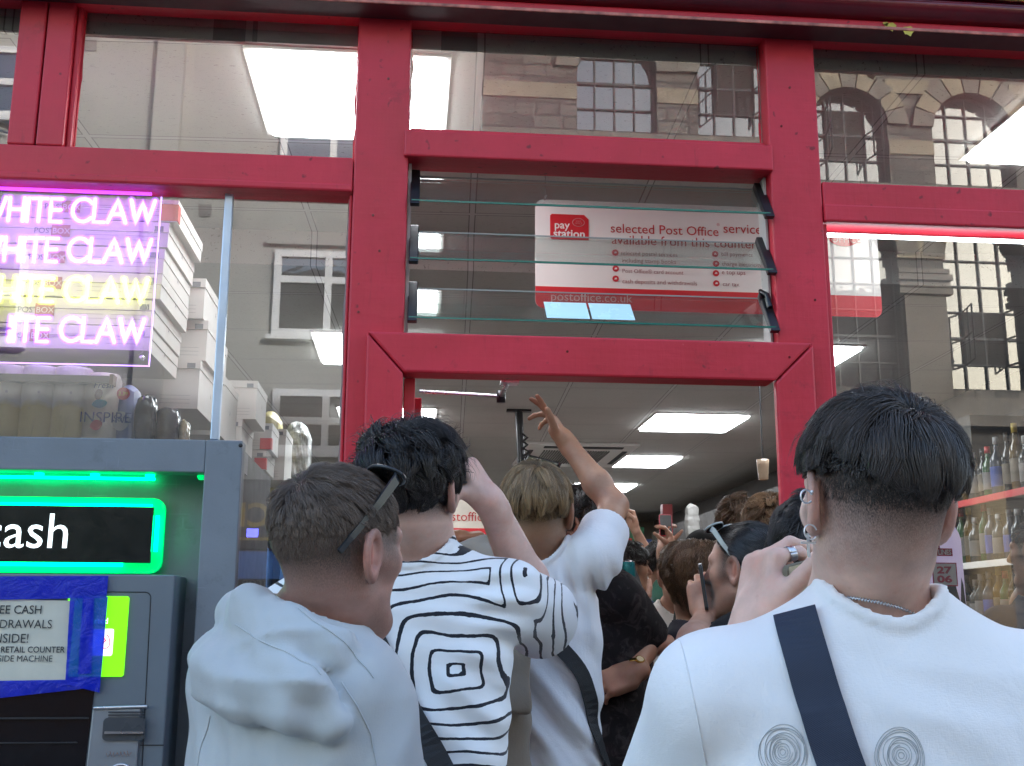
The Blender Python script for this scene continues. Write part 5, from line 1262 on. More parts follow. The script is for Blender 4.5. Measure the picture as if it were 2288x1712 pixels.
def hair_local(n, region, whorl, length, vol, S=8, seed=1, clumps=220, clump=.6, grav=.6, lift=.6, jitter=.25, zcut=None, wid=.0007, curl=0., bias=(0, 0, 0), lenvar=.25, lump=.45, hang=0.):
    r = np.random.default_rng(seed)
    d = r.normal(size=(n*4, 3)); d /= np.linalg.norm(d, axis=1, keepdims=True)
    m = region(d); d = d[m][:n]; n = len(d)
    P = HC+d*HR*.985; ln = length(d)*(1-lenvar*r.random(n)); off = vol(d)*(.15+.85*r.random(n)**.7)
    ci = r.choice(n, min(clumps, n), replace=False); near = np.empty(n, int)
    for s in range(0, n, 2000): near[s:s+2000] = ci[np.argmin(((d[s:s+2000, None]-d[None, ci])**2).sum(2), 1)]
    off = off*(1-lump)+lump*off[near]
    W = HC+nrm(whorl)*HR; cj = r.normal(size=(n, 3))*jitter; cj = cj*.7+.7*cj[near]
    pos = P.copy(); out = [pos.copy()]; N_ = None
    nv = (pos-HC)/HR**2; nv /= np.linalg.norm(nv, axis=1, keepdims=True)
    t = pos-W; t = t/(np.linalg.norm(t, axis=1, keepdims=True)+1e-6)+cj+np.asarray(bias)
    live = np.ones(n, bool); zr = r.normal(size=n)*.007; zr = zr+(r.normal(size=n)*.008)[near]
    for i in range(1, S):
        nv = (pos-HC)/HR**2; nv /= np.linalg.norm(nv, axis=1, keepdims=True)
        g = np.array([0, 0, -1.])*grav*(i/S)
        t2 = t+g; t2 = t2-(t2*nv).sum(1, keepdims=True)*nv*.92; t2 /= np.linalg.norm(t2, axis=1, keepdims=True)+1e-9
        lf = lift*max(0, 1-i/(S*.55))
        step = (t2+nv*lf); step /= np.linalg.norm(step, axis=1, keepdims=True)
        if curl:
            ph = i*1.9+r.random(n)*.6+near*.7; sd = np.cross(t2, nv); step = step+curl*(np.sin(ph)[:, None]*sd+np.cos(ph)[:, None]*nv)
        if hang: hw = hang*min(1, i/S*1.4); step = step*(1-hw)+np.array([0, 0, -1.])*hw; step /= np.linalg.norm(step, axis=1, keepdims=True)
        new = pos+step*(ln/(S-1))[:, None]
        q = (new-HC)/HR; k = np.linalg.norm(q, axis=1); mn = 1+off*min(1, i/2.5)/.086*(1+.6*curl*np.sin(i*1.9+near*1.7+r.random(n)*.8))
        sc_ = np.where(k < mn, mn/k, np.where(k > mn+.10+hang*9, (mn+.10+(k-mn-.10)*.5)/k, 1)); new = HC+(new-HC)*sc_[:, None]
        if zcut is not None:
            zc = zcut(new)+zr; live &= ~(new[:, 2] < zc)
        new = np.where(live[:, None], new, pos+(new-pos)*.04); t = .6*t+.4*t2; pos = new; out.append(pos.copy())
    Q = np.stack(out, 1)
    wgt = clump*(np.linspace(0, 1, S)**1.3)[None, :, None]; G = Q[near]+ (P-P[near])[:, None, :]*.25
    Q = Q*(1-wgt)+G*wgt
    ow = (Q-HC)/HR**2; ow /= np.linalg.norm(ow, axis=2, keepdims=True)
    tone = np.clip(.55*r.random(n)**1.6+.6*(r.random(n)**1.5)[near], 0, 1)
    return Q, ow, wid*(.7+.6*r.random(n)), tone
def add_hair(parent, H, mat, sets, name='hair'):
    s = Shell()
    for st in sets:
        Q, ow, w_, tone = hair_local(**st); S = Q.shape[1]
        Vl, F = strands(Q, w_, ow); V = H.o+(Vl*H.sc)@H.M.T
        s.add(V, F, tone=np.repeat(tone, S*3), along=np.tile(np.repeat(np.linspace(0, 1, S), 3), len(tone)))
    return s.build(name, mat, parent)

# ------------------------------------------------------------------ a whole person
class Person:
    def __init__(s, label, c7, head, skin, ty=0, wide=1., sw=.185, ground=.0, lean=0., group=None, roll=0.):
        s.c7 = np.asarray(c7, float); s.H = head; s.T = Frame(s.c7, ty, lean, roll); s.wide = wide; s.sw = sw; s.skin = skin
        s.root = thing('person', label, 'person', (s.c7[0], s.c7[1], ground), group); s.ground = ground; s.arms = {}
        s.sh = {1: s.T.w((sw, .0, -.075)), -1: s.T.w((-sw, .0, -.075))}
    def arm(s, side, elbow, wrist, hand=None, shoulder=None, r=(.052, .043, .030)):
        if shoulder is not None: s.sh[side] = np.asarray(shoulder, float)
        s.arms[side] = (np.asarray(elbow, float), np.asarray(wrist, float), hand, r); return s
    def rest_arms(s):
        for sd in (1, -1):
            if sd not in s.arms:
                e = s.sh[sd]+s.T.d((.045*sd, -.02, -.28)); w_ = e+s.T.d((-.01*sd, .10, -.22))
                s.arm(sd, e, w_, dict(z=w_-e, y=s.T.d((-sd, .2, 0)), curl=[(20, 25, 15)]*4))
    def arm_sdf(s, P, sd):
        e, w_, h, r = s.arms[sd]; a = s.sh[sd]
        d = rcone(P, a, e, r[0], r[1]*.98)
        m = e+(w_-e)*.35; d = smin(d, smin(rcone(P, e, m, r[1], r[1]*1.0), rcone(P, m, w_, r[1], r[2]*.92), .02), .02)
        if h: d = smin(d, hand_sdf(P, w_, h['z'], h['y'], sd > 0, h['curl'], h.get('thumb', (.5, .3, .3)), h.get('spread', .08), h.get('sc', 1.)), .018)
        return d
    def body(s, hh=.0036, ha=.0042, stub=None, redear=.8, nr=.056):
        s.rest_arms(); H = s.H; pts = [s.c7-.1, s.c7+.1, H.o-.17*H.sc, H.o+.17*H.sc]+[s.T.w((x, y, z)) for x in (-.17, .17) for y in (-.1, .1) for z in (-.36, 0)]
        for sd in (1, -1):
            e, w_, h, r = s.arms[sd]; pts += [s.sh[sd]-.07, s.sh[sd]+.07, e-.065, e+.065, w_-.06, w_+.06]
            if h: z = nrm(h['z']); y = nrm(h['y']); x = np.cross(y, z); pts += [w_+z*.21, w_+z*.13+y*.12, w_+z*.10-y*.05, w_+z*.1+x*.10, w_+z*.1-x*.08]
        pts = np.array(pts)
        def f(P):
            d = smin(head_local(H.l(P))*H.sc, neck_sdf(P, H, s.c7, nr), .028)
            d = smin(d, torso_local(s.T.l(P), s.wide, -.014, -.36), .03)
            for sd in (1, -1): d = smin(d, s.arm_sdf(P, sd), .008)
            return d
        V, F = surface(f, pts.min(0)-.02, pts.max(0)+.02, hh); L = H.l(V); hd_ = np.minimum(s.arm_sdf(V.astype(np.float32), 1), s.arm_sdf(V.astype(np.float32), -1)) > .012
        st = (stub(L) if stub is not None else np.zeros(len(V)))*hd_
        ear = np.exp(-((np.abs(L[:, 0])-.085)/.012)**2-((L[:, 2]+.004)/.03)**2-((L[:, 1]+.01)/.025)**2)
        red = redear*ear+.35*np.exp(-((L[:, 1]-.10)/.02)**2-((L[:, 2]+.02)/.02)**2)+.5*np.exp(-((L[:, 1]-.088)/.02)**2-((L[:, 2]+.057)/.01)**2-(L[:, 0]/.02)**2)
        for sd in (1, -1):
            h = s.arms[sd][2]
            if h: red = red+.45*np.exp(-(np.linalg.norm(V-(s.arms[sd][1]+nrm(h['z'])*.088-nrm(h['y'])*.012), axis=1)/.035)**2)*(.5+.5*wav(V, 3, 90, 3))+.3*np.exp(-(np.linalg.norm(V-s.arms[sd][0], axis=1)/.05)**2)
        sh = Shell(); sh.add(V, F, stub=st*(1-np.clip(ear*1.6, 0, 1)), red=np.clip(red, 0, 1))
        s.b = sh.build('body', s.skin, s.root); return s.b
    def legs(s, mat, shoe):
        z0 = s.ground; hip = s.T.w((0, 0, -.80)); m = Shell()
        def f(P):
            d = ell(P, s.T.w((0, 0, -.78)), (.17, .15, .13))
            for sd in (1, -1):
                h_ = s.T.w((.09*sd, 0, -.82)); k_ = np.array([*(s.T.w((.10*sd, .02, 0))[:2]), z0+.48]); a_ = np.array([*(s.T.w((.11*sd, -.01, 0))[:2]), z0+.09])
                d = smin(d, rcone(P, h_, k_, .092, .066), .04); d = smin(d, rcone(P, k_, a_, .066, .052), .02)
            return d
        V, F = surface(f, np.array([hip[0]-.35, hip[1]-.35, z0+.02]), hip+np.array([.35, .35, .2]), .016); m.add(V, F); m.build('trousers', mat, s.root)
        m = Shell()
        for sd in (1, -1):
            a_ = np.array([*(s.T.w((.11*sd, -.03, 0))[:2]), z0+.05]); b_ = a_+s.T.d((.02*sd, .19, -.01))
            V, F = surface(lambda P: smax(rcone(P, a_, b_, .048, .042), z0+.004-P[:, 2], .01), np.minimum(a_, b_)-.08, np.maximum(a_, b_)+.08, .012); m.add(V, F)
        m.build('shoes', shoe, s.root)
    def top_sdf(s, infl=.010, loose=.06, sleeve=.62, sr=.074, drop=-.74, neck=.066, fold=None, extra=None, amp=.003, collar=True, neckc=(0, .006, 0)):
        nc = s.c7+s.T.d(neckc); up = nrm(s.H.w((0, -.02, -.05))-s.c7); H = s.H
        def f(P):
            L = s.T.l(P); d = torso_local(L, s.wide, infl, drop, loose)
            for sd in (1, -1):
                e, w_, h, r = s.arms[sd]; a = s.sh[sd]; dirn = nrm(e-a); ln = np.linalg.norm(e-a); c = a+dirn*ln*min(sleeve, 1)
                d = smin(d, rcone(P, s.T.w((.05*sd, -.01, -.025)), a+np.array([0, 0, .004]), .052, .056), .04)
                if sleeve <= 1:
                    sl = rcone(P, a, c+dirn*.02, .060+infl*.6, sr); cut = (P-c)@dirn.astype(np.float32); sl = smax(sl, cut, .006)
                    inner = rcone(P, a+dirn*.08, c+dirn*.2, r[0]*.9, sr-.006)
                    sl = np.maximum(sl, -np.maximum(inner, -(((P-a)@dirn.astype(np.float32))-ln*sleeve*.55)))
                else:
                    m = e+(w_-e)*(sleeve-1); sl = smin(rcone(P, a, e, .062+infl, sr), rcone(P, e, m, sr*.98, sr*.8), .03)
                d = smin(d, sl, .035)
            if extra is not None: d = extra(P, d)
            if fold is not None: d = d+fold(P, L)*amp/.003*np.clip((np.linalg.norm(P-nc.astype(np.float32), axis=1)-neck-.01)/.05, 0, 1)
            nk = rcone(P, nc-up*.03, nc+up*.2, neck, neck+.012)
            d = smax(d, -nk, .006)
            if collar:
                q = P-(nc+up*.012); hh = q@up.astype(np.float32); rad = np.linalg.norm(q-hh[:, None]*up.astype(np.float32), axis=1)
                hl = np.clip(hh, -.10, .03); 
                ring = np.maximum(np.abs(rad-(neck+.004+np.clip(hh, -.02, .05)*.06))-.006, np.abs(d+.001)-.0065)
                d = np.minimum(d, ring-.001)
            return d
        s.f = f; return f
    def top(s, name, mat, h=.006, pat=None, **kw):
        f = s.top_sdf(**kw); ex = [s.T.w((x, y, z)) for x in (-.30, .30) for y in (-.24, .24) for z in (-.78, .08)]
        pts = np.array(ex+[s.arms[1][0], s.arms[-1][0], s.sh[1], s.sh[-1]]+([s.arms[1][1], s.arms[-1][1]] if kw.get('sleeve', .6) > 1 else []))
        V, F = surface(f, pts.min(0)-.09, pts.max(0)+.09, h); m = Shell()
        at_ = {} if pat is None else dict(pat=pat(s.T.l(V), V))
        m.add(V, F, **at_); return m.build(name, mat, s.root)
    def hit(s, px, py, f=None, d0=.6, lift=.0):
        """point where the line of sight of a photo pixel meets the garment"""
        f = f or s.f; d = ray(px, py); d = d/np.linalg.norm(d); t = d0
        for _ in range(90):
            v = float(f((CAM+d*t)[None].astype(np.float32))[0])-lift
            if v < .0005: return CAM+d*t
            t += max(v*.6, .0006)
        return CAM+d*t
def grad(f, p, e=.003):
    p = np.asarray(p, np.float32); q = np.array([[e, 0, 0], [-e, 0, 0], [0, e, 0], [0, -e, 0], [0, 0, e], [0, 0, -e]], np.float32)+p; v = f(q)
    return nrm((v[0]-v[1], v[2]-v[3], v[4]-v[5]))
def strap_mesh(f, pts, width, th=.003, n=40, lift=.004):
    """flat webbing laid over a garment along a line of surface points"""
    P = np.array(pts, float); seg = np.r_[0, np.cumsum(np.linalg.norm(np.diff(P, axis=0), axis=1))]; u = np.linspace(0, seg[-1], n)
    C = np.stack([np.interp(u, seg, P[:, i]) for i in range(3)], 1)
    for _ in range(3): C[1:-1] = (C[:-2]+C[1:-1]*2+C[2:])/4
    g0, g1, g2, g3 = [], [], [], []; m = MB()
    for i in range(n):
        nn = grad(f, C[i], .02); v = float(f(C[i][None].astype(np.float32))[0]); c = C[i]+nn*(lift-v)
        t = nrm(C[min(i+1, n-1)]-C[max(i-1, 0)]); sd = nrm(np.cross(t, nn)); a, b = c-sd*width/2, c+sd*width/2
        g0.append(a); g1.append(b); g2.append(b+nn*th); g3.append(a+nn*th)
    m.sheet([g0, g1, g2, g3, g0], smooth=False); return m
# ================================================================== people
FIST = [(75, 85, 50), (80, 90, 50), (80, 90, 50), (78, 88, 50)]
RELAX = [(18, 25, 15), (22, 30, 18), (26, 34, 20), (30, 36, 22)]
def clip01(x): return np.clip(x, 0, 1)
M_JEANS = cloth_mat('dark_denim', (.03, .04, .07)); M_BLKT = cloth_mat('black_trousers', (.02, .02, .022)); M_SHOE = pbr('white_trainers', (.6, .6, .6), .5)
ztop = lambda d: d[:, 2]

# ---------------------------------------------------------------- man in white tee, right foreground
H4 = Frame(at(1893, 1088, 1.26), -6, 2, 2, .955)
p4 = Person('person in white t-shirt with dark bowl haircut faded at the nape, right foreground', at(1897, 1338, 1.28), H4,
            skin_mat('skin_fair', (.74, .49, .39), (.030, .024, .020)), ty=4, wide=1.06, sw=.190, ground=.0, roll=3.5)
p4.sh[-1] = p4.T.w((-.188, 0, -.098))
w4 = at(1632, 1352, 1.50)
p4.arm(-1, at(1452, 1790, 1.44), w4, dict(z=(.24, .10, 1), y=(.98, .22, -.2), curl=[(66, 40, 20), (48, 40, 22), (74, 60, 30), (74, 60, 30)], thumb=(.05, .15, .2), spread=.05, sc=1.06))
def stub4(L):
    z = L[:, 2]; back = clip01((.045-L[:, 1])/.03); vn = -.076-.018*np.exp(-((L[:, 0])/.025)**2)+.012*np.cos(L[:, 0]*70)
    return clip01((z-vn)/.09)**.85*back*.97
p4.body(hh=.0032, stub=stub4, redear=.75, nr=.0565)
HM4 = hair_mat('dark_brown_hair', (.010, .0085, .0080), (.060, .047, .040), .38)
zc4 = lambda p: np.where(p[:, 1] < .02, -.006+.055*np.clip(np.abs(p[:, 0])/.09, 0, 1)**2, .045)
add_hair(p4.root, H4, HM4, [dict(n=17000, region=lambda d: d[:, 2] > .02-.0*d[:, 1], whorl=(.12, -.60, .75), length=lambda d: .085+.03*clip01(d[:, 2]), vol=lambda d: .016+.003*clip01(d[:, 0]), S=9, seed=41, clumps=150, clump=.72, grav=1.0, lift=.9, jitter=.34, curl=.10, lump=.6, zcut=zc4, wid=.00062, bias=(.10, 0, 0)),
    dict(n=500, region=lambda d: (d[:, 2] > .5), whorl=(.05, -.72, .62), length=lambda d: .05+0*d[:, 0], vol=lambda d: .030+0*d[:, 0], S=7, seed=42, clumps=60, clump=.3, grav=.3, lift=1.1, jitter=.7, wid=.0004),
    dict(n=9000, region=lambda d: (d[:, 2] < .25) & (d[:, 2] > -.75-.1*(np.abs(d[:, 0]) < .3)) & (d[:, 1] < .25), whorl=(0, -.4, .9), length=lambda d: .007+.006*clip01(d[:, 2]+.6), vol=lambda d: .004+0*d[:, 0], S=3, seed=43, clumps=400, clump=.1, grav=.9, lift=.35, jitter=.25, wid=.00026)])
fold4 = lambda P, L: folds(P, [((-.35, -.2, -1), .075, p4.T.w((-.17, -.05, -.19)), .11), ((1, 0, -.35), .06, p4.T.w((.02, -.08, -.06)), .10), ((.4, 0, -1), .085, p4.T.w((.2, -.05, -.2)), .12), ((0, 0, 1), .11, p4.T.w((0, -.1, -.3)), .2)], .0042, 3)+.0016*wav(P, 5, 26, 4)
M_TEE4 = cloth_mat('white_cotton', (.85, .85, .85), var=.02, bump=.10)
p4.top('t_shirt', M_TEE4, h=.0055, infl=.014, loose=.05, sleeve=.80, sr=.086, fold=fold4, neck=.060, neckc=(.0, .006, .0))
p4.legs(M_JEANS, M_SHOE)
# sleeve seam and pale printed rings on the back
m = MB(); 
def on4(px, py, lift=.001):
    q = p4.hit(px, py); return q+grad(p4.f, q)*lift
m.tube([on4(1470+60*t**.8, 1385+300*t, .0002) for t in np.linspace(0, 1, 26)], .0009, n=4); m.build('seam', M_TEE4, p4.root)
rp = np.random.default_rng(8)
for cx, cy in ((1683, 1622), (1930, 1622)):
    m = MB()
    for k_, rad in enumerate((6, 11, 16, 20, 24, 28, 32, 36, 43, 47, 51)):
        pts = []; a0 = rp.random()*6; ec = rp.normal(0, .05); span = 6.283 if k_ != 3 else 4.6
        for a in np.linspace(0, span, 44):
            rr = rad*(1+.035*math.sin(3*a+a0)+ec*math.cos(a)); pts.append(on4(cx+rr*math.cos(a)+6, cy+rr*1.12*math.sin(a), .0006))
        m.tube(pts, .00042, n=3, caps=False)
    m.build('printed_rings', pbr('pale_grey_print', (.50, .52, .52), .8), p4.root)
def bag(pers, label, px, width, mat, D, pouch=(0.2, -.05, -.85), f=None, name='crossbody_bag', bw=(.12, .05, .09), more=()):
    f = f or pers.f; pts = [pers.hit(x, y, f) for x, y in px]+[pers.T.w(q) for q in more]; t = thing(name, label, 'bag', (pers.c7[0], pers.c7[1], pers.ground+.8))
    strap_mesh(f, pts, width, n=46).build('strap', mat, t)
    c = pers.T.w(pouch); MB().box(c-np.array(bw), c+np.array(bw)).build('pouch', mat, t, bevel=.02, bseg=3); return t
def webbing(name, c):
    k = NT(name); v = k.coord(); wv = k.n('TexWave'); k.set(wv.inputs['Vector'], v); wv.inputs['Scale'].default_value = 260; wv.bands_direction = 'DIAGONAL'
    k.p(Base_Color=k.mix(wv.outputs[1], tuple(x*.7 for x in c), tuple(x*1.35 for x in c)), Roughness=.6); k.bump(wv.outputs[1], .35, .001); return k.m
bag(p4, 'navy woven strap of a bag crossing the back of the white t-shirt at the right', [(1722, 1330), (1728, 1362), (1742, 1420), (1764, 1500), (1788, 1580), (1812, 1655), (1850, 1780), (1900, 1950)], .047, webbing('navy_webbing', (.018, .028, .055)), 1.28, pouch=(.24, .10, -.62))
# necklace, earrings, ring
def nk4(u):
    a = u; c = p4.c7; return c
pts = []
fb = lambda P: smin(smin(head_local(H4.l(P))*H4.sc, neck_sdf(P, H4, p4.c7, .0565), .028), torso_local(p4.T.l(P), p4.wide, -.014, -.36), .03)
pts = []
nx, ny = [1762, 1800, 1855, 1900, 1936, 1965, 1992, 2012], [1284, 1288, 1293, 1300, 1309, 1321, 1336, 1352]
for px in np.linspace(1762, 2012, 40):
    q = p4.hit(px, float(np.interp(px, nx, ny)), fb); pts.append(q+grad(fb, q)*.0012)
t = thing('necklace', 'thin twisted silver chain round the neck above the white collar', 'necklace', pts[20])
m = MB(); m.tube(pts, .0010, n=6)
for i, q in enumerate(pts): m.tube([q+np.array([-.001, 0, -.0016]), q+np.array([.001, -.0012, .0016])], .0008, n=5)
m.build('chain', M_STEEL, t)
MB().tube([pts[-1]+np.array([-.004, -.001, 0]), pts[-1]+np.array([.004, -.001, -.003])], .0018, n=6).build('clasp', pbr('dark_metal', (.1, .1, .1), .3, metal=.8), t)
M_SILV = pbr('bright_silver', (.82, .82, .84), .3, metal=.55)
def hoop(c, r, rad, n=18, tilt=0): return MB().tube([np.asarray(c)+np.array([r*math.cos(a), r*.35*math.cos(a), r*math.sin(a)]) for a in np.linspace(.3, 5.6, n)], rad, n=6)
c = at(1748, 1075, 1.205); t = thing('hoop_earring', 'small silver hoop with a bead on the upper left ear', 'earring', c)
hoop(c, .0072, .0011).build('hoop', M_SILV, t); MB().lathe([(0, -.002), (.0015, -.0012), (.002, 0), (.0015, .0012), (0, .002)], c+np.array([.006, -.001, .005]), n=8).build('bead', M_SILV, t)
c = at(1751, 1180, 1.205); t = thing('cross_earring', 'silver cross hanging from the left ear lobe by a hoop', 'earring', c)
hoop(at(1756, 1152, 1.205), .008, .0009).build('hoop', M_SILV, t)
MB().box(c+np.array([-.0013, -.0010, -.0135]), c+np.array([.0013, .0010, .0125])).box(c+np.array([-.0080, -.0011, .001]), c+np.array([.0080, .0011, .0036])).tube([c+np.array([0, 0, .011]), at(1756, 1162, 1.205)], .0007, n=4).build('cross', M_SILV, t)

# ---------------------------------------------------------------- man in pale grey hooded jacket, left foreground
H1 = Frame(at(729, 1200, 1.58), 49, 1, 2, .965)
p1 = Person('person in pale grey hooded jacket with cropped brown hair and sunglasses on the head', at(655, 1345, 1.585), H1,
            skin_mat('skin_pinkish', (.52, .30, .235), (.085, .062, .048)), ty=46, wide=.80, sw=.128, ground=.0)
def stub1(L):
    z = L[:, 2]; front = clip01((.068-L[:, 1]-.0*z)/.012); side = clip01((z-(-.085+.55*np.clip(L[:, 1]+.01, 0, .1)))/.075)
    beard = .42*clip01((-.045-z)/.02)*clip01((L[:, 1]-.0)/.03)*clip01((z+.135)/.02)
    return np.maximum(side**.9*front*.92*clip01((.115-L[:, 1])/.05), beard)
HM1 = hair_mat('mousy_brown_hair', (.050, .036, .027), (.19, .142, .108), .42)
add_hair(p1.root, H1, HM1, [dict(n=17000, region=lambda d: d[:, 2] > -.12+.32*np.clip(d[:, 1], 0, 1)+.12*np.clip(np.abs(d[:, 0])-.4, 0, 1), whorl=(0, -.62, .74), length=lambda d: .012+.032*clip01(d[:, 2]*1.4), vol=lambda d: .004+.013*clip01(d[:, 2]*1.3), S=6, seed=11, clumps=420, clump=.4, grav=.35, lift=.8, jitter=.22, wid=.00050, bias=(0, .25, 0)),
    dict(n=9000, region=lambda d: (d[:, 2] < .15) & (d[:, 2] > -.7+.5*np.clip(d[:, 1], 0, 1)) & (d[:, 1] < .6), whorl=(0, -.5, .85), length=lambda d: .006+.008*clip01(d[:, 2]+.6), vol=lambda d: .004+0*d[:, 0], S=3, seed=12, clumps=500, clump=.1, grav=.9, lift=.3, jitter=.25, wid=.00026)])
hd = lambda x, y, D: at(x, y, D)
hl = lambda *q: p1.T.w(q)
hoodp = [(hl(-.112, -.005, -.05), .028), (hl(-.085, -.072, -.058), .036), (hl(-.04, -.105, -.078), .042), (hl(.05, -.112, -.090), .038), (hl(.115, -.100, -.108), .032), (hl(.150, -.080, -.130), .022)]
hoodp2 = [(hl(-.095, .02, -.005), .030), (hl(-.075, -.055, .012), .030), (hl(-.01, -.083, .012), .030), (hl(.065, -.078, -.012), .029), (hl(.125, -.05, -.045), .026), (hl(.14, .0, -.075), .022)]
hoodp3 = [(hl(.06, -.115, -.045), .018), (hl(.14, -.10, -.08), .020), (hl(.172, -.075, -.125), .015)]
def hood(P, d):
    h = None
    for L_ in (hoodp, hoodp2, hoodp3):
        for (a, ra), (b, rb) in zip(L_[:-1], L_[1:]):
            q = rcone(P, a, b, ra, rb); h = q if h is None else smin(h, q, .014)
    L = p1.T.l(P); h = smin(h, ell(L, (-.005, -.085, -.055), (.115, .042, .052)), .02)
    ang = np.arctan2(L[:, 0], -L[:, 1]-.0); lo_ = wav(P, 61, (13, 13, 13), 4, .9)
    s1 = np.sin(L[:, 2]*115+1.7*lo_+1.2*np.sin(ang*2.)); s2 = np.sin(ang*13+2.2*wav(P, 64, 12, 3)+L[:, 2]*40)
    h = h+.0026*np.sign(s1)*np.abs(s1)**1.6*(.5+.5*wav(P, 65, 16, 3))+.0016*np.abs(s2)+.003*lo_-.0045*(1-np.abs(wav(P, 62, (12, 12, 60), 3, 1.2)))**4+.0008*wav(P, 63, 110, 4)
    return smin(d, h, .0035)
fold1 = lambda P, L: folds(P, [((.1, 0, -1), .10, hd(560, 1600, 1.45), .14), ((-.5, 0, -1), .08, hd(760, 1600, 1.45), .12), ((.6, 0, -1), .09, hd(450, 1560, 1.5), .12)], .009, 21)+.0035*wav(P, 22, (14, 14, 30), 4, .9)+.0015*wav(P, 23, 50, 4)
p1.sh[1] = p1.T.w((.108, .0, -.115))
p1.arm(1, p1.sh[1]+p1.T.d((.045, .02, -.29)), p1.sh[1]+p1.T.d((.04, .2, -.45)), dict(z=p1.T.d((0, .7, -.7)), y=p1.T.d((-1, 0, 0)), curl=RELAX))
p1.arm(-1, p1.sh[-1]+p1.T.d((-.05, .02, -.29)), p1.sh[-1]+p1.T.d((-.04, .2, -.45)), dict(z=p1.T.d((0, .7, -.7)), y=p1.T.d((1, 0, 0)), curl=RELAX))
p1.body(hh=.0030, ha=.006, stub=stub1, redear=.9)
M_JACK = cloth_mat('pale_grey_nylon', (.47, .50, .505), var=.03, rough=.62, bump=.05)
p1.top('hooded_jacket', M_JACK, h=.0055, infl=.017, loose=.04, sleeve=1.85, sr=.066, fold=fold1, extra=hood, neck=.062, neckc=(.0, .012, .0), collar=False, drop=-.70)
def seam1(pxs, rad=.0011):
    P_ = [p1.hit(x, y) for x, y in pxs]; Q = []
    for a, b in zip(P_[:-1], P_[1:]): Q += [a+(b-a)*i/5 for i in range(5)]
    Q.append(P_[-1]); out = []
    for q in Q:
        for _ in range(3): g_ = grad(p1.f, q, .006); q = q-g_*float(p1.f(q[None].astype(np.float32))[0])
        out.append(q+g_*.0004)
    MB().tube(out, rad, n=5).build('seam', M_JACK, p1.root)
seam1([(735, 1478), (770, 1530), (800, 1590), (815, 1660)]); seam1([(455, 1545), (440, 1600), (432, 1660)]); seam1([(640, 1318), (700, 1362), (760, 1415), (805, 1470)]); seam1([(505, 1352), (560, 1388), (630, 1420), (690, 1462)])
p1.legs(M_JEANS, M_SHOE)
# sunglasses pushed up
def sunglasses(H, label, mat, lensm, tilt, up, w_=.070, hh=.040, back=-.02, z_end=.012):
    t = thing('sunglasses', label, 'sunglasses', H.w((0, .05, .10)))
    for sd in (1, -1):
        pf = (sd*w_, up[0], up[1]); m = MB()
        path = [H.w(pf), H.w((sd*(w_+.012), up[0]-.012, up[1]-.006)), H.w((sd*(w_+.012), (up[0]+back)/2, (up[1]+z_end)/2+.002)), H.w((sd*(w_+.010), back, z_end)), H.w((sd*(w_+.006), back-.016, z_end-.020))]
        pp = []
        for a, b in zip(path[:-1], path[1:]): pp += [a+(b-a)*i/6 for i in range(6)]
        pp.append(path[-1]); n_ = len(pp); g = []
        side = H.d((sd, 0, 0)); 
        for i, q in enumerate(pp):
            tt = nrm(pp[min(i+1, n_-1)]-pp[max(i-1, 0)]); v = nrm(np.cross(side, tt)); hw = .0075*(1-.55*i/n_) if i < n_-6 else .0038; th = .0022
            g.append([q+v*hw+side*th, q-v*hw+side*th, q-v*hw-side*th, q+v*hw-side*th, q+v*hw+side*th])
        m.sheet(g, smooth=False); m.build('temple', mat, t)
        c = np.array([sd*.036, up[0]+.004, up[1]+.004]); dirv = np.array([0, tilt[0], tilt[1]]); poly = [(.032*math.cos(a)*(1+.06*math.cos(2*a)), .023*math.sin(a)) for a in np.linspace(0, 6.1, 22)]
        m = MB(); m.prism(poly, H.w(c), H.d((1, 0, 0)), H.d(dirv), H.d(np.cross((1, 0, 0), dirv)), .002); m.build('lens', lensm, t)
        m = MB(); m.tube([H.w(c+np.array([p[0]*1.05, 0, 0])+dirv*p[1]*1.08) for p in poly+poly[:1]], .0028, n=6); m.build('rim', mat, t)
    MB().tube([H.w((-.008, up[0]+.004, up[1]+.006)), H.w((0, up[0]+.004, up[1]+.008)), H.w((.008, up[0]+.004, up[1]+.006))], .0022, n=6).build('bridge', mat, t)
    return t
M_SUNB = pbr('matt_black_frame', (.018, .022, .026), .35, bump=.02); M_LENS = pbr('dark_lens', (.01, .011, .013), .06)
sunglasses(H1, 'black sunglasses pushed up on the cropped brown hair', M_SUNB, M_LENS, (-.86, .5), (.048, .112), w_=.066, back=-.040, z_end=.020)

# ---------------------------------------------------------------- man in black and white patterned shirt
H2 = Frame(at(890, 1070, 2.12), 27, 4, -2, 1.0)
p2 = Person('person in white shirt with black drawn lines and messy dark hair, fist at the eyes', at(897, 1210, 2.15), H2,
            skin_mat('skin_pale_pink', (.66, .44, .36), (.02, .016, .014)), ty=8, wide=.93, sw=.178, ground=.13)
w2 = at(1058, 1090, 2.20)
p2.arm(1, at(1176, 1346, 2.33), w2, dict(z=(-.42, -.10, .62), y=(-.75, .5, -.45), curl=[(72, 80, 45), (76, 85, 45), (78, 85, 45), (76, 80, 45)], thumb=(.1, .6, .4), sc=1.0), r=(.052, .044, .031))
p2.arm(-1, at(520, 1415, 2.25), at(600, 1560, 2.5), dict(z=(.5, .8, -.2), y=(.5, 0, -1), curl=RELAX))
p2.body(hh=.0034, ha=.0038, stub=lambda L: clip01((L[:, 2]+.060)/.03)*clip01((.05-L[:, 1])/.03)*.95, redear=1.)
HM2 = hair_mat('near_black_hair', (.0070, .006, .006), (.032, .026, .024), .32)
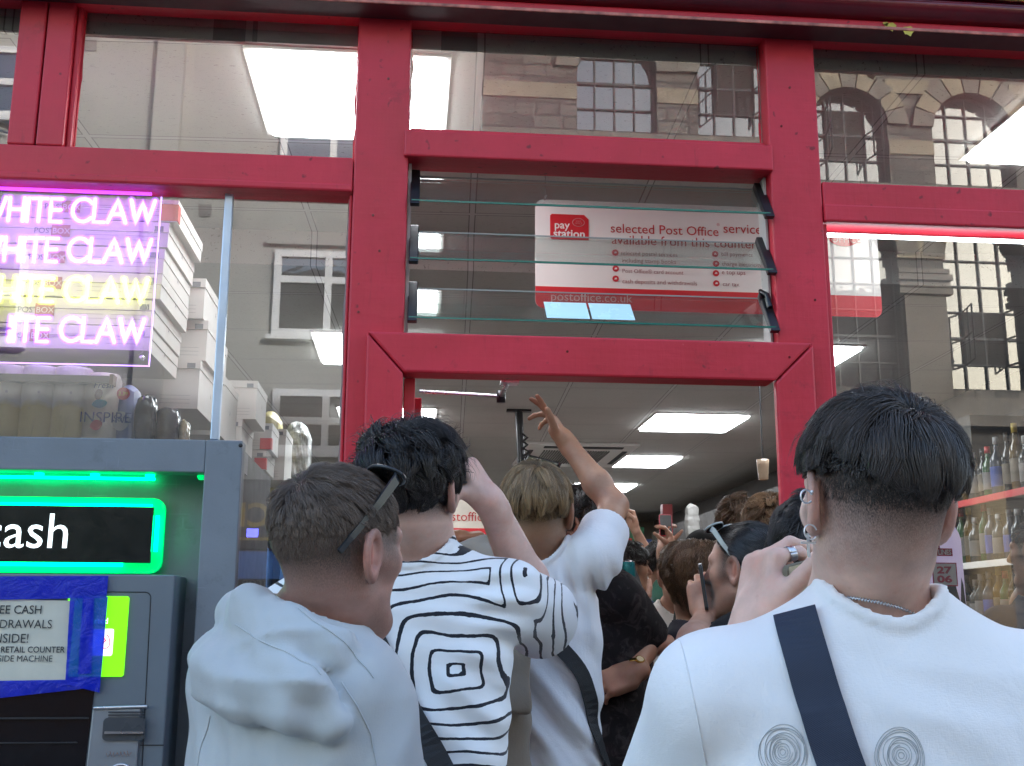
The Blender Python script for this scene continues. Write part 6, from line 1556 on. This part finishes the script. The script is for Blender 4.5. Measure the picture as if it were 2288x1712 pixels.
add_hair(p2.root, H2, HM2, [dict(n=15000, region=lambda d: d[:, 2] > -.62+.95*np.clip(d[:, 1]+.15, 0, 1), whorl=(-.15, -.5, .8), length=lambda d: .045+.045*clip01(d[:, 2]+.1), vol=lambda d: .014+.028*clip01(d[:, 2]+.25), S=8, seed=21, clumps=190, clump=.72, grav=.55, lift=1.0, jitter=.45, wid=.00085, curl=.18, bias=(.25, .1, 0)),
    dict(n=700, region=lambda d: d[:, 2] > .1, whorl=(-.15, -.5, .8), length=lambda d: .06+0*d[:, 0], vol=lambda d: .055+0*d[:, 0], S=7, seed=22, clumps=90, clump=.6, grav=.3, lift=1.3, jitter=.8, wid=.0006, curl=.2)])
fold2 = lambda P, L: folds(P, [((1, 0, -.2), .055, p2.T.w((.19, -.06, -.12)), .12), ((.8, 0, -.6), .06, p2.T.w((.20, -.08, -.25)), .12), ((-.6, 0, -1), .10, p2.T.w((.05, -.1, -.4)), .2), ((1, .2, .1), .05, p2.T.w((.12, -.06, -.03)), .08)], .0075, 31)+.003*wav(P, 32, 22, 4)
cents = [(.095, -.205, 1.15, 1.0, .055), (-.16, -.26, .9, 1.3, 0), (.06, -.50, 1.6, .8, .0), (-.02, .03, 4., .75, -.01), (.215, -.03, .7, 1.5, -.01), (-.16, -.52, 1.2, .9, 0)]
def pat2(L, V):
    n1 = wav(V, 71, 34, 4)*.011; n2 = wav(V, 72, 34, 4)*.011; x = L[:, 0]+n1; z = L[:, 2]+n2; best = None
    for cx, cz, ax, az, bo in cents:
        u = np.abs(x-cx)/ax; v = np.abs(z-cz)/az; d = (u**7+v**7)**(1/7)-bo; best = d if best is None else np.minimum(best, d)
    return best+np.clip(np.abs(L[:, 0])-.24, 0, 1)*.25
def line_shirt():
    k = NT('hand_drawn_line_print'); v = k.coord(); a = k.n('Attribute'); a.attribute_name = 'pat'
    q = k.math('ADD', k.math('MULTIPLY', a.outputs['Fac'], 1/.027), k.math('MULTIPLY', k.noise(v, 40, 3), .16))
    tri = k.math('ABSOLUTE', k.math('SUBTRACT', k.math('FRACT', q), .5)); wd = k.range(k.noise(v, 25, 3), .3, .7, .07, .125)
    ln = k.math('LESS_THAN', tri, wd); c = k.mix(ln, (.78, .79, .80), (.016, .018, .026))
    wv = k.math('ADD', k.noise(k.coord(scale=(1, 1, .25)), 700, 2), k.math('MULTIPLY', k.noise(v, 30, 4), 1.2))
    k.p(Base_Color=c, Roughness=.8); k.b.inputs['Sheen Weight'].default_value = .2; k.b.inputs['Specular IOR Level'].default_value = .2; k.bump(wv, .12, .004); return k.m
M_LINE = line_shirt()
p2.top('patterned_shirt', M_LINE, h=.0055, pat=pat2, infl=.016, loose=.045, sleeve=.92, sr=.083, fold=fold2, neck=.068, drop=-.76)
p2.legs(M_BLKT, M_SHOE)
bag(p2, 'black bag strap running diagonally over the black and white patterned shirt', [(720, 1225), (745, 1270), (795, 1365), (835, 1445), (880, 1530), (925, 1610), (975, 1700), (1040, 1800)], .041, webbing('black_webbing', (.012, .013, .017)), 2.1, pouch=(.22, .12, -.70))
# black glasses and a blue tattoo
t = thing('glasses', 'black framed glasses worn by the man with the messy dark hair', 'glasses', H2.w((0, .10, .01)))
for sd in (1, -1):
    MB().tube([H2.w((sd*.066, .098, .016)), H2.w((sd*.078, .07, .018)), H2.w((sd*.081, .0, .016)), H2.w((sd*.078, -.02, .0))], .0026, n=6).build('temple', M_SUNB, t)
    c = np.array([sd*.034, .104, .010]); MB().tube([H2.w(c+np.array([.027*math.cos(a), -.01*abs(math.cos(a))*0, .022*math.sin(a)])) for a in np.linspace(0, 6.283, 22)], .0024, n=6).build('rim', M_SUNB, t)
MB().tube([H2.w((-.008, .106, .014)), H2.w((.008, .106, .014))], .0022, n=6).build('bridge', M_SUNB, t)
fa = lambda P: p2.arm_sdf(P, 1); m = MB(); g = []
for j in range(9):
    row = []
    for i in range(7):
        v_ = j/8*2-1; wd = .9*math.sqrt(max(0, 1-v_*v_))+.12*math.sin(5*v_); q = p2.hit(1105+10*(i/6*2-1)*wd+5*v_, 1252+24*v_, fa); row.append(q+grad(fa, q)*.0008)
    g.append(row)
m.sheet(g); m.build('tattoo', pbr('faded_blue_ink', (.10, .13, .16), .5), p2.root)

# ---------------------------------------------------------------- blond man in the doorway, arm raised
H3 = Frame(at(1160, 1112, 2.78), 10, 3, 0, 1.0)
p3 = Person('person with blond hair and loose white t-shirt in the doorway, one bare arm raised', at(1166, 1212, 2.80), H3,
            skin_mat('skin_tanned', (.40, .225, .14), (.09, .062, .036)), ty=14, wide=.79, sw=.165, ground=.17)
w3 = at(1226, 958, 3.06)
p3.arm(1, at(1330, 1098, 2.94), w3, dict(z=(-.42, .10, .72), y=(-.75, .3, -.45), curl=[(-4, 4, 4), (8, 10, 8), (38, 30, 20), (55, 40, 25)], thumb=(-.55, .1, .1), spread=.14, sc=.92), shoulder=at(1286, 1214, 2.74), r=(.044, .036, .026))
def stub3(L): return clip01((L[:, 2]+.075)/.06)*clip01((.05-L[:, 1])/.03)*.85
p3.body(hh=.0034, ha=.0040, stub=stub3, redear=.8)
HM3 = hair_mat('dark_blond_hair', (.065, .043, .023), (.33, .215, .105), .42)
add_hair(p3.root, H3, HM3, [dict(n=11000, region=lambda d: d[:, 2] > .0, whorl=(.1, -.35, .93), length=lambda d: .06+.03*clip01(d[:, 2]), vol=lambda d: .019+0*d[:, 0], S=8, seed=31, clumps=150, clump=.72, grav=1.0, lift=.7, jitter=.22, zcut=lambda p: -.028+.05*np.clip(p[:, 1]+.03, 0, 1), wid=.0009),
    dict(n=7000, region=lambda d: (d[:, 2] < .2) & (d[:, 2] > -.78) & (d[:, 1] < .3), whorl=(0, -.4, .9), length=lambda d: .010+.014*clip01(d[:, 2]+.6), vol=lambda d: .007+0*d[:, 0], S=4, seed=32, clumps=300, clump=.3, grav=.9, lift=.3, jitter=.2, wid=.0005)])
fold3 = lambda P, L: folds(P, [((1, 0, -1.1), .075, p3.T.w((.02, -.1, -.42)), .26), ((.2, 0, -1), .05, p3.T.w((.13, -.06, -.10)), .10), ((.35, 0, -1), .06, p3.T.w((.05, -.08, -.08)), .09), ((1, 0, -.8), .06, p3.T.w((.08, -.1, -.6)), .2)], .009, 41)+.002*wav(P, 42, 24, 4)
M_TEE3 = cloth_mat('off_white_cotton', (.72, .70, .70), var=.025, bump=.12)
p3.top('t_shirt', M_TEE3, h=.0055, infl=.012, loose=.035, sleeve=.55, sr=.063, fold=fold3, neck=.066, drop=-.78)
p3.legs(M_BLKT, M_SHOE)
bag(p3, 'black bag strap curving down the white t-shirt of the blond man', [(1070, 1238), (1120, 1300), (1160, 1350), (1195, 1390), (1235, 1430), (1262, 1468)], .036, webbing('black_strap', (.010, .010, .012)), 2.8, pouch=(.14, .16, -.62), more=((.165, -.05, -.44), (.185, .02, -.50), (.16, .12, -.56)))
# tan coat hung over his left shoulder
def coat():
    pts = [(at(1020, 1210, 2.66), .034), (at(1050, 1225, 2.64), .042), (at(1062, 1330, 2.62), .050), (at(1078, 1450, 2.60), .064), (at(1088, 1560, 2.60), .066), (at(1095, 1700, 2.58), .068), (at(1098, 1900, 2.56), .07)]
    def f(P):
        d = None
        for (a, ra), (b, rb) in zip(pts[:-1], pts[1:]): q = rcone(P, a, b, ra, rb); d = q if d is None else smin(d, q, .02)
        d = smin(d, rcone(P, at(985, 1195, 2.62), at(1042, 1190, 2.70), .020, .026), .02); d = smin(d, rcone(P, at(1050, 1200, 2.72), at(1070, 1225, 2.72), .022, .03), .015)
        d = np.minimum(d, rbox((P-at(1105, 1430, 2.545)).astype(np.float32), (0, 0, 0), (.042, .012, .12), .008)-.002)
        return d+.007*wav(P, 81, (24, 24, 9), 4, .8)+.003*wav(P, 82, 50, 4)
    lo = np.min([p for p, r in pts], 0)-.16; hi = np.max([p for p, r in pts], 0)+.16; V, F = surface(f, lo, hi, .007); s = Shell(); s.add(V, F)
    o = s.build('coat', cloth_mat('tan_cotton', (.27, .22, .165), var=.08), None, at(1088, 1900, 2.56)); tag(o, 'tan cotton coat with a pocket flap hung over the blond man left shoulder', 'coat')
coat()
# ---------------------------------------------------------------- the phone held up by the man in the right foreground, his ring
def slab(name, label, cat, c, ux, uy, w_, h_, t_, mat, screen=None, parts=('case', 'screen')):
    ux, uy = nrm(ux), nrm(uy); un = np.cross(ux, uy); o = np.asarray(c)-ux*w_/2-uy*h_/2-un*t_/2
    t = thing(name, label, cat, c); MB().prism(rrect(w_, h_, min(w_, h_)*.14), o, ux, uy, un, t_).build(parts[0], mat, t, bevel=.0012)
    if screen is not None: MB().prism(rrect(w_*.9, h_*.92, .003), o+ux*w_*.05+uy*h_*.04+un*t_, ux, uy, un, .0004).build(parts[1], screen, t)
    return t
slab('phone', 'beige cased phone held beside the face of the man in the right foreground', 'phone', at(1752, 1262, 1.49), (.92, .30, .22), (-.15, -.1, 1), .075, .060, .010, pbr('olive_beige_case', (.16, .145, .10), .5), pbr('pale_screen_edge', (.5, .46, .3), .3), parts=('case', 'screen'))
h4 = p4.arms[-1][2]; z_ = nrm(h4['z']); y_ = nrm(np.asarray(h4['y'])-np.dot(h4['y'], z_)*z_); x_ = np.cross(y_, z_)
a1 = R(62); b0 = w4+(x_*.030+z_*.085)*1.06; fdir = z_*math.cos(a1)+y_*math.sin(a1)+x_*.03; rc = b0+fdir*.022
t = thing('ring', 'wide silver ring on the index finger of the hand holding the beige phone', 'ring', rc)
fa4 = lambda P: p4.arm_sdf(P, -1); u1 = nrm(np.cross(fdir, (0, 0, 1))); u2 = np.cross(fdir, u1); m = MB(); g = []
for k_, ax in enumerate((-.0055, -.003, 0, .003, .0055)):
    row = []
    for a in np.linspace(0, 2*math.pi, 25):
        dv = u1*math.cos(a)+u2*math.sin(a); p = rc+fdir*ax; r_ = .006
        for _ in range(10): r_ += max(-.002, min(.002, -float(fa4((p+dv*r_)[None].astype(np.float32))[0])))
        r_ = min(r_, .0135); row.append(p+dv*(r_+.0012+(.0008 if abs(k_-2) == 1 else 0)))
    g.append(row)
m.sheet(g); m.build('band', M_STEEL, t, solid=.0012)

# ---------------------------------------------------------------- the crowd in the shop
def crowd(label, hc, c7, yaw, ty, skin, hairm, hair, top, topname='t_shirt', arms=(), stub=.9, sc=1., wide=.95, sw=.175, ground=.17, seed=1, beard=0., neck=.066, sleeve=.6, dark=None, gr=None, pitch=0, roll=0):
    H = Frame(hc, yaw, pitch, roll, sc); p = Person(label, c7, H, skin, ty=ty, wide=wide, sw=sw, ground=ground, group=gr)
    for a in arms: p.arm(*a[:3], hand=a[3] if len(a) > 3 else None, r=a[4] if len(a) > 4 else (.050, .042, .029))
    p.body(hh=.0046, ha=.0055, stub=lambda L: np.maximum(clip01((L[:, 2]+.05)/.04)*clip01((.055-L[:, 1])/.03)*stub, beard*clip01((-.035-L[:, 2])/.02)*clip01((L[:, 1]+.01)/.03)*clip01((L[:, 2]+.14)/.02)))
    add_hair(p.root, H, hairm, [dict(seed=seed+i, **h) for i, h in enumerate(hair)])
    p.top(topname, top, h=.009, infl=.014, loose=.05, sleeve=sleeve, sr=.076, fold=lambda P, L: folds(P, [((.8, 0, -1), .08, p.T.w((0, -.1, -.3)), .3), ((.2, 0, -1), .06, p.T.w((.12, 0, -.1)), .12)], .006, seed)+.002*wav(P, seed, 22, 4), neck=neck)
    p.legs(M_BLKT if seed % 2 else M_JEANS, M_SHOE); return p
SK_A = skin_mat('skin_olive', (.36, .20, .13), (.02, .016, .013)); SK_B = skin_mat('skin_warm', (.46, .27, .19), (.03, .022, .016)); SK_C = skin_mat('skin_brown', (.25, .13, .08), (.015, .012, .01))
H_BLK = hair_mat('black_hair', (.006, .0055, .0055), (.028, .024, .022), .3); H_BRN = hair_mat('brown_hair', (.020, .012, .008), (.13, .078, .042), .38); H_GIN = hair_mat('light_brown_hair', (.05, .03, .016), (.24, .15, .075), .42); H_WHT = hair_mat('white_hair', (.5, .48, .45), (.7, .68, .64), .5)
def messy(n=3500, L=.06, vol=.025, zlow=-.5, fr=1.0, wid=.0013, jit=.4, curl=.15, cl=.65): return dict(n=n, region=lambda d: d[:, 2] > zlow+fr*np.clip(d[:, 1]+.1, 0, 1), whorl=(.1, -.5, .8), length=lambda d: L+0*d[:, 0], vol=lambda d: vol+0*d[:, 0], S=7, clumps=90, clump=cl, grav=.6, lift=.9, jitter=jit, wid=wid, curl=curl)
# black lace shirt, watch
e_, w_ = at(1402, 1385, 3.42), at(1374, 1460, 3.26)
pb = crowd('person in a black lace shirt with a gold watch beside the blond man', at(1256, 1150, 3.30), at(1328, 1244, 3.52), -66, -84, SK_A, H_BLK, [messy(4500, .055, .022, -.5, 1.0, .0012, .5)], cloth_mat('black_lace', (.018, .017, .018), var=.3, dark=(.05, .045, .045)), 'lace_shirt',
    arms=[(-1, e_, w_, dict(z=(-.85, -.1, -.30), y=(.1, .8, -.5), curl=[(25, 30, 18), (30, 36, 20), (35, 40, 22), (40, 42, 22)], sc=1.05), (.048, .038, .027))], beard=.3, seed=101, sleeve=.97, wide=1.0)
wr = w_+nrm(e_-w_)*.022; ax = nrm(w_-e_); u1 = nrm(np.cross(ax, (0, 1, 0))); u2 = np.cross(ax, u1)
t = thing('wristwatch', 'gold wristwatch on the tattooed wrist below the black lace sleeve', 'watch', wr)
m = MB(); m.sheet([[wr+ax*a+(u1*math.cos(q)+u2*math.sin(q))*.0335 for q in np.linspace(0, 6.283, 24)] for a in (-.007, -.003, .003, .007)]); m.build('strap', pbr('gold', (.75, .5, .12), .22, metal=1.), t, solid=.002)
fcd = nrm(CAM-wr); fcd = nrm(fcd-ax*np.dot(fcd, ax)); sx_ = np.cross(fcd, ax); m = MB()
m.prism([(.014*math.cos(q), .014*math.sin(q)) for q in np.linspace(0, 6.1, 16)], wr+fcd*.031, sx_, ax, fcd, .007).build('case', MATS['gold'], t); MB().prism([(.011*math.cos(q), .011*math.sin(q)) for q in np.linspace(0, 6.1, 16)], wr+fcd*.0385, sx_, ax, fcd, .0006).build('dial', pbr('cream_dial', (.6, .52, .3), .3), t)
rp_ = w_+nrm((-.85, -.1, -.30))*.115; t = hoop(rp_, .0105, .0016); o = t.build('ring', MATS['gold'], None, rp_); tag(o, 'thin gold ring on the hand hanging below the gold watch', 'ring')
# young man in profile
pc_ = crowd('person in a black and blue patterned shirt with dark curls, in profile facing right', at(1362, 1234, 5.25), at(1346, 1300, 5.3), 84, 60, SK_A, H_BLK, [messy(4200, .045, .020, -.15, .25, .0014, .5, .3)], cloth_mat('black_blue_print', (.015, .016, .025), dark=(.05, .16, .40)), 'patterned_shirt', seed=111, sw=.16)
# white haired and white shirted people behind
e_, w_ = at(1405, 1215, 7.5), at(1374, 1142, 7.35)
crowd('person with white hair far back in the shop, one fist raised', at(1416, 1268, 7.8), at(1412, 1312, 7.85), -20, 0, SK_B, H_WHT, [messy(2200, .05, .02, -.6, .8, .002)], cloth_mat('grey_red_shirt', (.3, .1, .1)), arms=[(1, e_, w_, dict(z=(-.3, -.1, 1), y=(-.8, -.4, 0), curl=[(60, 70, 40)]*4, sc=1.1))], seed=121)
crowd('person in a cream t-shirt half hidden by the curly brown hair', at(1478, 1248, 4.25), at(1462, 1325, 4.3), 20, 10, SK_B, H_BRN, [messy(2200, .05, .02)], cloth_mat('cream_cotton', (.62, .59, .53)), seed=123, sw=.17)
crowd('person with dark hair seen between the profile face and the curly hair', at(1432, 1225, 6.0), at(1434, 1285, 6.05), 30, 0, SK_A, H_BLK, [messy(2000, .05, .02, wid=.002)], M_LINE if False else cloth_mat('grey_shirt', (.2, .2, .2)), seed=125)
# curly haired woman holding a can
e_, w_ = at(1402, 1400, 3.44), at(1373, 1340, 3.42)
pw = crowd('person with long curly brown hair and bare shoulders holding up a teal can', at(1506, 1252, 3.62), at(1526, 1348, 3.62), -28, -40, SK_B, H_BRN, [dict(n=6500, region=lambda d: d[:, 2] > -.75+1.1*np.clip(d[:, 1]+.1, 0, 1), whorl=(0, -.1, 1), length=lambda d: .17+.03*clip01(-d[:, 2]), vol=lambda d: .024+.016*clip01(.4-d[:, 2]), S=14, clumps=130, clump=.6, grav=1.5, lift=.7, jitter=.45, wid=.0012, curl=.7, lump=.85, hang=.45)],
    cloth_mat('dark_strappy_top', (.03, .03, .04)), 'strappy_top', arms=[(-1, e_, w_, dict(z=(-.22, .1, 1), y=(.15, .9, 0), curl=[(62, 50, 30), (66, 52, 30), (70, 52, 30), (72, 50, 30)], thumb=(.0, .4, .3), sc=.92), (.036, .030, .021))], seed=131, sc=.92, wide=.85, sw=.135, neck=.115, sleeve=.02)
c = at(1356, 1262, 3.40); t = thing('drinks_can', 'teal drinks can with a silver top held up among the crowd', 'drinks can', c)
m = MB().lathe([(0, -.06), (.022, -.06), (.0285, -.052), (.0285, .050), (.0265, .057)], c, n=18).build('body', pbr('teal_can', (.02, .22, .24), .3, metal=.3), t); MB().lathe([(.0265, .0572), (.0275, .060), (.024, .060), (.022, .056), (0, .056)], c, n=18).build('lid', M_STEEL, t)
br = w_+nrm(e_-w_)*.03; MB().tube([br+np.array([.026*math.cos(q), .02*math.sin(q), .010*math.cos(q)]) for q in np.linspace(0, 6.283, 18)], .0016, n=5).build('bracelet', MATS['gold'], None, br); tag(bpy.data.objects['bracelet'], 'thin bracelet on the wrist below the teal can', 'bracelet')
# slicked black hair with pale sunglasses
e_, w_ = at(1490, 1420, 2.75), at(1530, 1335, 2.95)
p8 = crowd('person with slicked black hair and pale framed sunglasses on the head, holding a phone', at(1612, 1236, 2.92), at(1640, 1345, 2.98), -52, -40, SK_B, H_BLK, [dict(n=9000, region=lambda d: d[:, 2] > -.42+1.05*np.clip(d[:, 1]+.05, 0, 1), whorl=(0, .95, .3), length=lambda d: .085+0*d[:, 0], vol=lambda d: .010+0*d[:, 0], S=7, clumps=120, clump=.4, grav=.25, lift=.35, jitter=.08, wid=.0010),
    dict(n=1500, region=lambda d: (d[:, 2] < -.1) & (d[:, 2] > -.6) & (d[:, 1] > .25) & (d[:, 1] < .6), whorl=(0, 0, 1), length=lambda d: .02+0*d[:, 0], vol=lambda d: .003+0*d[:, 0], S=4, clumps=60, clump=.2, grav=1, lift=.2, jitter=.2, wid=.0006)],
    cloth_mat('black_vest', (.02, .02, .022)), 'vest', arms=[(-1, e_, w_, dict(z=(-.05, .3, 1), y=(.3, .9, 0), curl=[(40, 45, 25)]*4, sc=1.0))], beard=.25, seed=141, sleeve=.05, sw=.17)
sunglasses(p8.H, 'pale grey framed sunglasses pushed up on slicked black hair', pbr('pale_clear_frame', (.32, .36, .36), .15), M_LENS, (-.86, .5), (.060, .106), w_=.066, back=-.015, z_end=.015)
slab('phone', 'dark phone held up in front of the face with slicked black hair', 'phone', at(1524, 1272, 2.95), (.25, .95, .1), (-.1, .1, 1), .07, .12, .009, M_BLACK, emit('dim_phone_screen', (.03, .08, .12), .12))
# black cap, raised hands, red phone
e_, w_ = at(1484, 1240, 5.5), at(1460, 1196, 5.45); e2, w2_ = at(1448, 1245, 5.5), at(1436, 1196, 5.5)
pk = crowd('person in a black cap with both hands raised holding up a red phone', at(1522, 1212, 5.2), at(1518, 1290, 5.3), -15, -10, SK_B, H_BLK, [messy(900, .02, .006, -.3, .6, .002)], cloth_mat('green_shirt', (.03, .12, .08)), arms=[(1, e_, w_, dict(z=(-.2, 0, 1), y=(-.9, .2, 0), curl=[(30, 35, 20)]*4, sc=1.0, spread=.02)), (-1, e2, w2_, dict(z=(.05, 0, 1), y=(.9, .2, 0), curl=[(30, 40, 20)]*4, sc=1.0, spread=.02))], seed=151)
s_ = Shell(); V, F = surface(lambda P: smax(ell(pk.H.l(P), (0, -.01, .045), (.086, .108, .092)), .030-pk.H.l(P)[:, 2], .01), pk.H.o-.2, pk.H.o+.2, .008); s_.add(V, F); s_.build('cap', cloth_mat('black_cap', (.012, .012, .012)), pk.root)
slab('phone', 'red phone held above the crowd at the back', 'phone', at(1443, 1140, 5.5), (1, .1, 0), (0, .15, 1), .065, .11, .01, pbr('red_case', (.5, .02, .05), .35), M_BLACK)
# heads by the right door post
crowd('person with tousled dark brown hair further back beside the right door post', at(1604, 1152, 4.15), at(1606, 1240, 4.2), 5, 0, SK_B, H_BRN, [messy(4200, .06, .03, wid=.0016, jit=.55, curl=.25)], cloth_mat('dark_green_shirt', (.02, .03, .025)), seed=161)
crowd('person with light brown hair between the dark heads by the door post', at(1668, 1150, 3.85), at(1672, 1245, 3.9), 25, 10, SK_B, H_GIN, [messy(3600, .05, .022, wid=.0015)], cloth_mat('charcoal_shirt', (.03, .03, .033)), seed=163)
crowd('person with long dark hair standing against the red door post behind the bowl haircut', at(1768, 1212, 2.30), at(1776, 1320, 2.34), 10, 5, SK_B, H_BLK, [messy(6500, .075, .03, wid=.001, jit=.45, curl=.25)], cloth_mat('black_shirt', (.015, .015, .016)), seed=165, ground=.13)
# man in navy by the bottle shelves
crowd('person in a navy t-shirt in front of the bottle shelves at the right edge', at(2226, 1190, 3.95), at(2228, 1300, 4.0), -35, -20, SK_C, H_BLK, [messy(3000, .02, .010, -.5, .9, .0014, .4)], cloth_mat('navy_cotton', (.012, .018, .035)), seed=171, wide=1.1, sw=.20)
# hidden person by the counter whose forearm shows
e_, w_ = at(905, 1225, 4.1), at(985, 1168, 4.3)
crowd('person behind the patterned shirt whose dark forearm reaches over the counter', at(880, 1130, 4.2), at(880, 1225, 4.2), 20, 10, SK_C, H_BLK, [messy(1200, .03, .012, wid=.002)], cloth_mat('navy_hoodie', (.02, .025, .05)), arms=[(1, e_, w_, dict(z=(.95, .1, .12), y=(.1, .2, -1), curl=[(30, 40, 20), (55, 45, 20), (62, 45, 25), (60, 45, 25)], sc=1.1))], seed=181, sleeve=.7)
